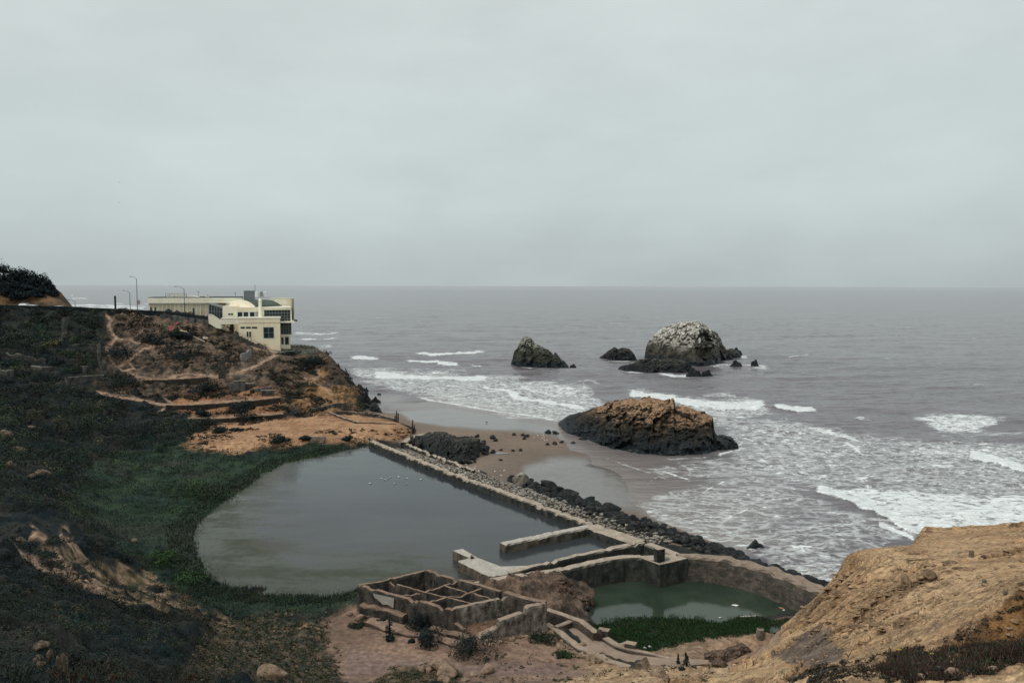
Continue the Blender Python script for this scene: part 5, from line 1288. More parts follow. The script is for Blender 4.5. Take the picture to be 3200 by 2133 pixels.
# link parapet, beam and the void under it
polyx('link_wall', [(651, 983), (662, 983), (684, 997.5), (691, 997.5), (691, 1027), (677, 1025), (656, 1012), (652, 1010)], 1, 1.5, M_CR)
polyx('link_wall_cap', [(650, 981.6), (662.5, 981.6), (685, 996), (685, 998), (662, 983.6), (650, 983.6)], .9, 1.6, M_TRIM)
bx('link_beam', 690, 995, 749, 1012, .4, 2.4, M_CR); bx('link_beam_cap', 690, 993.8, 749, 995, .3, 2.5, M_TRIM)
bx('recess_wall', 676, 1010, 749, 1050, 5, 6, M_CR2, dz0=3)
bx('doorway', 718.5, 1013, 730.5, 1040, 4.9, 5.0, simple_mat('dark_doorway', (.012, .018, .022), .5))
bx('pillar', 691, 1012, 696, 1027, 1.2, 1.6, M_CR)
mb = MB(); x, z = BL(705, 1014, 3.2); x2, z2 = BL(716, 1026, 3.2); mb.hexa([(x - 1.5, 3, z - 1.6), (x2, 3, z2 - 1.2), (x2, 3.6, z2 - 1.2), (x - 1.5, 3.6, z - 1.6), (x - 1.5, 3, z), (x2, 3, z2), (x2, 3.6, z2), (x - 1.5, 3.6, z)]); mb.build('stair_flank', M_CR2, bld)
# upper block
D1 = 5.0
bx('upper_block', 696, 957, 743, 1000, D1, D1 + 14, M_CR)
bx('upper_block', 742, 964, 826, 1000, D1, D1 + 14, M_CR)
bx('upper_band', 741, 961, 911, 967.5, D1 - .25, D1 + 14, M_CR2)
bx('parapet_cap', 740.5, 959.8, 911.5, 961.2, D1 - .35, D1 + 14, M_TRIM)
bx('upper_pier', 816, 966, 823, 996, D1 - .3, D1, M_CR)
for a, b in ((713.5, 719.5), (722, 728)): window(a, 979, b, 983.5, D1, 1, 1, .05)
for a, b in ((743, 757), (761.5, 775.5), (781, 795)): window(a, 975.5, b, 993, D1, 1, 1, .1)
bx('service_panel', 797.5, 974, 809, 993.5, D1 - .06, D1 + .05, simple_mat('grey_panel', (.30, .29, .26), .7))
window(822, 969, 907.5, 1004, D1 + .05, 9, 4, .1, 'curtain_wall')
bx('upper_pier', 907.5, 968, 912, 1004, D1 - .1, D1 + .6, M_CR)
bx('floor_slab', 876, 1004.5, 926, 1008, 2.2, 14, M_TRIM)
window(878.5, 1011, 909, 1045, 6.0, 4, 6, .1, 'curtain_wall')
bx('glass_hall', 823, 967, 911, 1046, 6.5, 15.4, simple_mat('dim_interior', (.02, .03, .033), .7))
bx('base_storey', 878, 1047, 908, 1083, 6.0, 16, M_CR, dz0=2); bx('floor_slab', 877, 1045, 911, 1047.5, 5.6, 16, M_TRIM)
window(880, 1054, 886, 1075, 6.0, 1, 1, .1); window(891, 1053, 902, 1075, 6.0, 1, 1, .1)
bx('base_column', 904.5, 1012, 909.5, 1083, 5.7, 6.3, M_TRIM) if False else None
# end wall behind the vault
bx('end_wall', 848, 931.5, 919, 1004, 19.5, 20.2, M_CR); bx('end_wall_edge', 913, 932.5, 919.4, 1004, 14.0, 19.4, simple_mat('green_grey_edge', (.25, .26, .2), .8))
bx('parapet_cap', 847.5, 930.4, 919.5, 931.8, 19.4, 20.3, M_TRIM)
# vaulted roof: gable looks left of the viewer, ridge runs back to the right
ax = np.array([math.cos(math.radians(40)), math.sin(math.radians(40))]); wd = np.array([ax[1], -ax[0]])
gx0, gz0 = BL(699, 957, D1 + 8.0); gx1, gz1 = BL(795, 956, D1 + .6)
g0 = np.array([gx0, D1 + 8.0]); g1 = np.array([gx1, D1 + .6]); zz = (gz0 + gz1) / 2; gw = np.linalg.norm(g1 - g0)
gd = (g1 - g0) / gw; ax = np.array([-gd[1], gd[0]]); ax = ax if ax[1] > 0 else -ax
hgt = BL(745, 937.5, D1 + 4.5)[1] - zz
Lr = 15.0
ang_ = 2 * math.atan2(hgt, gw / 2); Rr = gw / 2 / math.sin(ang_); arc = [(gw / 2 + Rr * math.sin(a), Rr * math.cos(a) - Rr * math.cos(ang_)) for a in np.linspace(-ang_, ang_, 19)]
def vault(name, off0, off1, grow, mat, z_drop):
    vs = []; n = len(arc)
    for L in (off0, off1):
        for s, h in arc:
            p = g0 + gd * s + ax * L; vs.append((p[0], p[1], zz + h * grow + (grow - 1) * .5))
        for s, h in arc[::-1]:
            p = g0 + gd * s + ax * L; vs.append((p[0], p[1], zz - z_drop))
    m2 = 2 * n
    fs = [list(range(m2))[::-1], list(range(m2, 2 * m2))] + [(i, (i + 1) % m2, m2 + (i + 1) % m2, m2 + i) for i in range(m2)]
    mb = MB(); mb.add(vs, fs); return mb.build(name, mat, bld)
vault('gable', -.3, .5, 1.06, M_CR, .9); vault('vaulted_roof', .5, Lr, 1.0, M_ROOFG, .6); vault('gable', Lr, Lr + .5, 1.04, M_TRIM, .6)
mb = MB(); p = g1 + ax * .4; q = g1 + ax * Lr
mb.tube([(p[0] + .15, p[1] - .25, zz), (q[0] + .15, q[1] - .25, zz)], .16, 6); mb.build('gutter', M_ROOFD, bld)
bx('gable_post', 694, 948, 699, 958, D1 + 7.5, D1 + 8.2, M_CR)
# glass wedge between the wing and the block
polyx('glass_wedge', [(652.5, 949), (695, 962.5), (695, 997), (684, 996), (662, 983), (652.5, 983)], 9.0, 9.2, M_GL)
q = [(652.5, 949), (695, 962.5), (695, 997), (652.5, 983)]
mb = MB(); pts = [BL(u, v, 8.95) for u, v in q]
mb.tube([(pts[0][0], 8.95, pts[0][1]), (pts[1][0], 8.95, pts[1][1])], .13, 6); mb.tube([(pts[0][0], 8.95, pts[0][1]), (pts[3][0], 8.95, pts[3][1])], .13, 6)
for t in (.2, .4, .6, .8):
    a = BL(652.5 + 42.5 * t, 949 + 13.5 * t, 8.95); b = BL(652.5 + 42.5 * t, 985 + 10 * t, 8.95); mb.tube([(a[0], 8.95, a[1]), (b[0], 8.95, b[1])], .05, 5)
a = BL(652.5, 972, 8.95); b = BL(695, 974, 8.95); mb.tube([(a[0], 8.95, a[1]), (b[0], 8.95, b[1])], .05, 5)
mb.build('glazing_bars', M_FRM, bld)
a = BL(652, 948, 9); b = BL(697, 961, 9); c = BL(703, 947, 13); d = BL(655, 947, 13)
mb = MB(); mb.add([(a[0], 8.9, a[1]), (b[0], 8.9, b[1]), (c[0], 14, c[1]), (d[0], 14, d[1])], [(0, 1, 2, 3)]); mb.build('lean_to_roof', simple_mat('grey_lean_to_roof', (.20, .21, .20), .7), bld)
# long wing
D2 = 12.0
bx('wing_wall', 464, 944, 655, 1000, D2, D2 + 16, stucco('recessed_cream_panel', (.74, .65, .48)))  # cream darkened between the pilasters to paint in the recess shade
bx('end_pier', 640, 944, 653, 1000, D2 - .25, D2 + .2, M_CR)
for k in range(13):
    u = 465.5 + k * 13.25
    bx('pilaster', u, 950, u + 4.2, 1000, D2 - .28, D2 + .1, M_CR)
bx('frieze', 463.5, 946, 653, 950.5, D2 - .36, D2 + .2, M_CR)
bx('cornice', 461, 941, 757, 946, D2 - 1.0, D2 + 16, M_TRIM); bx('cornice', 462.5, 936, 757.5, 941.2, D2 - .55, D2 + 16.1, M_CR); bx('cornice', 461.8, 931, 758, 936.2, D2 - .75, D2 + 16, M_TRIM)
bx('roof_edge', 462.5, 929, 759, 931.2, D2 - .4, D2 + 15.5, M_ROOFD)
bx('wing_wall', 655, 946, 757, 960, D2 + .6, D2 + 16, simple_mat('soffit_shade_tone', (.30, .29, .24), .8))  # wall strip below the cornice, its shade put into the grey colour
for a in (468, 481): window(a, 960, a + 6.5, 969, D2 - .02, 1, 2, .09)
window(601, 963.5, 608, 985, D2 - .02, 1, 3, .09)
bx('roof_monitor', 641, 924.5, 654, 931, D2 + 5, D2 + 10, M_TRIM); bx('vent_cap', 647, 921.5, 651, 925, D2 + 7, D2 + 8, M_ROOFD)
polyx('roof_monitor', [(583, 931), (584, 925.5), (600, 924.5), (624, 928), (626, 931)], D2 + 6, D2 + 12, M_TRIM)
bx('roof_plant', 622, 927, 760, 930, D2 + 8, D2 + 14, M_ROOFD)
for (u, v0, v1) in ((620, 911, 930), (735.5, 916, 930)):
    x, z1 = BL(u, v0, D2 + 9); _, z0 = BL(u, v1, D2 + 9); mb = MB(); mb.tube([(x, D2 + 9, z0), (x, D2 + 9, z1)], .09, 6); mb.box(x - .35, D2 + 8.9, z1 - .1, x + .35, D2 + 9.1, z1 + .12); mb.build('roof_vent_pipe', M_FRM, bld)
# roof machinery
m_mech = NT('ribbed_grey_metal'); wv = m_mech.n('ShaderNodeTexWave'); wv.inputs['Scale'].default_value = 1.6; m_mech.l(m_mech.obj(), wv.inputs[0]); m_mech.base(m_mech.mix(wv.outputs['Fac'], (.16, .175, .18), (.24, .26, .265)), .6)
bx('machine_house', 761.5, 909, 796, 937, D1 + 9, D1 + 15, m_mech.m); bx('machine_house_cap', 761, 907.8, 797, 909.4, D1 + 8.9, D1 + 15.1, M_FRM)
x, z1 = BL(796.5, 890, D1 + 8.5); _, z0 = BL(796.5, 936, D1 + 8.5); mb = MB(); mb.tube([(x, D1 + 8.5, z0), (x, D1 + 8.5, z1)], .11, 6); mb.build('mast', M_FRM, bld)
x, z1 = BL(812.5, 932, D1 - .6); _, z0 = BL(812.5, 994, D1 - .6)
mb = MB(); mb.lathe((x, D1 - .6, z0), [(.62, 0), (.55, (z1 - z0) * .5), (.48, (z1 - z0) * .86), (.62, (z1 - z0) * .88), (.3, (z1 - z0) * .97), (.26, z1 - z0)], 12); mb.build('chimney', M_TRIM, bld)
m_wht = simple_mat('white_antenna_shell', (.72, .74, .74), .5, .06)
for u0, u1, dd in ((797, 813, 0), (822, 838, .6)):
    xa, zt_ = BL(u0, 911.5, D1 + 1 + dd); xb, zb_ = BL(u1, 928, D1 + 1 + dd); r = (xb - xa) / 2
    mb = MB(); mb.lathe(((xa + xb) / 2, D1 + 1 + dd, zb_), [(r * .9, 0), (r, .1), (r, zt_ - zb_ - .1), (r * .9, zt_ - zb_)], 16); mb.build('antenna_drum', m_wht, bld)
mb = MB(); xa, zt_ = BL(813, 911, D1 + .8); xb, zb_ = BL(822, 927, D1 + .8)
for k in range(4): xx = xa + (xb - xa) * (k + .5) / 4; mb.box(xx - .12, D1 + .7, zb_, xx + .12, D1 + .9, zt_)
mb.build('antenna_panels', M_FRM, bld)
xa, zt_ = BL(800, 928, D1 + 1); xb, _ = BL(846, 931, D1 + 1); mb = MB(); mb.tube([(xa, D1 + 1, zt_ - .2), (xb, D1 + 1, zt_ - .2)], .08, 6); mb.build('antenna_rail', M_FRM, bld)
x, z = BL(924, 1001, 3); mb = MB(); mb.box(x - .5, 2.6, z - .4, x + .5, 3.4, z + .3); mb.box(x - .15, 2.8, z - .9, x + .15, 3.2, z - .4); mb.build('ledge_lamp', M_ROOFD, bld)
# roof sign
sg = empty('roof_sign', BO + XA * BL(550, 930, D2 + 3)[0] + YA * (D2 + 3) + np.array([0, 0, BL(550, 930, D2 + 3)[1]]), TH)
tag(sg, 'open metal roof sign reading CLIFF HOUSE on top of the cream wing', 'sign')
x0, _ = BL(518, 930, D2 + 3); x1, ztp = BL(582, 917, D2 + 3); _, zb = BL(518, 930, D2 + 3); W = x1 - x0; H = ztp - zb
mb = MB()
for z in (.12, H * .5, H): mb.box(-W / 2, .12, z - .05, W / 2, .2, z + .05)
for k in range(6): x = -W / 2 + W * k / 5; mb.box(x - .05, .1, -.3, x + .05, .22, H + .05); mb.tube([(x, .2, H * .8), (x, 1.3, -.2)], .04, 5)
mb.build('sign_frame', simple_mat('rusty_sign_frame', (.10, .09, .08), .8), sg)
fc = bpy.data.curves.new('sign_text', 'FONT'); fc.body = 'CLIFF HOUSE'; fc.align_x = 'CENTER'; fc.size = 1.0; fc.extrude = .06; fc.offset = .035
fo_ = bpy.data.objects.new('sign_text', fc); COL.objects.link(fo_); bpy.context.view_layer.update()
tm = bpy.data.meshes.new_from_object(fo_.evaluated_get(bpy.context.evaluated_depsgraph_get())); bpy.data.objects.remove(fo_); bpy.data.curves.remove(fc)
co = np.array([v.co[:] for v in tm.vertices]); sx = W * .97 / (co[:, 0].max() - co[:, 0].min()); sz = H * .86 / (co[:, 1].max() - co[:, 1].min())
for v in tm.vertices: v.co = Vector((v.co.x * sx, -v.co.z * .8, (v.co.y - co[:, 1].min()) * sz + .15))
tm.name = 'lettering'; link('lettering', tm, simple_mat('cream_letter_enamel', (.80, .75, .62), .6), sg)
# terrace
T0 = at_y(878, 1093, 262.5); 
TR = [at_y(845, 1096, 259), at_y(893, 1098, 258.5), at_y(945, 1091, 261), at_y(985, 1082, 266), at_y(992, 1078, 270), at_y(975, 1070, 279), at_y(940, 1066, 285), at_y(905, 1066, 286)]
tz = TR[1][2] - .9
ter = empty('terrace', (TR[2][0], TR[2][1] + 6, tz)); tag(ter, 'paved clifftop terrace below the cream building', 'terrace')
mb = MB(); mb.prism([p[:2] for p in TR] , tz - 2.2, tz); rel(mb.build('paving', simple_mat('pale_paving', (.36, .33, .28), .9, .1, .4), None, origin=tuple(ter.location)), ter)
o = wall_run('terrace_parapet', TR[0:2], .4, tz - 2.5, stucco('pale_parapet', (.40, .38, .33)), None, 1.0, .02, .02, 80); tag(o, 'plain pale parapet wall at the left end of the clifftop terrace', 'parapet')
M_BAL = concrete('balustrade', (.42, .41, .35), (.30, .30, .25), (.14, .15, .12), green=.3)
bal = empty('terrace_balustrade', TR[2] * np.array([1, 1, 0]) + np.array([0, 0, tz])); tag(bal, 'weathered balustrade curving round the sea end of the clifftop terrace', 'balustrade')
PR = resample(TR[1:], 2.4)
def brel(o): return rel(o, bal)
rail = [np.array([p[0], p[1], tz + 1.05]) for p in resample(TR[1:], 1.0)]
brel(wall_run('balustrade_wall', [np.array([p[0], p[1], tz + .85]) for p in TR[1:]], .25, tz - 2.6, M_BAL, None, 1.0, .02, .02, 81))
mb = MB(); mb.tube([tuple(p) for p in rail], .13, 6); brel(mb.build('coping', M_BAL, None, origin=tuple(TR[2])))
for p in PR: mb = MB(); mb.cbox((p[0], p[1], tz - .3), .4, .4, 1.65, .3); brel(mb.build('pier', M_BAL, None, origin=(p[0], p[1], tz - .3)))
# street lamps along the road
m_lamp = simple_mat('grey_lamp_post', (.09, .095, .095), .5)
def lamp(u, vt, vb, y, arm_px, lab, name='street_lamp'):
    top = at_y(u, vt, y); bot = at_y(u, vb, y); h = top[2] - bot[2] + 1.0; s = arm_px / F * y
    e = empty(name, (bot[0], bot[1], bot[2] - 1.0)); tag(e, lab, 'street lamp')
    mb = MB(); mb.tube([(0, 0, 0), (0, 0, h * .5), (0, 0, h)], [.14, .115, .09], 8); mb.box(-.3, -.3, 0, .3, .3, .35); mb.build('pole', m_lamp, e)
    mb = MB(); mb.tube([(0, 0, h - .1), (-s * .3, 0, h + .45), (-s * .7, 0, h + .75), (-s * .85, 0, h + .78)], [.07, .06, .05, .05], 6); mb.build('arm', m_lamp, e)
    mb = MB(); mb.hexa([(-s * 1.05, -.14, h + .62), (-s * .8, -.14, h + .62), (-s * .8, .14, h + .62), (-s * 1.05, .14, h + .62), (-s * 1.02, -.09, h + .84), (-s * .8, -.09, h + .84), (-s * .8, .09, h + .84), (-s * 1.02, .09, h + .84)]); mb.build('lamp_head', m_lamp, e)
    return e
lamp(577, 902, 976, 262, 29, 'street lamp standing in front of the cream wing and its sign')
lamp(429.5, 871, 968, 262, 20, 'tallest street lamp, left of the cream building')
lamp(407, 914, 968, 275, 21, 'shorter street lamp just left of the tallest lamp')
lamp(235, 942, 962, 330, 20, 'small distant street lamp at the bend below the cypress hill')
x = at_y(359.5, 925, 258); b = at_y(359.5, 968, 258); mb = MB(); mb.cbox((x[0], x[1], b[2] - 1), .45, .45, x[2] - b[2] + 1, 0); mb.cbox((x[0], x[1], x[2]), .38, .38, .12, 0); o = mb.build('dark_post', simple_mat('dark_post_paint', (.02, .022, .024), .7), None, origin=(x[0], x[1], b[2] - 1)); tag(o, 'thick dark post standing alone on the road barrier', 'post')
x = at_y(434, 938, 259); mb = MB(); mb.cbox((x[0], x[1], x[2] - 1.3), .8, .1, 1.3, 0); mb.tube([(x[0], x[1] + .1, x[2] - 4), (x[0], x[1] + .1, x[2])], .05, 5); o = mb.build('road_sign', simple_mat('back_of_road_sign', (.30, .24, .22), .6), None, origin=(x[0], x[1], x[2] - 4)); tag(o, 'small road sign seen beside the tallest street lamp', 'road sign')
# parasols / benches behind the barrier read as small dark shapes
for k, (u, v, y) in enumerate(((526, 964, 263), (553, 969, 263))):
    p = at_y(u, v, y); mb = MB(); mb.lathe((p[0], p[1], p[2] - .9), [(1.25, 0), (1.0, .35), (.4, .75), (.05, .9)], 8); e = empty('parasol', (p[0], p[1], p[2] - 3.4)); tag(e, ['left', 'right'][k] + ' of two dark folded-edge parasols showing above the road barrier', 'parasol')
    rel(mb.build('canopy', simple_mat('dark_canvas', (.015, .022, .025), .8), None, origin=(p[0], p[1], p[2] - .9)), e)
    mb = MB(); mb.tube([(p[0], p[1], p[2] - 3.4), (p[0], p[1], p[2] - .3)], .04, 6); rel(mb.build('pole', m_lamp, None, origin=(p[0], p[1], p[2] - 3.4)), e)
# cars
def car(u, v, y, col, rz, lab, L=4.4):
    p = at_y(u, v, y); e = empty('parked_car', (p[0], p[1], p[2] - 1.45), rz); tag(e, lab, 'car', None)
    body = [(-.5, .35), (-.49, .72), (-.36, .82), (-.22, 1.38), (.18, 1.42), (.32, .9), (.48, .8), (.5, .4)]
    n = len(body); vs = [(a * L, s * (.85 if b < 1 else .68), b) for s in (-1, 1) for a, b in body]
    mb = MB(); mb.add(vs, [list(range(n)), list(range(n, 2 * n))[::-1]] + [(i, n + i, n + (i + 1) % n, (i + 1) % n) for i in range(n)])
    mb.build('body', simple_mat('car_paint_' + str(int(u)), col, .3, .05, spec=.5), e)
    mb = MB()
    for s in (-1, 1):
        k = s * .74; mb.add([(-.33 * L, k, .88), (.29 * L, k, .92), (.16 * L, k * .96, 1.33), (-.21 * L, k * .96, 1.31)], [(0, 1, 2, 3)])
    mb.add([(.325 * L, -.66, .92), (.325 * L, .66, .92), (.19 * L, .62, 1.38), (.19 * L, -.62, 1.38)], [(0, 1, 2, 3)])
    mb.build('window', M_GL, e)
    for a in (-.3, .31):
        for s in (-1, 1):
            mb = MB(); mb.tube([(a * L, s * .68, .33), (a * L, s * .88, .33)], .33, 12); w_ = mb.build('wheel', M_ROOFD, e); mb = MB(); mb.tube([(a * L, s * .87, .33), (a * L, s * .9, .33)], .18, 10); mb.build('rim', M_FRM, w_)
    return e
car(383, 961.5, 264, (.02, .022, .025), -.1, 'dark car on the hilltop road beside the dark post')
car(76, 947, 256, (.75, .76, .76), -.15, 'white car at the far left under the cypress trees')
car(103, 951, 257, (.6, .62, .62), -.15, 'pale car right behind the white car under the cypresses')
car(184, 954.5, 266, (.5, .6, .66), -.12, 'pale blue car at the foot of the orange roadside cliff')
car(207, 958, 266, (.75, .75, .74), -.12, 'white car at the right end of the roadside row')
# far hill beyond the road with its cypresses
HX = np.linspace(-330, -120, 110); HY = np.linspace(262, 420, 80); hx, hy = np.meshgrid(HX, HY)
prof_u = [-400, -200, 0, 90, 150, 190, 214, 240, 300]; prof_v = [860, 880, 900, 905, 906, 920, 950, 985, 1040]
uu, vv = project(hx, hy, np.full_like(hx, 35.0))
top = np.interp(uu, prof_u, prof_v)
zc = 38 - (top - 890) / F * hy
sl = sstep(268, 292, hy + 6 * fbm2(hx, hy, .06, 3, .5, 61))
hz = 29 + (zc - 29) * sl + (ridge2(hx, hy, .08, 4, .5, 62) * 2.2) * sl * (1 - .5 * sl)
hz = np.where(hy > 350, hz - (hy - 350) * .5, hz)
n_ = len(HX); ix = np.arange(hx.size).reshape(hx.shape)
me = np_mesh('hill', np.stack([hx, hy, hz], -1).reshape(-1, 3), np.stack([ix[:-1, :-1], ix[:-1, 1:], ix[1:, 1:], ix[1:, :-1]], -1).reshape(-1, 4), True)
m = NT('roadside_cliff'); n = m.noise(.12, 5.0, .65); cc = m.mix(m.mr(n, .38, .6), (.03, .027, .02), (.17, .10, .05)); cc = m.mix(m.mr(m.pz(), 33, 38), cc, (.016, .022, .02)); m.base(cc, .95); m.bump(n, .8, .6)
o = link('hill', me, m.m); tag(o, kind='structure')
# ------------------------------------------------------------------ rocks
def rock_mat(name, lo, hi, wet=(.011, .018, .023), wet_z=2.0, cap=None, cap_n=(.35, .8), cap_z=(3, 8), scale=.5, green=None, bump=.9, dist=.3, ochre=None):
    m = NT(name); g = m.pos()
    n = m.noise(scale, 6.0, .65); n2 = m.noise(scale * 5, 5.0, .65); cr = m.noise(scale * 1.7, 5.0, .7, m.scaled(g, (1, 1, 2.2)), 1.0)
    c = m.mix(m.mr(n, .32, .68), lo, hi)
    if ochre: c = m.mix(m.mr(m.noise(scale * .35, 3.0, .6), .48, .6), c, ochre)
    if green: c = m.mix(m.math('MULTIPLY', m.mr(n2, .5, .66), .7), c, green)
    z = m.pz(); zn = m.math('ADD', z, m.math('MULTIPLY', m.math('SUBTRACT', n, .5), 6.0))
    if cap:
        k = m.math('MULTIPLY', m.mr(m.nz(), *cap_n), m.mr(zn, *cap_z)); k = m.math('MULTIPLY', k, m.mr(n2, .33, .52, .25, 1))
        c = m.mix(k, c, cap)
    crk = m.mr(m.math('ABSOLUTE', m.math('SUBTRACT', cr, .5)), 0.0, .045)
    c = m.mix(m.math('MULTIPLY', m.math('SUBTRACT', 1.0, crk), .55), c, tuple(x * .3 for x in lo))
    if wet_z > 0:
        c = m.mix(m.mr(zn, wet_z * .4, wet_z * 1.5, 1, 0), c, wet); m.base(c, m.mr(zn, wet_z * .3, wet_z * 1.3, .4, .95), .35)
    else: m.base(c, .95, .2)
    m.bump(m.math('ADD', n, m.math('ADD', m.math('MULTIPLY', n2, .4), m.math('MULTIPLY', crk, .25))), bump, dist)
    return m.m

def recalc(me):
    import bmesh
    bm = bmesh.new(); bm.from_mesh(me); bmesh.ops.recalc_face_normals(bm, faces=bm.faces); bm.to_mesh(me); bm.free()

def sea_rock(name, topline, baseline, depth, mat, lab, cat='rock', p_front=2.6, amp=1.0, fs=.25, seed=1, ns=110, nt_=64, zb=0.0, crest=.5, sink=1.2, cut=None, hollow=None):
    """natural rock raised from its measured waterline and skyline; front, crest and back are all modelled"""
    tu = [p[0] for p in topline]; tv_ = [p[1] for p in topline]; bu = [p[0] for p in baseline]; bv = [p[1] for p in baseline]
    us = np.linspace(tu[0], tu[-1], ns); vt = np.interp(us, tu, tv_); vb = np.interp(us, bu, bv)
    V = np.zeros((ns, nt_, 3)); ts = np.linspace(0, 2, nt_)
    for i in range(ns):
        s = (us[i] - us[0]) / (us[-1] - us[0])
        fp = at_z(us[i], vb[i], zb); dd = depth * (math.sin(math.pi * min(max(s, .02), .98)) ** .55)
        cp = at_y(us[i], vt[i], fp[1] + dd * crest); H = max(cp[2] - zb, .05)
        for j, t in enumerate(ts):
            if t <= 1:
                q = 1 - (1 - t) ** p_front; x = fp[0] + (cp[0] - fp[0]) * t; y = fp[1] + (cp[1] - fp[1]) * t
            else:
                q = 1 - (t - 1) ** p_front; k = (t - 1) * (1 - crest) / crest; x = cp[0] + (cp[0] - fp[0]) * k; y = cp[1] + (cp[1] - fp[1]) * k
            V[i, j] = (x, y, zb - sink + (H + sink) * q)
    Vn = V.copy(); hh = np.clip((V[..., 2] - zb + sink) / (V[..., 2].max() - zb + sink), 0, 1)
    env = (np.sin(np.pi * np.clip(np.linspace(0, 1, ns), .03, .97)) ** .4)[:, None]
    P0 = V * np.array([1, 1, 1.5])
    d1 = ridge3(P0, fs, 4, .55, seed) - .35; d2 = fbm3(P0 + 50, fs * 1.1, 4, .55, seed + 3); d3 = ridge3(P0 * np.array([1, 1, 2.2]), fs * 2.6, 3, .6, seed + 9) - .3
    ty = np.where(ts <= 1, -1, 1)[None, :] * np.abs(ts - 1)[None, :] ** .7
    rs_ = np.random.default_rng(seed + 77); nb_ = int(60 + 5 * depth); lo_, hi_ = P0.reshape(-1, 3).min(0), P0.reshape(-1, 3).max(0)
    sd_ = rs_.uniform(lo_, hi_, (nb_, 3)); ov_ = rs_.uniform(-1, 1, nb_); ow_ = rs_.uniform(-1, 1, nb_)
    Pj = (P0 + fbm3(P0, fs * 2.2, 2, .5, seed + 4)[..., None] * np.array([2.2, 2.2, 2.2]) * amp).reshape(-1, 3); cid = np.argmin(((Pj[:, None, :] - sd_[None]) ** 2).sum(-1), 1).reshape(P0.shape[:2])
    blk = ov_[cid]; blz = ow_[cid]
    d4 = ridge3(P0 * np.array([1, 1, 1.6]) + 9, fs * 6.5, 3, .6, seed + 13) - .3
    cr_ = -np.maximum(0, .5 - 6 * np.abs(pn3(P0 * fs * .9 + seed * 3.3)))
    Vn[..., 1] += ty * (d1 * 1.3 + d3 * .7 + d4 * .32 + cr_ * .9 + blk * 1.0) * amp * env
    Vn[..., 0] += (d2 + d4 * .25) * amp * 1.0 * env
    Vn[..., 2] += (d1 * .35 + d3 * .45 + d2 * .25 + d4 * .22 + cr_ * .5 + blz * .55) * amp * env * hh * (1 - .55 * np.exp(-((ts - 1) / .25) ** 2))[None, :]
    idx_ = np.arange(ns * nt_).reshape(ns, nt_)
    q = np.stack([idx_[:-1, :-1], idx_[1:, :-1], idx_[1:, 1:], idx_[:-1, 1:]], -1).reshape(-1, 4)
    if hollow:
        pu, pv_ = project(Vn[..., 0], Vn[..., 1], Vn[..., 2]); ee = ((pu - hollow[0]) / hollow[2]) ** 2 + ((pv_ - hollow[1]) / hollow[3]) ** 2 + .5 * d2
        Vn[..., 1] += hollow[4] * (1 - sstep(.45, 1.25, ee)) * (ts <= 1.0)[None, :] * np.clip(1.2 - ts, 0, 1)[None, :]
    VV = Vn.reshape(-1, 3)
    faces = [list(map(int, f)) for f in q] + [[int(k) for k in idx_[0, :][::1]], [int(k) for k in idx_[-1, :][::-1]]]
    faces.append([int(idx_[i, 0]) for i in range(ns)][::-1] + [int(idx_[i, -1]) for i in range(ns)])
    org = np.array([VV[:, 0].mean(), VV[:, 1].mean(), zb])
    me = np_mesh(name, VV - org, faces, False); recalc(me); o = link(name, me, mat); o.location = [float(k) for k in org]
    if cut is not None:
        cme = np_mesh('cut', cut[0] - org, cut[1]); recalc(cme); co_ = link('cut', cme); co_.location = o.location
        md = o.modifiers.new('b', 'BOOLEAN'); md.operation = 'DIFFERENCE'; md.object = co_; md.solver = 'EXACT'
        bpy.context.view_layer.update()
        nm_ = bpy.data.meshes.new_from_object(o.evaluated_get(bpy.context.evaluated_depsgraph_get()))
        print('arch', len(nm_.vertices), len(o.data.vertices))
        if len(nm_.vertices) > 2000:
            o.modifiers.clear(); o.data = nm_
        else: o.modifiers.clear()
        bpy.data.objects.remove(co_)
    tag(o, lab, cat); return o

M_SR1 = rock_mat('orange_headland_rock', (.016, .018, .019), (.07, .052, .037), wet_z=3.8, cap=(.42, .26, .15), cap_n=(.36, .72), cap_z=(4.5, 8.5), scale=.35, green=(.05, .052, .022), dist=.5)
M_SR2 = rock_mat('guano_rock', (.03, .03, .027), (.13, .115, .09), wet_z=3.4, cap=(.66, .63, .56), cap_n=(.05, .5), cap_z=(6, 12), scale=.22, green=(.06, .07, .035), dist=.7)
M_SR3 = rock_mat('peak_rock', (.04, .04, .036), (.085, .085, .065), wet_z=3.0, cap=(.36, .37, .31), cap_n=(.0, .5), cap_z=(6, 11), scale=.3, green=(.07, .085, .03), dist=.5)
M_SR4 = rock_mat('black_sea_rock', (.008, .014, .018), (.036, .038, .037), wet_z=1.0, scale=.6, cap=(.09, .085, .07), cap_n=(.5, .9), cap_z=(1.5, 5), dist=.3)
sea_rock('headland_rock', [(1746, 1322), (1765, 1305), (1800, 1295), (1850, 1284), (1885, 1276), (1900, 1263), (1930, 1258), (1965, 1249), (1990, 1256), (2020, 1247), (2060, 1251), (2085, 1259), (2104, 1260), (2106, 1282), (2140, 1284), (2175, 1294), (2205, 1296), (2222, 1301), (2227, 1330), (2235, 1362), (2262, 1360), (2288, 1366), (2300, 1388)],
         [(1746, 1330), (1770, 1352), (1820, 1368), (1860, 1388), (1910, 1402), (1980, 1418), (2060, 1428), (2150, 1428), (2230, 1420), (2280, 1410), (2302, 1398)], 34, M_SR1, 'large brown and orange rock lying at the edge of the beach', p_front=2.2, amp=1.9, fs=.14, seed=3, ns=150, nt_=84, crest=.45)
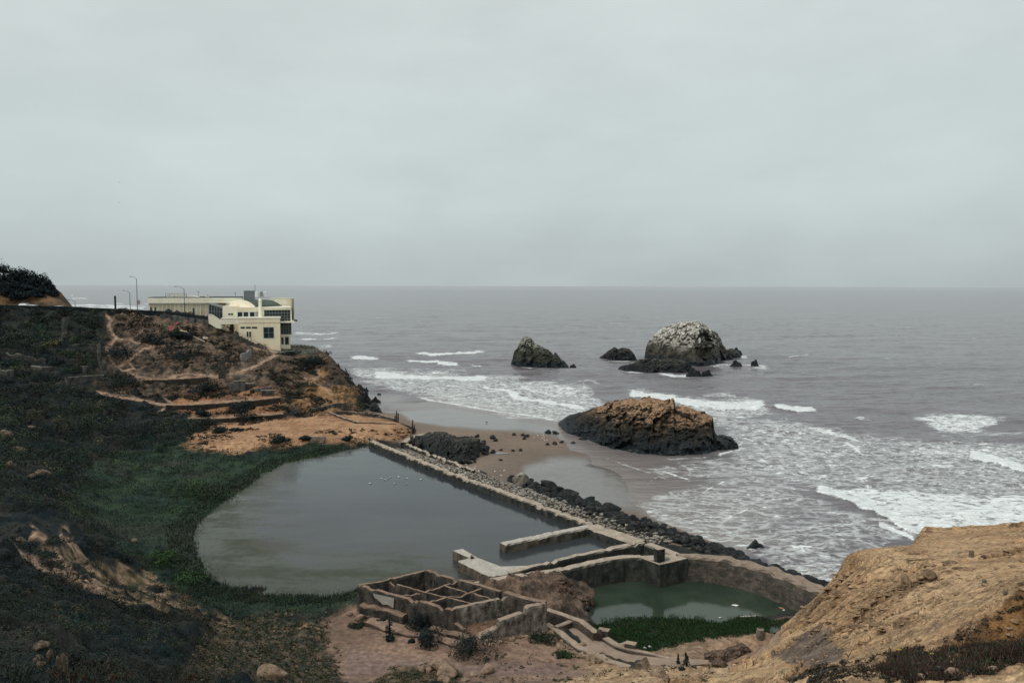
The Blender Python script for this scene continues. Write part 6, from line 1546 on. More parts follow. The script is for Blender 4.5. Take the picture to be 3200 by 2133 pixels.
# the arched rock: a tunnel is cut through its right shoulder
a = at_y(2183, 1055, 368)
tun = []
ux = ray(2186, 1063); ux = ux / np.linalg.norm(ux); rx = np.array([ux[1], -ux[0], 0]); rx /= np.linalg.norm(rx); upv = np.cross(rx, ux)
ctr = np.array(CAM) + ux * (394 / ux[1])
def cone(w0, h0, w1, h1, dd0, dd1, shift=(0, 0)):
    vs = []; n = 12
    for dist_, w_, h_, sx_, sz_ in ((dd0, w0, h0, shift[0], shift[1]), (dd1, w1, h1, 0, 0)):
        for k in range(n):
            t = 2 * math.pi * k / n; vs.append(ctr + ux * dist_ + rx * (w_ * math.cos(t) + sx_) + upv * (h_ * math.sin(t) + sz_))
    return np.array(vs), [list(range(n))[::-1], list(range(n, 2 * n))] + [[k, (k + 1) % n, n + (k + 1) % n, n + k] for k in range(n)]
sea_rock('arch_rock', [(2016, 1112), (2020, 1085), (2030, 1060), (2045, 1045), (2075, 1024), (2110, 1012), (2150, 1008), (2172, 1004), (2195, 1012), (2215, 1028), (2235, 1040), (2252, 1058), (2262, 1085), (2268, 1095), (2285, 1087), (2305, 1095), (2317, 1112)],
         [(2016, 1122), (2060, 1128), (2120, 1138), (2180, 1145), (2225, 1142), (2262, 1125), (2290, 1117), (2317, 1116)], 36, M_SR2, 'large pale-topped rock with an arch through its right shoulder, far out in the surf', p_front=2.3, amp=2.0, fs=.10, seed=8, ns=140, nt_=90, crest=.5,
         cut=cone(.8, 1.9, .55, 1.45, -30, 30, (.2, -.2)), hollow=(2200, 1085, 26, 44, 7.5))
sea_rock('ledge_rock', [(1930, 1153), (1940, 1143), (1980, 1136), (2000, 1124), (2020, 1122), (2060, 1124), (2100, 1122), (2140, 1128), (2158, 1140), (2164, 1156)], [(1930, 1155), (1950, 1162), (2010, 1164), (2090, 1166), (2140, 1165), (2164, 1160)], 18, M_SR4, 'flat black rock ledge in front of the arched rock', amp=1.2, fs=.2, seed=9)
sea_rock('peak_rock', [(1597, 1136), (1602, 1115), (1608, 1096), (1618, 1085), (1625, 1068), (1634, 1053), (1642, 1048), (1654, 1050), (1662, 1062), (1668, 1072), (1685, 1080), (1700, 1088), (1715, 1096), (1728, 1112), (1733, 1100), (1740, 1106), (1752, 1122), (1766, 1130), (1776, 1145)], [(1597, 1140), (1630, 1144), (1700, 1146), (1750, 1147), (1776, 1147)], 20, M_SR3, 'steep pointed rock with pale bird-stained peak, left of the far rocks', p_front=2.2, amp=1.4, fs=.16, seed=11)
sea_rock('low_rock', [(1868, 1120), (1890, 1105), (1908, 1092), (1918, 1084), (1930, 1092), (1945, 1088), (1965, 1090), (1980, 1104), (1990, 1123)], [(1868, 1122), (1920, 1124), (1990, 1126)], 14, M_SR4, 'low dark rock between the pointed rock and the arched rock', amp=1.0, fs=.2, seed=12)
for k, (u0, u1, vt, vb, lab) in enumerate(((1780, 1801, 1138, 1147, 'tiny black rock at the right foot of the pointed rock'), (2144, 2192, 1150, 1176, 'black rock at the right end of the flat ledge'), (2190, 2228, 1156, 1177, 'second small black rock right of the flat ledge'),
                                          (2281, 2320, 1127, 1146, 'small black rock with white water right of the arched rock'), (2345, 2372, 1124, 1146, 'rightmost small black rock near the arched rock'), (2285, 2320, 1088, 1112, 'round black rock touching the right end of the arched rock'), (2250, 2290, 1108, 1122, 'low black rock below the right end of the arched rock'),
                                          (2334, 2390, 1690, 1716, 'lone big black boulder in the swash beyond the boulder bank'), (1105, 1140, 1205, 1265, 'tall black rock at the foot of the cliff point'), (1125, 1165, 1222, 1285, 'black leaning rock at the sea end of the cliff'), (1115, 1198, 1258, 1300, 'big grey boulder beside the walled plateau'), (1155, 1190, 1242, 1258, 'low black rock off the cliff point'), (1178, 1192, 1228, 1234, 'tiny rock in the wash left of the beach'), (1090, 1152, 1205, 1222, 'flat black rock in the surf at the cliff point'),
                                          (2284, 2308, 1380, 1402, 'black rock splashed by spray at the right tip of the headland rock'))):
    us = np.linspace(u0, u1, 7); w_ = u1 - u0
    top_ = [(u, vb - (vb - vt) * max(.05, math.sin(math.pi * (.04 + .92 * i / 6)) ** .8 * (1 + .25 * math.sin(k * 3 + i * 2.1)))) for i, u in enumerate(us)]
    dp = np.linalg.norm(at_z(u1, vb, 0) - at_z(u0, vb, 0)) * .8
    sea_rock('sea_rock', top_, [(u0, vb), (u1, vb)], dp, M_SR4 if 'grey' not in lab else M_SR3, lab, amp=.12 * dp ** .9, fs=1.4 / dp, seed=20 + k, ns=36, nt_=28, sink=.8)

# the dark heap on the beach under the curved bulwark
sea_rock('rock_heap', [(1268, 1392), (1285, 1375), (1330, 1362), (1372, 1356), (1395, 1362), (1420, 1374), (1460, 1373), (1490, 1371), (1515, 1380), (1530, 1394), (1525, 1402), (1500, 1412)], [(1268, 1398), (1310, 1412), (1360, 1428), (1400, 1440), (1450, 1444), (1490, 1432), (1532, 1400)][:7], 22, M_SR4, 'broad black rock heap on the beach beside the broken second wall', amp=1.3, fs=.22, seed=41, ns=110, zb=.8, p_front=2.0)
# rock between ruin and pond
M_OUT = rock_mat('brown_outcrop', (.075, .052, .04), (.215, .145, .105), wet_z=.6, scale=.8, dist=.2)
sea_rock('outcrop', [(1575, 1818), (1610, 1806), (1660, 1800), (1700, 1801), (1745, 1797), (1770, 1806), (1790, 1818)], [(1575, 1850), (1640, 1872), (1700, 1880), (1760, 1868), (1790, 1850)], 9, M_OUT, 'low layered brown rock between the ruin and the curved pond wall', amp=.7, fs=.4, seed=42, zb=2.0, ns=80, p_front=1.8)
sea_rock('outcrop', [(1700, 1850), (1712, 1822), (1735, 1812), (1755, 1818), (1775, 1835), (1795, 1846), (1800, 1862)], [(1700, 1872), (1740, 1880), (1800, 1872)], 5.5, M_OUT, 'rounded brown rock knob beside the roofless ruin', amp=.6, fs=.5, seed=43, zb=1.5, ns=60)
sea_rock('outcrop', [(1715, 1885), (1740, 1872), (1790, 1862), (1830, 1856), (1852, 1865), (1860, 1885), (1858, 1900)], [(1715, 1920), (1750, 1930), (1800, 1928), (1840, 1915), (1860, 1900)], 6, M_OUT, 'wide brown rock sticking out into the left side of the green pond', amp=.6, fs=.5, seed=44, zb=.2, ns=60)
sea_rock('outcrop', [(2200, 2054), (2225, 2036), (2260, 2040), (2290, 2026), (2320, 2018), (2345, 2030), (2352, 2040)], [(2200, 2062), (2260, 2072), (2352, 2042)], 3.5, M_OUT, 'crumbling brown rock knob by the trail at the back of the pond sand', amp=.4, fs=.8, seed=45, zb=3.2, ns=50)

# ---- loose boulders
def boulder_mesh(seed, sub=3, flat=.8):
    import bmesh
    bm = bmesh.new(); bmesh.ops.create_icosphere(bm, subdivisions=sub, radius=1.0)
    co = np.array([v.co[:] for v in bm.verts]); fc_ = np.array([[v.index for v in f.verts] for f in bm.faces]); bm.free()
    r = np.random.default_rng(seed)
    for k in range(11):
        n = r.normal(size=3); n /= np.linalg.norm(n); d = r.uniform(.42, .82)
        ex = np.maximum(co @ n - d, 0); co = co - ex[:, None] * n[None, :] * .9
    co += co * (fbm3(co, 1.6, 3, .55, seed)[:, None] * .22) + co * (fbm3(co, 5.0, 2, .5, seed)[:, None] * .06)
    co *= np.array([r.uniform(.9, 1.25), r.uniform(.75, 1.0), r.uniform(.6, .85) * flat / .8])
    return co, fc_
BOUL = [boulder_mesh(100 + k) for k in range(10)]
M_BD = rock_mat('dark_boulder', (.007, .012, .016), (.032, .033, .031), wet_z=.9, scale=1.2, cap=(.12, .11, .09), cap_n=(.75, 1.0), cap_z=(1.5, 3.5), dist=.12)
M_BP = rock_mat('pale_rubble', (.055, .05, .042), (.21, .18, .145), wet_z=.3, scale=1.4, cap=(.40, .37, .32), cap_n=(.6, .95), cap_z=(.5, 2.2), dist=.1)
M_BB = rock_mat('tan_stone', (.20, .14, .095), (.42, .31, .22), wet_z=-9, scale=2.0, dist=.06)
_bm = {}
def boulder(p, s, mat, lab, name='boulder', group=None, cat='boulder', seed=None, sink=.25):
    k = (seed if seed is not None else random.randrange(10)) % 10
    key = (k, mat.name)
    if key not in _bm:
        _bm[key] = np_mesh(name, BOUL[k][0], BOUL[k][1], False); _bm[key].materials.append(mat)
    o = link(name, _bm[key]); sc_ = (s * random.uniform(.85, 1.15), s * random.uniform(.85, 1.15), s * random.uniform(.8, 1.1))
    o.scale = sc_; o.location = (float(p[0]), float(p[1]), float(p[2] + s * (.55 - sink))); o.rotation_euler = (random.uniform(-.3, .3), random.uniform(-.3, .3), random.uniform(0, 6.28))
    tag(o, lab, cat, group); return o
def stuff_rocks(name, P, S, mat):
    vs = []; fs = []; b = 0; r = np.random.default_rng(9)
    lowp = [boulder_mesh(200 + k, 2) for k in range(5)]
    for p, s in zip(P, S):
        co, f = lowp[r.integers(5)]; a = r.uniform(0, 6.28); R = np.array([[math.cos(a), -math.sin(a), 0], [math.sin(a), math.cos(a), 0], [0, 0, 1]])
        fl_ = np.array([1.25, 1.0, .45]) if name == 'bluff_stones' else 1.0
        q = (co * s * r.uniform(.8, 1.2, 3) * fl_) @ R.T + np.array([p[0], p[1], p[2] + s * .25]); vs.append(q); fs.append(f + b); b += len(q)
    o = link(name, np_mesh(name, np.concatenate(vs), np.concatenate(fs)), mat); tag(o, kind='stuff'); return o
Wl = np.array(resample(WALL, .5)); Wn = np.array(offset(resample(WALL, .5), 1.0))[:, :2] - Wl[:, :2]
wu = np.array([project(*[np.array(c) for c in p])[0] for p in Wl])
def band(u, off, jit=0.0):
    i = int(np.argmin(np.abs(wu - u))); p = Wl[i, :2] + Wn[i] * off + np.array([random.uniform(-jit, jit), random.uniform(-jit, jit)]); return np.array([p[0], p[1], ground(p[0], p[1])])
n_p = n_d = 0
rr_ = random.Random(21)
# pale rubble beside the long wall (largest first kept as single stones)
pale = []
for k in range(2200):
    u = rr_.uniform(1200, 2020); wmax = 2.2 + 3.4 * float(sstep(1250, 1420, np.array(u))) - 1.2 * float(sstep(1700, 1950, np.array(u)))
    pale.append((u, 1.1 + rr_.random() ** 1.2 * wmax, rr_.uniform(.16, .46) * (1.25 if u > 1560 else .95)))
pale.sort(key=lambda t: -t[2])
for u, off, s in pale[:140]:
    p = band(u, off, .2); p[2] = max(p[2], 1.1) + rr_.uniform(0, .3); boulder(p, s, M_BP, 'pale stone in the rubble bank beside the long sea wall', 'rubble_stone', 'pale rubble beside the sea wall', 'stone', rr_.randrange(10))
PP = [band(u, off, .2) for u, off, s in pale[140:]]
for p in PP: p[2] = max(p[2], 1.0)
stuff_rocks('rubble', PP, [s for u, off, s in pale[140:]], M_BP)
# black boulder bank
dark = []
PATHD = [(1600, 1500, 3.0), (1700, 1540, 5), (1800, 1580, 7), (1900, 1620, 8), (2000, 1655, 9), (2100, 1685, 8), (2200, 1718, 7), (2300, 1746, 6), (2400, 1776, 5), (2500, 1803, 4), (2600, 1832, 3)]
pd = [(at_z(u, v, .8), w_) for u, v, w_ in PATHD]
for k in range(1000):
    t = rr_.uniform(0, len(pd) - 1.001); i = int(t); f = t - i
    c = pd[i][0] * (1 - f) + pd[i + 1][0] * f; w_ = pd[i][1] * (1 - f) + pd[i + 1][1] * f
    d = (pd[i + 1][0] - pd[i][0])[:2]; d /= np.linalg.norm(d); nn = np.array([-d[1], d[0]])
    o_ = rr_.uniform(-1, 1); p = c[:2] + nn * o_ * w_ * .5
    s = rr_.uniform(.4, 1.0) * (1.0 if i < 7 else .85)
    hz_ = max(ground(p[0], p[1]), .1)
    dark.append((np.array([p[0], p[1], hz_ + max(0, rr_.uniform(-.2, .8) * (1 - abs(o_)))]), s))
dark.sort(key=lambda t: -t[1])
for p, s in dark[:150]: boulder(p, s, M_BD, 'black wet boulder in the bank between the walls and the surf', 'boulder', 'black boulders along the surf', 'boulder', rr_.randrange(10))
stuff_rocks('boulder_bank', [p for p, s in dark[150:]], [s * .9 for p, s in dark[150:]], M_BD)
for (u, v, s, lab) in ((1625, 1512, 2.3, 'big dark lump topped by dark birds in the pale rubble'), (1718, 1522, 1.9, 'upright dark boulder at the start of the black bank'), (1740, 1532, 1.7, 'broad dark boulder right of the upright one'), (1775, 1545, 1.8, 'sloping dark boulder below the wet sand basin'), (1800, 1555, 1.5, 'round dark boulder at the edge of the wet sand'), (1840, 1565, 1.6, 'flat-topped dark boulder at the basin edge'), (1905, 1590, 1.8, 'tall dark boulder nearest the grey basin'), (1660, 1528, 1.4, 'brown lump at the edge of the pale rubble')):
    p = at_z(u, v, 1.0); p[2] = max(.4, ground(p[0], p[1])); boulder(p, s, M_BD if s != 2.3 else M_BP, lab, 'boulder', None, 'boulder', int(u) % 10)
heap = []
for k in range(90):
    t = rr_.random(); u = 1330 + 190 * t; v = rr_.uniform(1375, 1400 + 70 * (1 - abs(t - .55) * 1.6)); p = at_z(u, v, 1.2); heap.append((np.array([p[0], p[1], max(.5, ground(p[0], p[1])) + .1]), rr_.uniform(.4, 1.3)))
for p, s in heap[:26]: boulder(p, s, M_BD, 'black boulder in the heap on the beach below the bulwark wall', 'boulder', 'black boulders of the beach heap', 'boulder', rr_.randrange(10))
stuff_rocks('heap_rocks', [p for p, s in heap[26:]], [s for p, s in heap[26:]], M_BD)
# single rocks on the beach
for (u, v, s, lab) in ((1607, 1359, .75, 'dark rock alone on the sand left of the bird flock'), (1633, 1360, .7, 'dark rock with white birds on the sand'), (1645, 1364, .9, 'flat dark rock in the middle of the beach cluster'), (1638, 1372, .6, 'low rock at the foot of the beach cluster'), (1540, 1370, 1.2, 'wide flat dark rock on the sand right of the black heap'), (1548, 1378, .7, 'small flat rock just below the wide flat one'), (1712, 1353, 1.1, 'dark rock at the left foot of the headland rock'), (1735, 1354, .9, 'low dark rock nearest the left foot of the headland rock'), (1712, 1390, .6, 'small dark rock below the bird flock'), (1732, 1388, .8, 'dark rock in the row below the bird flock'), (1755, 1383, .7, 'dark rock between the row and the headland'), (1790, 1386, .8, 'dark rock close under the headland'), (1820, 1378, 1.6, 'big dark rock under the left side of the headland'), (1566, 1407, .6, 'round dark rock alone on the wet sand'), (1604, 1409, .5, 'flat dark sliver of rock on the wet sand'), (1628, 1408, .6, 'dark rock on the sand right of the flat sliver'), (1542, 1415, .9, 'dark rock at the end of a bright puddle'), (1526, 1417, .5, 'low rock left of the bright puddle'), (1565, 1438, .45, 'tiny dark rock on the brown sand'), (1465, 1447, .8, 'dark rock at the lower right tip of the black heap'), (1490, 1365, .9, 'dark rock at the upper right edge of the black heap')):
    p = hit(u, v); boulder(p, s, M_BD, lab, 'beach_rock', None, 'rock', int(u) % 10)
# pale stones by the ruin and walkway
for (u, v, s, lab) in ((1150, 1915, .8, 'round pale boulder at the left corner of the ruin'), (1127, 1934, .7, 'pale stone below the round boulder at the ruin corner'), (1700, 1970, .8, 'pale boulder at the right corner of the ruin'), (1368, 2085, .95, 'large pale boulder on the dirt path, tallest of its group'), (1395, 2108, 1.1, 'brown boulder right of the tallest pale one on the path'), (1322, 2094, .55, 'pale stone left of the tall boulder group'), (1338, 2096, .4, 'small stone beside the pale stone on the path'), (1378, 2128, .5, 'stone at the bottom of the path boulder group'), (1398, 2131, .5, 'rounded stone at the bottom right of the path boulder group'), (1420, 2106, .6, 'dark stone at the right of the path boulder group'), (1522, 2098, .7, 'grey stone alone on the dirt near the bottom edge'), (1453, 2127, .35, 'small pale stone alone on the dirt'), (1480, 2110, .4, 'grey stone left of the lone grey one'), (845, 2113, 1.2, 'white angular slab of rock in the dry grass at the bottom'), (2250, 2082, .8, 'dark knobbly rock at the brow of the dirt mound'), (2055, 2108, .75, 'yellowish flat-topped rock on the front mound'), (2195, 2118, .4, 'small orange rock on the front mound'), (2083, 2128, .4, 'dark small rock at the bottom of the front mound'), (2212, 2052, .5, 'square dark stone at the trail bend')):
    p = hit(u, v); boulder(p, s, M_BB if 'dark' not in lab else M_OUT, lab, 'stone', None, 'stone', int(u) % 10)
for k in range(44):
    t = rr_.random(); u = 1700 + 190 * t + rr_.uniform(-14, 14); v = 1968 + 92 * t + rr_.uniform(-6, 40) * (1 - .4 * t); p = hit(u, v); boulder(p, rr_.uniform(.22, .55), M_BB, 'pale stone scattered below the landward walkway kerb', 'stone', 'pale stones below the walkway kerb', 'stone', rr_.randrange(10))
for k in range(9):
    p = hit(1528 + k * 16 + rr_.uniform(-5, 5), 2018 - k * 4.5 + rr_.uniform(-3, 3)); boulder(p, rr_.uniform(.2, .36), M_BB, 'small pale stone in the row at the foot of the ruin wall', 'stone', 'row of stones at the foot of the ruin', 'stone', rr_.randrange(10))
M_CRAG = rock_mat('bluff_crag', (.15, .095, .058), (.36, .25, .155), wet_z=-9, scale=1.8, dist=.12)
def plates(name, P, S, mat):
    vs = []; fs = []; b = 0; r = np.random.default_rng(19); lowp = [boulder_mesh(300 + k, 2) for k in range(6)]
    for p, s in zip(P, S):
        co, f = lowp[r.integers(6)]; q = co * np.array([s * r.uniform(1.1, 2.2), s * r.uniform(.6, 1.0), s * r.uniform(.16, .34)])
        t = r.uniform(-.5, -.1); q = np.stack([q[:, 0], q[:, 1] * math.cos(t) - q[:, 2] * math.sin(t), q[:, 1] * math.sin(t) + q[:, 2] * math.cos(t)], -1)
        a = r.normal() * .45; q = np.stack([q[:, 0] * math.cos(a) - q[:, 1] * math.sin(a), q[:, 0] * math.sin(a) + q[:, 1] * math.cos(a), q[:, 2]], -1)
        vs.append(q + np.array([p[0], p[1], p[2] + s * .02])); fs.append(f + b); b += len(q)
    o = link(name, np_mesh(name, np.concatenate(vs), np.concatenate(fs)), mat); tag(o, kind='stuff'); return o
pR = []; pS = []
cz = np.array([(2500, 1930), (2600, 1850), (2700, 1900), (2760, 1930), (2820, 1820), (2900, 1790), (2680, 1960), (2560, 1960), (2640, 1800), (2740, 1850), (2960, 1775)])
for k in range(330):
    c_ = cz[rr_.randrange(len(cz))]; u = rr_.gauss(c_[0], 42); v = rr_.gauss(c_[1], 24); p = hit(u, v)
    if u < 2490 or p[1] > 70 or p[1] < 30 or p[0] < 10: continue
    pR.append(p); pS.append(rr_.uniform(.10, .34) * p[1] / 50)
plates('ledge_stones', pR, pS, rock_mat('ledge_stone', (.25, .165, .10), (.46, .325, .20), wet_z=-9, scale=2.2, dist=.06))
# rubble round the foot of the ruin
rb = []; rs2 = []
for k in range(260):
    f = rr_.random(); 
    if k % 3 == 0: p = RP(f, -.09 - .1 * rr_.random()); 
    elif k % 3 == 1: p = RP(1.03 + .07 * rr_.random(), rr_.random())
    else: p = RP(.76 + .2 * rr_.random(), .1 + .8 * rr_.random() ** .5)
    z = ground(p[0], p[1]) if k % 3 < 2 else 3.95
    rb.append(np.array([p[0], p[1], z])); rs2.append(rr_.uniform(.06, .2) * (1 + rr_.random() ** 4))
stuff_rocks('ruin_rubble', rb, rs2, rock_mat('ruin_rubble_stone', (.09, .065, .05), (.27, .20, .15), wet_z=-9, scale=2.5, dist=.04))
# weathered stub posts and stones on the bluff
m_st = simple_mat('weathered_stub', (.16, .125, .09), .95, .3, 6, bump=.4)
for (u, v, w_, h, lab) in ((3075, 1828, .17, .33, 'grey square post stub in the middle of the bluff path'), (3140, 1859, .15, .27, 'grey square post stub lowest on the bluff path'), (3035, 1740, .26, .46, 'tall post stub at the top of the bluff path'), (3074, 1740, .42, .26, 'brown low stone beside the tall post stub')):
    p = hit(u, v); mb = MB()
    if 'stone' in lab: boulder(p, .2, M_OUT, lab, 'stone', None, 'stone', 4); continue
    w_, h = {.33: (8, 16), .27: (7, 14), .46: (9, 18)}[h]; w_ *= mpp(p); h *= mpp(p); w2 = w_ * .5; q = lambda s, z, o: [(p[0] + o - w2 * s, p[1] - w2 * s, p[2] + z), (p[0] + o + w2 * s, p[1] - w2 * s, p[2] + z), (p[0] + o + w2 * s, p[1] + w2 * s, p[2] + z), (p[0] + o - w2 * s, p[1] + w2 * s, p[2] + z)]
    mb.hexa(q(1.1, -.2, 0) + q(1, h * .9, .02)); mb.hexa(q(.98, h * .9, .02) + q(.75, h, .03)); o = mb.build('post_stub', m_st, None, origin=(p[0], p[1], p[2] - .2)); tag(o, lab, 'post')
sR = []; sS = []
for k in range(800):
    u = rr_.uniform(2480, 3200); v = rr_.uniform(1710, 2100); p = hit(u, v)
    if p[1] > 72 or p[1] < 15 or p[0] < 10: continue
    sR.append(p); sS.append(rr_.uniform(.02, .05) * (1 + 4.0 * rr_.random() ** 6) * (p[1] / 30) ** .8)
stuff_rocks('bluff_stones', sR, sS, rock_mat('bluff_stone', (.24, .155, .095), (.42, .29, .18), wet_z=-9, scale=3.0, dist=.03))
for k, (u, v, s, lab) in enumerate(((2970, 1762, .9, 'dark cracked boulder half buried in the upper bluff'), (2995, 1776, .5, 'small dark rock right of the cracked boulder on the bluff'), (2900, 1795, 1.2, 'long dark ledge rock across the middle of the bluff'), (2830, 1812, .9, 'broken ledge rock in the middle of the bluff'), (2620, 1860, .9, 'dark jutting rock near the left rim of the bluff'), (2680, 1960, .7, 'dark flat crag low on the bluff'), (2730, 1945, .8, 'sharp crag above the flat one on the bluff'), (2605, 1892, .6, 'small crag below the rim of the bluff'))):
    p = hit(u, v); s *= .62; o = boulder(p, s, M_CRAG, lab, 'crag', None, 'rock', k); o.scale = (s * 1.5, s * .8, s * .5); o.location.z = p[2] + .05
# ------------------------------------------------------------------ plants
FR = np.random.default_rng(77)
def leaf_mat(name, rough=.8, trans=.0, var=.25):
    m = NT(name); c = m.attr('tint'); n = m.noise(.7, 3.0, .6)
    m.base(m.mix(1.0, c, m.mix(m.mr(n, .3, .7), (1 - var,) * 3, (1 + var,) * 3), 'MULTIPLY'), rough, .2); return m.m
M_LEAF = leaf_mat('scrub_leaves'); M_BLADE = leaf_mat('grass_blades', .75)

def foliage(P, R, H, n, leaf, cols, squash=.9, up=.35, core=True):
    """leaf cards scattered through dome-shaped clumps: returns verts, quads, colours"""
    N = len(P); P = np.asarray(P, float); R = np.asarray(R, float); H = np.asarray(H, float); leaf = np.broadcast_to(leaf, N)
    d = FR.normal(size=(N, n, 3)); d[..., 2] = np.abs(d[..., 2]) - .15; d /= np.linalg.norm(d, axis=-1, keepdims=True)
    rad = FR.uniform(.45, 1.05, (N, n, 1)) ** .6 * (1 + .25 * np.sin(d[..., :1] * 5 + FR.uniform(0, 6, (N, 1, 1))))
    c = P[:, None, :] + d * rad * np.stack([R, R, H], -1)[:, None, :]
    nr = d + FR.normal(size=(N, n, 3)) * .42; nr[..., 2] += up; nr /= np.linalg.norm(nr, axis=-1, keepdims=True)
    t = np.cross(nr, FR.normal(size=(N, n, 3))); t /= np.linalg.norm(t, axis=-1, keepdims=True) + 1e-9; b = np.cross(nr, t)
    s = leaf[:, None, None] * FR.uniform(.5, 1.3, (N, n, 1))
    q = np.stack([c - t * s, c + b * s * .55 - t * s * .1, c + t * s, c - b * s * .55 + t * s * .1], 2)
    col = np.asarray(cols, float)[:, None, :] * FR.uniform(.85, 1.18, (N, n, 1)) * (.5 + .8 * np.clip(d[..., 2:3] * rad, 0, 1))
    V = q.reshape(-1, 3); CC = np.repeat(col.reshape(-1, 3), 4, axis=0); Q = np.arange(len(V)).reshape(-1, 4)
    return V, Q, CC
def leaf_obj(name, parts, mat, parent=None, org=None, kind=None):
    V = np.concatenate([p[0] for p in parts]); CC = np.concatenate([p[2] for p in parts]); b = 0; Qs = []
    for p in parts: Qs.append(p[1] + b); b += len(p[0])
    o_ = np.zeros(3) if org is None else np.asarray(org, float)
    me = np_mesh(name, V - o_, np.concatenate(Qs)); vcol(me, 'tint', np.clip(CC, 0, 1))
    o = link(name, me, mat, parent)
    if org is not None and parent is None: o.location = [float(k) for k in org]
    if kind: tag(o, kind=kind)
    return o
def pick(mask, n):
    w_ = np.clip(mask, 0, 1) * (GV > 880) * (GV < 2400) * (GU > -260) * (GU < 3460)
    w_ = w_.ravel(); w_ = w_ / w_.sum(); k = FR.choice(w_.size, n, p=w_)
    return k
# how squarely the ground faces the viewer decides how many plants are seen there
gyv, gxv = np.gradient(GZ); 
seen = np.ones_like(GZ)
GVc = np.minimum.accumulate(np.where(GY > 5, GV, 1e9), axis=0)
vis = (GV <= GVc + 2.0)
notowed = ~((GX > -52) & (GY > 250) & (GY < 300))
def clumps(mask, n, rs, nl, lf, colf=None, hk=.75, mat=M_LEAF, name='scrub'):
    k = pick(mask * vis * notowed, n); P = VCO[k].astype(float); dist = np.hypot(P[:, 0], P[:, 1])
    R = FR.uniform(rs[0], rs[1], n) * (1 + .8 * FR.random(n) ** 4); c = COLR.reshape(-1, 3)[k] * FR.uniform(.6, 1.5, (n, 1))
    if colf is not None: c = colf(P, c, n)
    P[:, 2] -= R * .15
    return foliage(P, R, R * hk * FR.uniform(.7, 1.2, n), nl, np.clip(dist * .0017 * lf, .03, .6), c)
def scrubcol(P, c, n):
    g = FR.random((n, 1)); out = np.where(g < .42, np.array([.007, .017, .022]), np.where(g < .66, np.array([.013, .028, .021]), np.where(g < .80, np.array([.036, .046, .022]), np.where(g < .93, np.array([.05, .043, .036]), np.array([.085, .068, .05])))))
    lo = fbm2(P[:, 0], P[:, 1], .05, 3, .55, 81)[:, None]; hi = fbm2(P[:, 0], P[:, 1], .16, 3, .55, 82)[:, None]
    out = np.where(lo > .16, out * np.array([.55, .62, .7]), np.where(lo < -.2, out * np.array([1.9, 1.7, 1.25]), out))
    return out * (1 + 1.3 * hi) * FR.uniform(.8, 1.2, (n, 1)) * np.array([.92, 1.15, 1.02]) * .62 + c * .25
trw = blur(blur(np.asarray(trails, float), 4), 3)
walls_open = np.zeros_like(GX)
for pl in ([(200, 1056), (206, 1062)], [(325, 1185), (311, 1150)], [(200, 1200), (330, 1196)], [(-20, 1178), (45, 1178)], [(20, 1116), (143, 1140)], [(100, 1156), (160, 1158)], [(220, 1090), (312, 1090)], [(440, 1190), (650, 1182), (810, 1180), (810, 1215)], [(520, 1268), (700, 1262), (875, 1248)], [(690, 1310), (885, 1296)], [(750, 1136), (786, 1120)], [(480, 1000), (650, 1020)], [(530, 1034), (560, 1044), (640, 1078)], [(264, 1170), (264, 1175)]): walls_open = np.maximum(walls_open, 1 - sstep(7, 13, line_d(GU, GV, pl)))
m_open = np.clip(np.maximum.reduce([sstep(.02, .2, trw), walls_open,
    (poly_sd(GU, GV, [(835, 1085), (1012, 1055), (1020, 1108), (950, 1124), (840, 1118)]) > 0).astype(float)]), 0, 1)
m_hillr = m_hill * sstep(300, 420, GU)
far_ = (GY > 100); nearL = (GY <= 100) & (GX < 5)
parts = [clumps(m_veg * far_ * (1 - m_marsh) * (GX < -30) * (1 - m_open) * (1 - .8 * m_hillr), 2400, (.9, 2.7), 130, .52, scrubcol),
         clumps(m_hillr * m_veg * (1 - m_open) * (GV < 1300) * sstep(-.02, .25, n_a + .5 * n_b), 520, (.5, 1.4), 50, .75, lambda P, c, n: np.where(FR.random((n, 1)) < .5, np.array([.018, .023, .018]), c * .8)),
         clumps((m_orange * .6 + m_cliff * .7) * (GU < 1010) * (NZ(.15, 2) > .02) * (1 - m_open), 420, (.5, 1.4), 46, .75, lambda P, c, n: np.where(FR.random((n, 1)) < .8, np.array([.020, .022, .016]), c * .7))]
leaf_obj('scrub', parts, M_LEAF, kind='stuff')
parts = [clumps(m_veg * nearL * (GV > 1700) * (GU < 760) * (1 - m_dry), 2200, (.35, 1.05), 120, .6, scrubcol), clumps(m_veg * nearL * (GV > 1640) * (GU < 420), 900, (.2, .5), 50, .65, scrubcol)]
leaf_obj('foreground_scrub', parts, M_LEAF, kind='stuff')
leaf_obj('marsh_plants', [clumps(m_marsh * (1 - m_wetbed) * (GZ > 1.2), 900, (.7, 2.2), 70, .5, lambda P, c, n: np.where(FR.random((n, 1)) < .5, np.array([.012, .030, .022]), np.where(FR.random((n, 1)) < .5, np.array([.030, .040, .026]), np.array([.022, .050, .022]))) * FR.uniform(.6, 1.3, (n, 1)), .6)], M_LEAF, kind='stuff')
leaf_obj('ground_tufts', [clumps((m_dry + m_island + .5 * m_yard * sstep(.08, .25, n_b) * (GU > 1500)), 2600, (.10, .36), 18, .8, lambda P, c, n: np.where(FR.random((n, 1)) < .5, np.array([.03, .042, .018]), np.where(FR.random((n, 1)) < .5, np.array([.05, .045, .026]), np.array([.14, .10, .06]))), .6),
                          clumps(m_plat * (NZ(.12, 1) > .12) * (GV > 1340), 160, (.3, .8), 20, .8, lambda P, c, n: np.full((n, 3), .02) * np.array([1.1, 1.2, .8]), .5)], M_LEAF, kind='stuff')
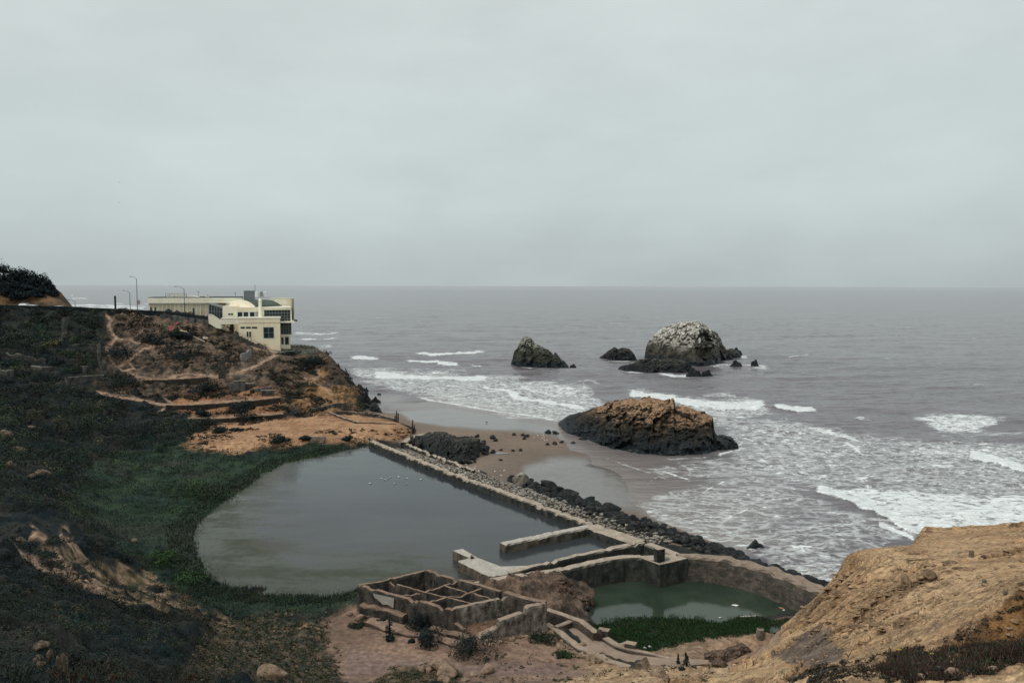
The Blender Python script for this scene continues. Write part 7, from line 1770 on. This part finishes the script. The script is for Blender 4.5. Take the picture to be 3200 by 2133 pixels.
def blades(P, h, wd, cols, lean=.25):
    N = len(P); P = np.asarray(P, float); a = FR.uniform(0, 6.28, N); dx = np.stack([np.cos(a), np.sin(a), np.zeros(N)], -1) * wd[:, None]
    ln = FR.normal(size=(N, 3)) * lean * h[:, None]; ln[:, 2] = h
    V = np.stack([P - dx, P + dx, P + ln * .55 + dx * .8, P + ln], 1); Q = np.arange(4 * N).reshape(N, 4)
    k = np.array([.55, .55, .9, 1.25]); C4 = np.asarray(cols)[:, None, :] * k[None, :, None]
    return V.reshape(-1, 3), Q, C4.reshape(-1, 3)
def blade_field(mask, n, h, colf, wk=1.0, lean=.22):
    k = pick(mask * vis, n); P = VCO[k].astype(float); dist = np.hypot(P[:, 0], P[:, 1]); hh_ = FR.uniform(h[0], h[1], n)
    P[:, :2] += FR.normal(size=(n, 2)) * .15; P[:, 2] -= .05
    return blades(P, hh_, dist * .00045 * wk * FR.uniform(.6, 1.4, n), colf(n), lean)
bank_d = line_d(GX, GY, np.array([at_z(u, v, 1.5)[:2] for u, v in BANK]))
m_shore = (bank_d < 3.6) * (GZ > 1.30) * (GY > 70)
rc = lambda n: np.where(FR.random((n, 1)) < .5, np.array([.012, .028, .014]), np.where(FR.random((n, 1)) < .6, np.array([.022, .042, .018]), np.array([.075, .066, .04]))) * FR.uniform(.6, 1.4, (n, 1))
leaf_obj('reeds', [blade_field(m_shore.astype(float), 8000, (.2, .6), rc), blade_field(m_marsh * (1 - m_wetbed), 3000, (.2, .6), rc)], M_BLADE, kind='stuff')
pr = lambda n: np.where(FR.random((n, 1)) < .65, np.array([.016, .050, .014]), np.where(FR.random((n, 1)) < .6, np.array([.03, .075, .02]), np.array([.04, .045, .022]))) * FR.uniform(.55, 1.4, (n, 1))
leaf_obj('pond_reeds', [blade_field(m_reedp * (GZ > .15) * (GZ < 2.2), 17000, (.10, .34), pr, 1.2)], M_BLADE, kind='stuff')

# ---- single shrubs
def shrub(u, v, w_px, h_px, lab, n=420, col=(.010, .020, .020), kind='bush', spiky=False, cat='bush', base=None):
    p = hit(u, v) if base is None else base; k = mpp(p); R = w_px * k / 2 * 1.25; H = h_px * k * 1.12
    e = empty(kind, p); tag(e, lab, cat)
    n_sub = max(3, int(n / 60)); off = FR.normal(size=(n_sub, 3)) * np.array([.42 * R, .42 * R, 0]); off[:, 2] = FR.uniform(0, .45, n_sub) * H
    if spiky: off[:, :2] *= .35; off[:, 2] = np.linspace(0, .72, n_sub) * H
    Rk = R * FR.uniform(.42, .62, n_sub) if not spiky else R * np.linspace(.85, .15, n_sub)
    Hk = H * FR.uniform(.35, .55, n_sub) if not spiky else np.full(n_sub, H * .22)
    cols = np.array(col) * FR.uniform(.7, 1.5, (n_sub, 1))
    f = foliage(off, Rk, Hk, 170 if not spiky else 60, max(.05, 2.7 * k), cols)
    leaf_obj('foliage', [f], M_LEAF, e)
    mb = MB()
    for q in range(4):
        a = FR.uniform(0, 6.28); mb.tube([(0, 0, -.3), (.15 * R * math.cos(a), .15 * R * math.sin(a), H * .3), (.4 * R * math.cos(a) * (0.2 if spiky else 1), .4 * R * math.sin(a) * (0.2 if spiky else 1), H * .7)], [.06, .045, .02], 5)
    mb.build('stem', M_STEM, e); return e
M_STEM = simple_mat('dark_stem', (.03, .024, .018), .9)
shrub(1470, 2040, 95, 62, 'largest dark round bush on the dirt in front of the ruin', 1000)
shrub(1343, 2015, 62, 62, 'dark ragged bush between the two floor slabs by the ruin', 700)
shrub(1310, 1968, 55, 58, 'dark bush growing against the front wall of the ruin', 600)
shrub(1385, 1960, 40, 70, 'tall dark bush against the ruin wall right of the first', 460)
shrub(1217, 1992, 34, 56, 'spiky young conifer beside the long floor slab', 420, spiky=True, kind='young_conifer', cat='conifer')
shrub(1225, 2000, 36, 16, 'low dark shrub at the foot of the spiky conifer', 200)
shrub(1120, 1956, 44, 18, 'low green shrub at the left end of the long floor slab', 260, (.025, .034, .018))
shrub(1195, 1944, 24, 14, 'small dark shrub growing on the long floor slab', 140)
shrub(1290, 2002, 30, 12, 'low dark weeds at the lower edge of the long floor slab', 150)
shrub(2119, 2078, 15, 34, 'left slim conifer sapling at the end of the walkway', 260, (.016, .026, .016), 'young_conifer', True, 'conifer')
shrub(2145, 2080, 22, 40, 'right taller conifer sapling at the end of the walkway', 360, (.014, .024, .015), 'young_conifer', True, 'conifer')
shrub(2135, 2092, 20, 8, 'small dark weed under the two conifer saplings', 90)
for (u, v, w_, h, lab, c) in ((752, 1288, 62, 34, 'big dark bush on the orange slope between the terrace walls', None), (640, 1300, 40, 26, 'dark bush left of the big one on the orange slope', None), (690, 1352, 34, 18, 'dark rounded bush alone on the left of the tan plateau', None), (735, 1346, 26, 10, 'low bush right of the rounded one on the plateau', None), (775, 1312, 60, 26, 'dark bush under the lowest terrace wall', None), (640, 1342, 90, 44, 'dark green thicket at the left end of the plateau', None), (1086, 1378, 26, 20, 'bush at the right of the plateau bank above the reeds', None), (870, 1380, 44, 20, 'dark bush on the bank below the plateau', None), (960, 1374, 30, 14, 'low bush beside the stone steps', None), (640, 1226, 80, 40, 'dark bush left of the broken blocks on the orange terrace', None), (555, 1050, 44, 24, 'green bush beside the red painted slab', (.018, .032, .014)), (570, 1058, 40, 26, 'dark bush below the red painted slab', None), (560, 1125, 130, 40, 'broad dark bush in the loop of the hillside paths', None), (490, 1075, 70, 34, 'dark bush above the meeting of the hillside paths', None), (385, 1124, 90, 44, 'dark bush inside the zigzag of the path', None), (380, 1200, 90, 34, 'dark bush just right of the square pillar', None), (980, 1150, 60, 44, 'dark bush under the terrace balustrade on the cliff', None), (905, 1105, 60, 14, 'low dark bush at the foot of the terrace parapet', None), (500, 1760, 90, 40, 'bright green leafy bush in the marsh left of the pool', (.03, .07, .018)), (585, 1810, 90, 30, 'green leafy bush at the lower left of the pool', (.026, .058, .018)), (610, 1530, 150, 34, 'yellow-green reedy bush on the left of the pool', (.028, .05, .018)), (640, 1560, 120, 30, 'green reedy clump leaning over the pool bank', (.022, .044, .018)), (1770, 2052, 40, 18, 'low green weeds among the pale stones below the walkway', (.02, .04, .016)), (1690, 2000, 60, 20, 'dark green weeds at the foot of the pale ruin wall', (.016, .03, .015))):
    shrub(u, v, w_, h, lab, 420, c or (.010, .019, .019))

# ---- cypresses on the far hill
def tree(u, v, y, w_px, h_px, lab, n):
    v -= 16; top = at_y(u, v, y); k = mpp(top); R = w_px * k / 2; Hc = h_px * k
    zb_ = top[2] - Hc - 2.5; e = empty('cypress_tree', (top[0], top[1], zb_)); tag(e, lab, 'tree', None)
    N = 60; a = FR.uniform(0, 6.28, N); rr2 = np.sqrt(FR.random(N)); off = np.stack([np.cos(a) * rr2 * R * .85, np.sin(a) * rr2 * R * .85, np.zeros(N)], -1)
    off[:, 2] = 2.5 + Hc * (.12 + .72 * (1 - rr2 ** 2)) * FR.uniform(.35, 1.0, N)
    f = foliage(off, FR.uniform(.22, .40, N) * R, FR.uniform(.14, .26, N) * Hc, n * 2 // N, .40, np.array([[.006, .014, .018]]) * FR.uniform(.6, 1.5, (N, 1)))
    leaf_obj('crown', [f], M_LEAF, e)
    mb = MB(); mb.tube([(0, 0, -2), (.3, 0, Hc * .3 + 1), (.5, .2, Hc * .75 + 2)], [.6, .45, .2], 8)
    for q in range(6):
        b = FR.uniform(0, 6.28); mb.tube([(.3, 0, Hc * .2 + 1), (.45 * R * math.cos(b), .45 * R * math.sin(b), Hc * .45 + 2), (.75 * R * math.cos(b), .75 * R * math.sin(b), Hc * .6 + 2.4)], [.25, .16, .06], 6)
    mb.build('trunk', M_STEM, e)
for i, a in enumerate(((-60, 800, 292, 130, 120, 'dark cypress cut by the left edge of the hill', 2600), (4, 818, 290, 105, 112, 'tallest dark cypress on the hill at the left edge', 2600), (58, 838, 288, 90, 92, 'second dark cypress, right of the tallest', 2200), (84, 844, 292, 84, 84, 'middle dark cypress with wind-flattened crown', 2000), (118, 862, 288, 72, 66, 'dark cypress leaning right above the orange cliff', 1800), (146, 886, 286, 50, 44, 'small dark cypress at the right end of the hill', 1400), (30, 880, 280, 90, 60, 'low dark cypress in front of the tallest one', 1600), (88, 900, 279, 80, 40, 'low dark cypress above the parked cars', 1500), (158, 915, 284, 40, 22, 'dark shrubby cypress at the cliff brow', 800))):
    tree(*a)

# ---- near plants on the bluff
ICE = [(2735, 2098), (2775, 2062), (2830, 2040), (2900, 2034), (2980, 2030), (3060, 2012), (3140, 1992), (3260, 1975), (3260, 2045), (3180, 2075), (3090, 2105), (2990, 2120), (2900, 2128), (2830, 2150), (2780, 2120)]
m_ice = pm(ICE, 5, 14, 2.0, 71) * (GY < 24)
ic = lambda n: np.where(FR.random((n, 1)) < .38, np.array([.05, .020, .018]), np.where(FR.random((n, 1)) < .5, np.array([.022, .030, .016]), np.where(FR.random((n, 1)) < .5, np.array([.04, .036, .03]), np.array([.09, .06, .04])))) * FR.uniform(.5, 1.4, (n, 1))
k = pick(m_ice, 9500); P = VCO[k].astype(float); P[:, :2] += FR.normal(size=(9500, 2)) * .02; hv = .6 + .9 * np.clip(fbm2(P[:, 0], P[:, 1], 1.3, 3, .5, 83) + .3, 0, 1)
leaf_obj('ice_plant', [blades(P, FR.uniform(.05, .20, 9500) * hv, FR.uniform(.006, .015, 9500), ic(9500), .55)], M_BLADE, kind='stuff')
k = pick(m_ice, 700); P = VCO[k].astype(float); R = FR.uniform(.05, .13, 700)
icl = np.where(FR.random((700, 1)) < .4, np.array([.014, .028, .014]), np.where(FR.random((700, 1)) < .5, np.array([.045, .05, .045]), np.where(FR.random((700, 1)) < .5, np.array([.035, .016, .016]), np.array([.03, .05, .018])))) * FR.uniform(.6, 1.4, (700, 1))
leaf_obj('low_succulents', [foliage(P, R, R * .8, 30, .022, icl)], M_LEAF, kind='stuff')
k = pick(m_ice, 160); P = VCO[k].astype(float)
leaf_obj('dry_stalks', [blades(P, FR.uniform(.2, .42, 160), np.full(160, .005), np.array([[.11, .08, .055]]) * FR.uniform(.5, 1.3, (160, 1)), .3)], M_BLADE, kind='stuff')
LOWI = pm([(190, 2112), (300, 2100), (420, 2102), (560, 2108), (640, 2125), (660, 2180), (150, 2180)], 5, 8, 1.0, 72) * nearL
k = pick(LOWI, 6000); P = VCO[k].astype(float)
leaf_obj('ice_plant', [blades(P, FR.uniform(.12, .35, 6000), FR.uniform(.02, .05, 6000), np.where(FR.random((6000, 1)) < .45, np.array([.075, .030, .026]), np.where(FR.random((6000, 1)) < .5, np.array([.03, .045, .02]), np.array([.06, .05, .03]))) * FR.uniform(.5, 1.4, (6000, 1)), .5)], M_BLADE, kind='stuff')
mg = pm([(2480, 2133), (2560, 2095), (2700, 2080), (2900, 2010), (3050, 1960), (3180, 1880), (3260, 1840), (3260, 2000), (2750, 2100), (2650, 2140)], 10, 30, 1.5, 73) * (GY < 40) * (NZ(.9, 74) > .05)
k = pick(mg, 1700); P = VCO[k].astype(float); R = FR.uniform(.03, .12, 1700) * P[:, 1] / 17
leaf_obj('dry_weeds', [foliage(P, R, R * .5, 14, R * .35, np.where(FR.random((1700, 1)) < .6, np.array([.05, .035, .024]), np.array([.03, .032, .02])) * FR.uniform(.5, 1.5, (1700, 1)))], M_LEAF, kind='stuff')
k = pick(m_ice, 70); 
# flowers
m_yel = simple_mat('yellow_petals', (.75, .55, .04), .6); m_pur = simple_mat('faded_purple_flower', (.16, .055, .075), .8)
def flower(u, v, h, r, mat, lab, np_=14):
    p = hit(u, v + h / mpp(hit(u, v)) * .8); e = empty('flower', p); tag(e, lab, 'flower')
    mb = MB(); mb.tube([(0, 0, -.02), (.005, 0, h * .5), (.0, 0, h)], .006, 5); mb.build('stem', M_STEM, e)
    mb = MB()
    for q in range(np_):
        a = 2 * math.pi * q / np_; c, s = math.cos(a), math.sin(a); mb.add([(0, 0, h), (r * .6 * c - r * .14 * s, r * .6 * s + r * .14 * c, h + r * .35), (r * c, r * s, h + r * .3), (r * .6 * c + r * .14 * s, r * .6 * s - r * .14 * c, h + r * .35)], [(0, 1, 2, 3)])
    mb.lathe((0, 0, h - .01), [(r * .25, 0), (r * .3, .02), (r * .1, .035)], 8); mb.build('flower_head', mat, e)
flower(2810, 2038, .16, .05, m_yel, 'tall yellow flower at the left of the ice plants'); flower(2912, 2046, .08, .05, m_yel, 'yellow flower opening low among the dark ice plants')
flower(2692, 2078, .12, .03, m_pur, 'left of two faded purple flower heads at the edge of the ice plants'); flower(2708, 2080, .13, .035, m_pur, 'right of two faded purple flower heads at the edge of the ice plants')
p = hit(3104, 2074); e = empty('leafy_plant', p); tag(e, 'bright green leafy plant among the ice plants at the right', 'plant')
leaf_obj('foliage', [foliage(FR.normal(size=(26, 3)) * np.array([.14, .08, .02]), np.full(26, .05), np.full(26, .05), 14, .022, np.array([[.03, .075, .02]]) * FR.uniform(.6, 1.5, (26, 1)))], M_LEAF, e)
mb = MB(); [mb.tube([(0, 0, -.03), (x * .5, 0, .03), (x, .02, .05)], .006, 5) for x in (-.12, -.04, .05, .13)]; mb.build('stem', M_STEM, e)
# dead wood
M_DEAD = simple_mat('bleached_dead_wood', (.06, .055, .05), .9, .6, 9)
def branch(pts, r0, lab, name='dead_branch'):
    P = []
    for u, v, h in pts: q = hit(u, v); P.append(q + np.array([0, 0, h]))
    mb = MB(); mb.tube(P, list(np.linspace(r0, r0 * .3, len(P))), 6)
    for i in range(1, len(P) - 1):
        for q in range(3): d = FR.normal(size=3) * np.array([.06, .04, .06]); d[2] = abs(d[2]); mb.tube([P[i], P[i] + d * .7, P[i] + d * 1.3], [r0 * .5, r0 * .3, r0 * .12], 5)
    o = mb.build(name, M_DEAD, None, origin=tuple(P[0])); tag(o, lab, 'branch')
branch([(2636, 2085, .03), (2646, 2085, .14), (2650, 2085, .26), (2660, 2085, .42)], .016, 'thin upright dead twig on the bluff')
branch([(2535, 2128, .05), (2570, 2110, .08), (2596, 2100, .09), (2640, 2088, .05), (2690, 2080, .03)], .028, 'gnarled dead branch lying along the near edge of the bluff')
branch([(2560, 2122, .02), (2566, 2112, .12), (2570, 2108, .2)], .024, 'short forked dead branch rising from the gnarled one')
branch([(2470, 2140, .02), (2478, 2130, .10), (2476, 2126, .18)], .024, 'split dead stump at the bottom edge left of the gnarled branch')
branch([(2524, 2138, .02), (2530, 2128, .10), (2536, 2130, .14)], .04, 'dark tangled dead stump at the bottom edge')
for (u, v, s, lab) in ((2971, 2108, .16, 'yellowish stone among the near ice plants'), (3105, 2092, .09, 'orange stone beside the green leafy plant'), (2880, 2118, .10, 'dark stone under the near ice plants')):
    p = hit(u, v); boulder(p, s, M_BB, lab, 'stone', None, 'stone', int(u) % 10)
# ---- lower left corner
def pillar_rock(u, v, w_px, h_px, tilt, lab, mat=M_BB):
    p = hit(u, v); k = mpp(p); co, f = BOUL[int(u) % 10]; me = np_mesh('leaning_rock', co, f); me.materials.append(mat); o = link('leaning_rock', me); o.scale = (w_px * k / 2, w_px * k / 2.4, h_px * k / 2 * 1.25); o.location = (p[0], p[1], p[2] + h_px * k * .42); o.rotation_euler = (0, tilt, .4); tag(o, lab, 'rock')
M_LR = rock_mat('grey_tan_rock', (.11, .085, .06), (.27, .20, .145), wet_z=-9, scale=1.5, dist=.1)
pillar_rock(190, 2112, 30, 78, -.22, 'tallest grey leaning rock slab in the scrub at the lower left', M_LR); pillar_rock(203, 2108, 18, 72, -.2, 'narrow rock slab behind the tallest leaning one', M_LR); pillar_rock(158, 2070, 20, 44, .15, 'upright tan rock left of the tallest leaning slab', M_LR)
for (u, v, s, lab) in ((132, 2025, .45, 'pale pointed rock above the leaning slabs'), (118, 2072, .4, 'tan rock at the left of the leaning slabs'), (130, 2082, .35, 'small stone below the tan rock at the lower left'), (163, 2105, .2, 'little stone at the foot of the leaning slabs'), (152, 2098, .16, 'smallest stone at the foot of the leaning slabs'), (136, 1475, .0, ''), (130, 1488, 1.9, 'pale angular boulder in the dark scrub at the left edge'), (100, 1492, 1.0, 'pale rock beside the angular boulder at the left edge'), (32, 1458, 1.0, 'pale rock near the left edge of the hillside'), (55, 1412, 1.3, 'grey rock high in the dark scrub at the left'), (20, 1365, 2.0, 'grey rock face in the scrub at the far left'), (96, 1340, 1.1, 'small grey rock in the scrub at the left'), (418, 1693, .6, 'tiny pale stone in the dark marsh'), (65, 1690, .5, 'pale stone beside the narrow path at the left')):
    if s: p = hit(u, v); boulder(p, s, M_LR, lab, 'rock', None, 'rock', int(u) % 10)
p = hit(45, 2136); e = empty('agave', p); tag(e, 'large spiky agave at the bottom left corner', 'agave'); k_ = mpp(p)
for q, (dx, h, ln) in enumerate(((-28, 30, -.3), (-16, 36, -.2), (8, 70, .08), (22, 56, .3), (38, 50, .5), (50, 60, .6), (30, 40, .4), (-2, 44, -.1), (14, 46, .25))):
    w0 = 7 * k_; x = dx * k_ * .4; H = h * k_; X = x + ln * H
    mb = MB(); mb.add([(x - w0, 0, -.1), (x, -w0 * .5, -.1), (x + w0, 0, -.1), ((x + X) / 2 - w0 * .8, .03 * q - .1, H * .5), ((x + X) / 2, .03 * q - .1 - w0 * .4, H * .5), ((x + X) / 2 + w0 * .8, .03 * q - .1, H * .5), (X, .06 * q - .2, H)], [(0, 1, 4, 3), (1, 2, 5, 4), (3, 4, 6), (4, 5, 6)]); mb.build('leaf', simple_mat('agave_leaf', (.028, .034, .024), .6, .3, 4) if q == 0 else bpy.data.materials['agave_leaf'], e)

# ------------------------------------------------------------------ birds
def bird_mesh(name, body, wing, wings=None, L=.5):
    mb = MB(); n = 8; prof = [(-.5, .02, .10), (-.38, .055, .10), (-.15, .13, .12), (.1, .15, .14), (.3, .10, .2), (.4, .075, .27), (.48, .06, .29), (.54, .02, .28)]
    vs = []; 
    for x, r, z in prof:
        for k in range(n): t = 2 * math.pi * k / n; vs.append((x * L, r * L * math.cos(t), z * L + r * L * .95 * math.sin(t)))
    fs = [(i * n + k, i * n + (k + 1) % n, (i + 1) * n + (k + 1) % n, (i + 1) * n + k) for i in range(len(prof) - 1) for k in range(n)] + [list(range(n))[::-1], list(range((len(prof) - 1) * n, len(prof) * n))]
    mb.add(vs, fs); nb = len(mb.f)
    if wings is None:
        for s in (-1, 1): mb.add([(.2 * L, s * .13 * L, .22 * L), (-.1 * L, s * .165 * L, .2 * L), (-.62 * L, s * .04 * L, .13 * L), (-.1 * L, s * .07 * L, .265 * L)], [(0, 1, 2, 3)])
    else:
        for s in (-1, 1):
            a, b = wings; mb.add([(.22 * L, s * .08 * L, .2 * L), (-.12 * L, s * .08 * L, .2 * L), (-.1 * L, s * .9 * L * a, (.2 + .9 * b) * L), (.2 * L, s * .8 * L * a, (.2 + .85 * b) * L), (-.2 * L, s * 1.5 * L * a, (.2 + 1.0 * b) * L)], [(0, 1, 2, 3), (3, 2, 4)])
    mb.add([(.53 * L, -.012 * L, .28 * L), (.53 * L, .012 * L, .28 * L), (.66 * L, 0, .265 * L)], [(0, 1, 2)])
    for s in (-.04, .04): mb.add([(0, s * L, 0), (.02 * L, s * L, 0), (.02 * L, s * L, -.18 * L), (0, s * L, -.18 * L)], [(0, 1, 2, 3)])
    me = np_mesh(name, mb.v, mb.f); me.materials.append(body); me.materials.append(wing)
    for i, p_ in enumerate(me.polygons):
        if i >= nb: p_.material_index = 1
    return me
m_w = simple_mat('white_feathers', (.82, .82, .80), .8, .05); m_gw = simple_mat('grey_feathers', (.22, .23, .24), .8); m_bk = simple_mat('black_feathers', (.012, .014, .016), .6)
GULL = bird_mesh('gull', m_w, m_gw, None, .62); DUCK = bird_mesh('duck', m_bk, m_gw, None, .55); CORM = bird_mesh('cormorant', m_bk, m_bk, None, .75)
def bird(me, p, lab, cat, group=None, dz=.11, rz=None, name=None):
    o = link(name or me.name, me); o.location = (float(p[0]), float(p[1]), float(p[2]) + dz); o.rotation_euler = (0, 0, random.uniform(0, 6.28) if rz is None else rz); tag(o, lab, cat, group); return o
z1 = lambda x, y, ox, oy, s: (ox + x / s, oy + y / s)
for x, y in ((577, 1143), (652, 1110), (676, 1118), (702, 1112), (718, 1100), (777, 1098), (830, 1110), (747, 1146), (833, 1146), (933, 1117)):
    u, v = z1(x, y, 900, 1000, 2.24); bird(GULL, at_z(u, v, 1.5), 'white gull floating in the loose group on the large pool', 'gull', 'gulls floating on the pool', -.02)
for (x, y), lab in (((840, 980), 'dark duck alone on the pool nearest the far corner'), ((935, 1010), 'dark duck on the pool just off the long wall')): u, v = z1(x, y, 900, 1000, 2.24); bird(DUCK, at_z(u, v, 1.5), lab, 'duck', None, -.03)
for x, y in ((2010, 120), (2030, 150), (1972, 188), (2115, 155), (2165, 155), (2085, 188), (2115, 180), (2120, 205), (2165, 225), (2128, 228), (2220, 205), (2225, 240)): bird(GULL, hit(*z1(x, y, 1250, 1330, 4.706)), 'white gull standing in the flock on the beach by the headland rock', 'gull', 'gull flock on the beach')
for x, y in ((1395, 685), (1478, 675), (1525, 670), (1492, 745)): bird(GULL, hit(*z1(x, y, 1250, 1330, 4.706)), 'white gull on the damp sand behind the rubble bank', 'gull', 'gulls on the damp sand')
for x, y in ((545, 560), (600, 575), (650, 605), (725, 620), (885, 605), (860, 625), (925, 710), (950, 695), (1160, 660), (1110, 625), (780, 565), (975, 563), (1290, 830), (1370, 870), (1210, 815), (1090, 600)):
    u, v = z1(x, y, 1250, 1330, 4.706); p = at_z(u, v, 2.5); bird(GULL, (p[0], p[1], max(ground(p[0], p[1]), 2.1)), 'white gull perched on the pale rubble beside the long sea wall', 'gull', 'gulls on the rubble', .25)
for k in range(9):
    u, v = z1(1180 + 11 * k, 655 + 4.5 * k, 1250, 1330, 4.706); p = at_z(u, v, 2.3); bird(CORM, (p[0], p[1], max(ground(p[0], p[1]), 1.7)), 'black cormorant in the row along the edge of the rubble bank', 'cormorant', 'row of cormorants on the rubble', .3, 1.5)
p = at_z(1625, 1498, 2.0); bird(CORM, (p[0], p[1], ground(1 * p[0], p[1]) + 1.6), 'black cormorant on top of the big rubble lump', 'cormorant', None, .1)
GF = bird_mesh('flying_gull', m_w, m_gw, (.55, .75), .62); bird(GF, at_y(2808, 1052, 240), 'white gull flying low over the open sea at the right', 'gull', None, 0, .3, 'flying_gull')
BF = bird_mesh('distant_bird', m_gw, m_bk, (1.0, .12), .6)
bird(BF, at_y(373, 570, 330), 'upper of two distant birds gliding in the sky', 'bird', None, 0, -1.2, 'distant_bird'); bird(BF, at_y(372, 634, 330), 'lower of two distant birds gliding in the sky', 'bird', None, 0, -1.2, 'distant_bird')
bird(CORM, hit(1521, 1321), 'lone dark bird standing at the edge of the wash', 'bird', None, .15)
# ------------------------------------------------------------------ things floating in the pond, puddle
m_wp = simple_mat('bleached_plank', (.62, .60, .55), .8, .15, 3); m_rag = simple_mat('white_litter', (.78, .78, .76), .7)
def plank(a, b, wd, lab, mat=m_wp, z=.31):
    pa, pb = at_z(*a, z), at_z(*b, z); L = np.linalg.norm(pb - pa); mb = MB(); mb.cbox((0, 0, -.04), L, wd, .12, 0); o = mb.build('floating_plank', mat); c = (pa + pb) / 2; o.location = (c[0], c[1], z); o.rotation_euler = (0, 0, math.atan2(pb[1] - pa[1], pb[0] - pa[0])); tag(o, lab, 'plank')
plank((2496, 1896), (2516, 1880), .3, 'longest pale plank floating at the right corner of the pond'); plank((2464, 1894), (2480, 1900), .3, 'pale plank left of the longest one in the pond corner'); plank((2482, 1888), (2488, 1882), .12, 'thin pale stick between the planks in the pond corner'); plank((2314, 1926), (2345, 1925), .12, 'white pole floating along the edge of the pond reeds'); plank((2348, 1925), (2362, 1924), .08, 'thin white stick in line with the floating pole')
for (u, v, w_, lab) in ((2297, 1890, .45, 'white crumpled sheet floating in the middle of the pond'), (2442, 1899, .35, 'orange scrap floating at the right of the pond'), (2450, 1905, .2, 'white scrap beside the orange one in the pond'), (2248, 1929, .14, 'tiny white scrap at the notch in the pond reeds'), (2254, 1928, .14, 'second tiny white scrap at the notch in the pond reeds')):
    p = at_z(u, v, .31); mb = MB(); mb.add([(w_ * math.cos(t) * FR.uniform(.6, 1.1), w_ * .6 * math.sin(t), FR.uniform(0, .05)) for t in np.linspace(0, 6.28, 7)[:-1]] + [(0, 0, .08)], [(i, (i + 1) % 6, 6) for i in range(6)]); o = mb.build('litter', m_rag if 'white' in lab else simple_mat('orange_scrap', (.55, .20, .10), .7)); o.location = tuple(map(float, p)); tag(o, lab, 'litter')
for (u, v, lab) in ((2030, 2022, 'white scrap lying in the weeds behind the kerb block'), (2014, 2026, 'small white scrap left of the kerb weeds scrap'), (1851, 2046, 'white scrap by the landward walkway kerb'), (1916, 2071, 'white scrap lower down by the landward walkway kerb'), (1350, 2012, 'white scrap lying under the ragged bush by the ruin')):
    p = hit(u, v); mb = MB(); mb.add([(-.18, -.08, .02), (.16, -.1, .03), (.2, .1, .1), (-.14, .12, .12), (0, 0, .2)], [(0, 1, 4), (1, 2, 4), (2, 3, 4), (3, 0, 4)]); o = mb.build('litter', m_rag); o.location = (p[0], p[1], p[2] + .02); tag(o, lab, 'litter')
mb = MB(); pts = [hit(u, v) for u, v in ((1542, 1415), (1556, 1413), (1592, 1416), (1594, 1418), (1548, 1419))]; zz_ = max(p[2] for p in pts) + .03
mb.add([(p[0], p[1], zz_) for p in pts], [(0, 1, 2, 3, 4)]); m = NT('puddle_water'); m.base((.12, .12, .12), .03, .5); o = mb.build('puddle', m.m); tag(o, kind='structure')
a_, b_ = RP(.66, 1.0, 5.0), RP(.69, 1.0, 5.0); mb = MB(); mb.hexa([(a_[0], a_[1], 4.95), (b_[0], b_[1], 4.95), (b_[0], b_[1] + .1, 4.95), (a_[0], a_[1] + .1, 4.95), (a_[0], a_[1], 5.1), (b_[0], b_[1], 5.1), (b_[0], b_[1] + .1, 5.1), (a_[0], a_[1] + .1, 5.1)]); o = mb.build('green_slat', simple_mat('bright_green_slat', (.12, .6, .28), .6)); tag(o, 'bright green slat across the doorway gap in the back wall of the ruin', 'slat')
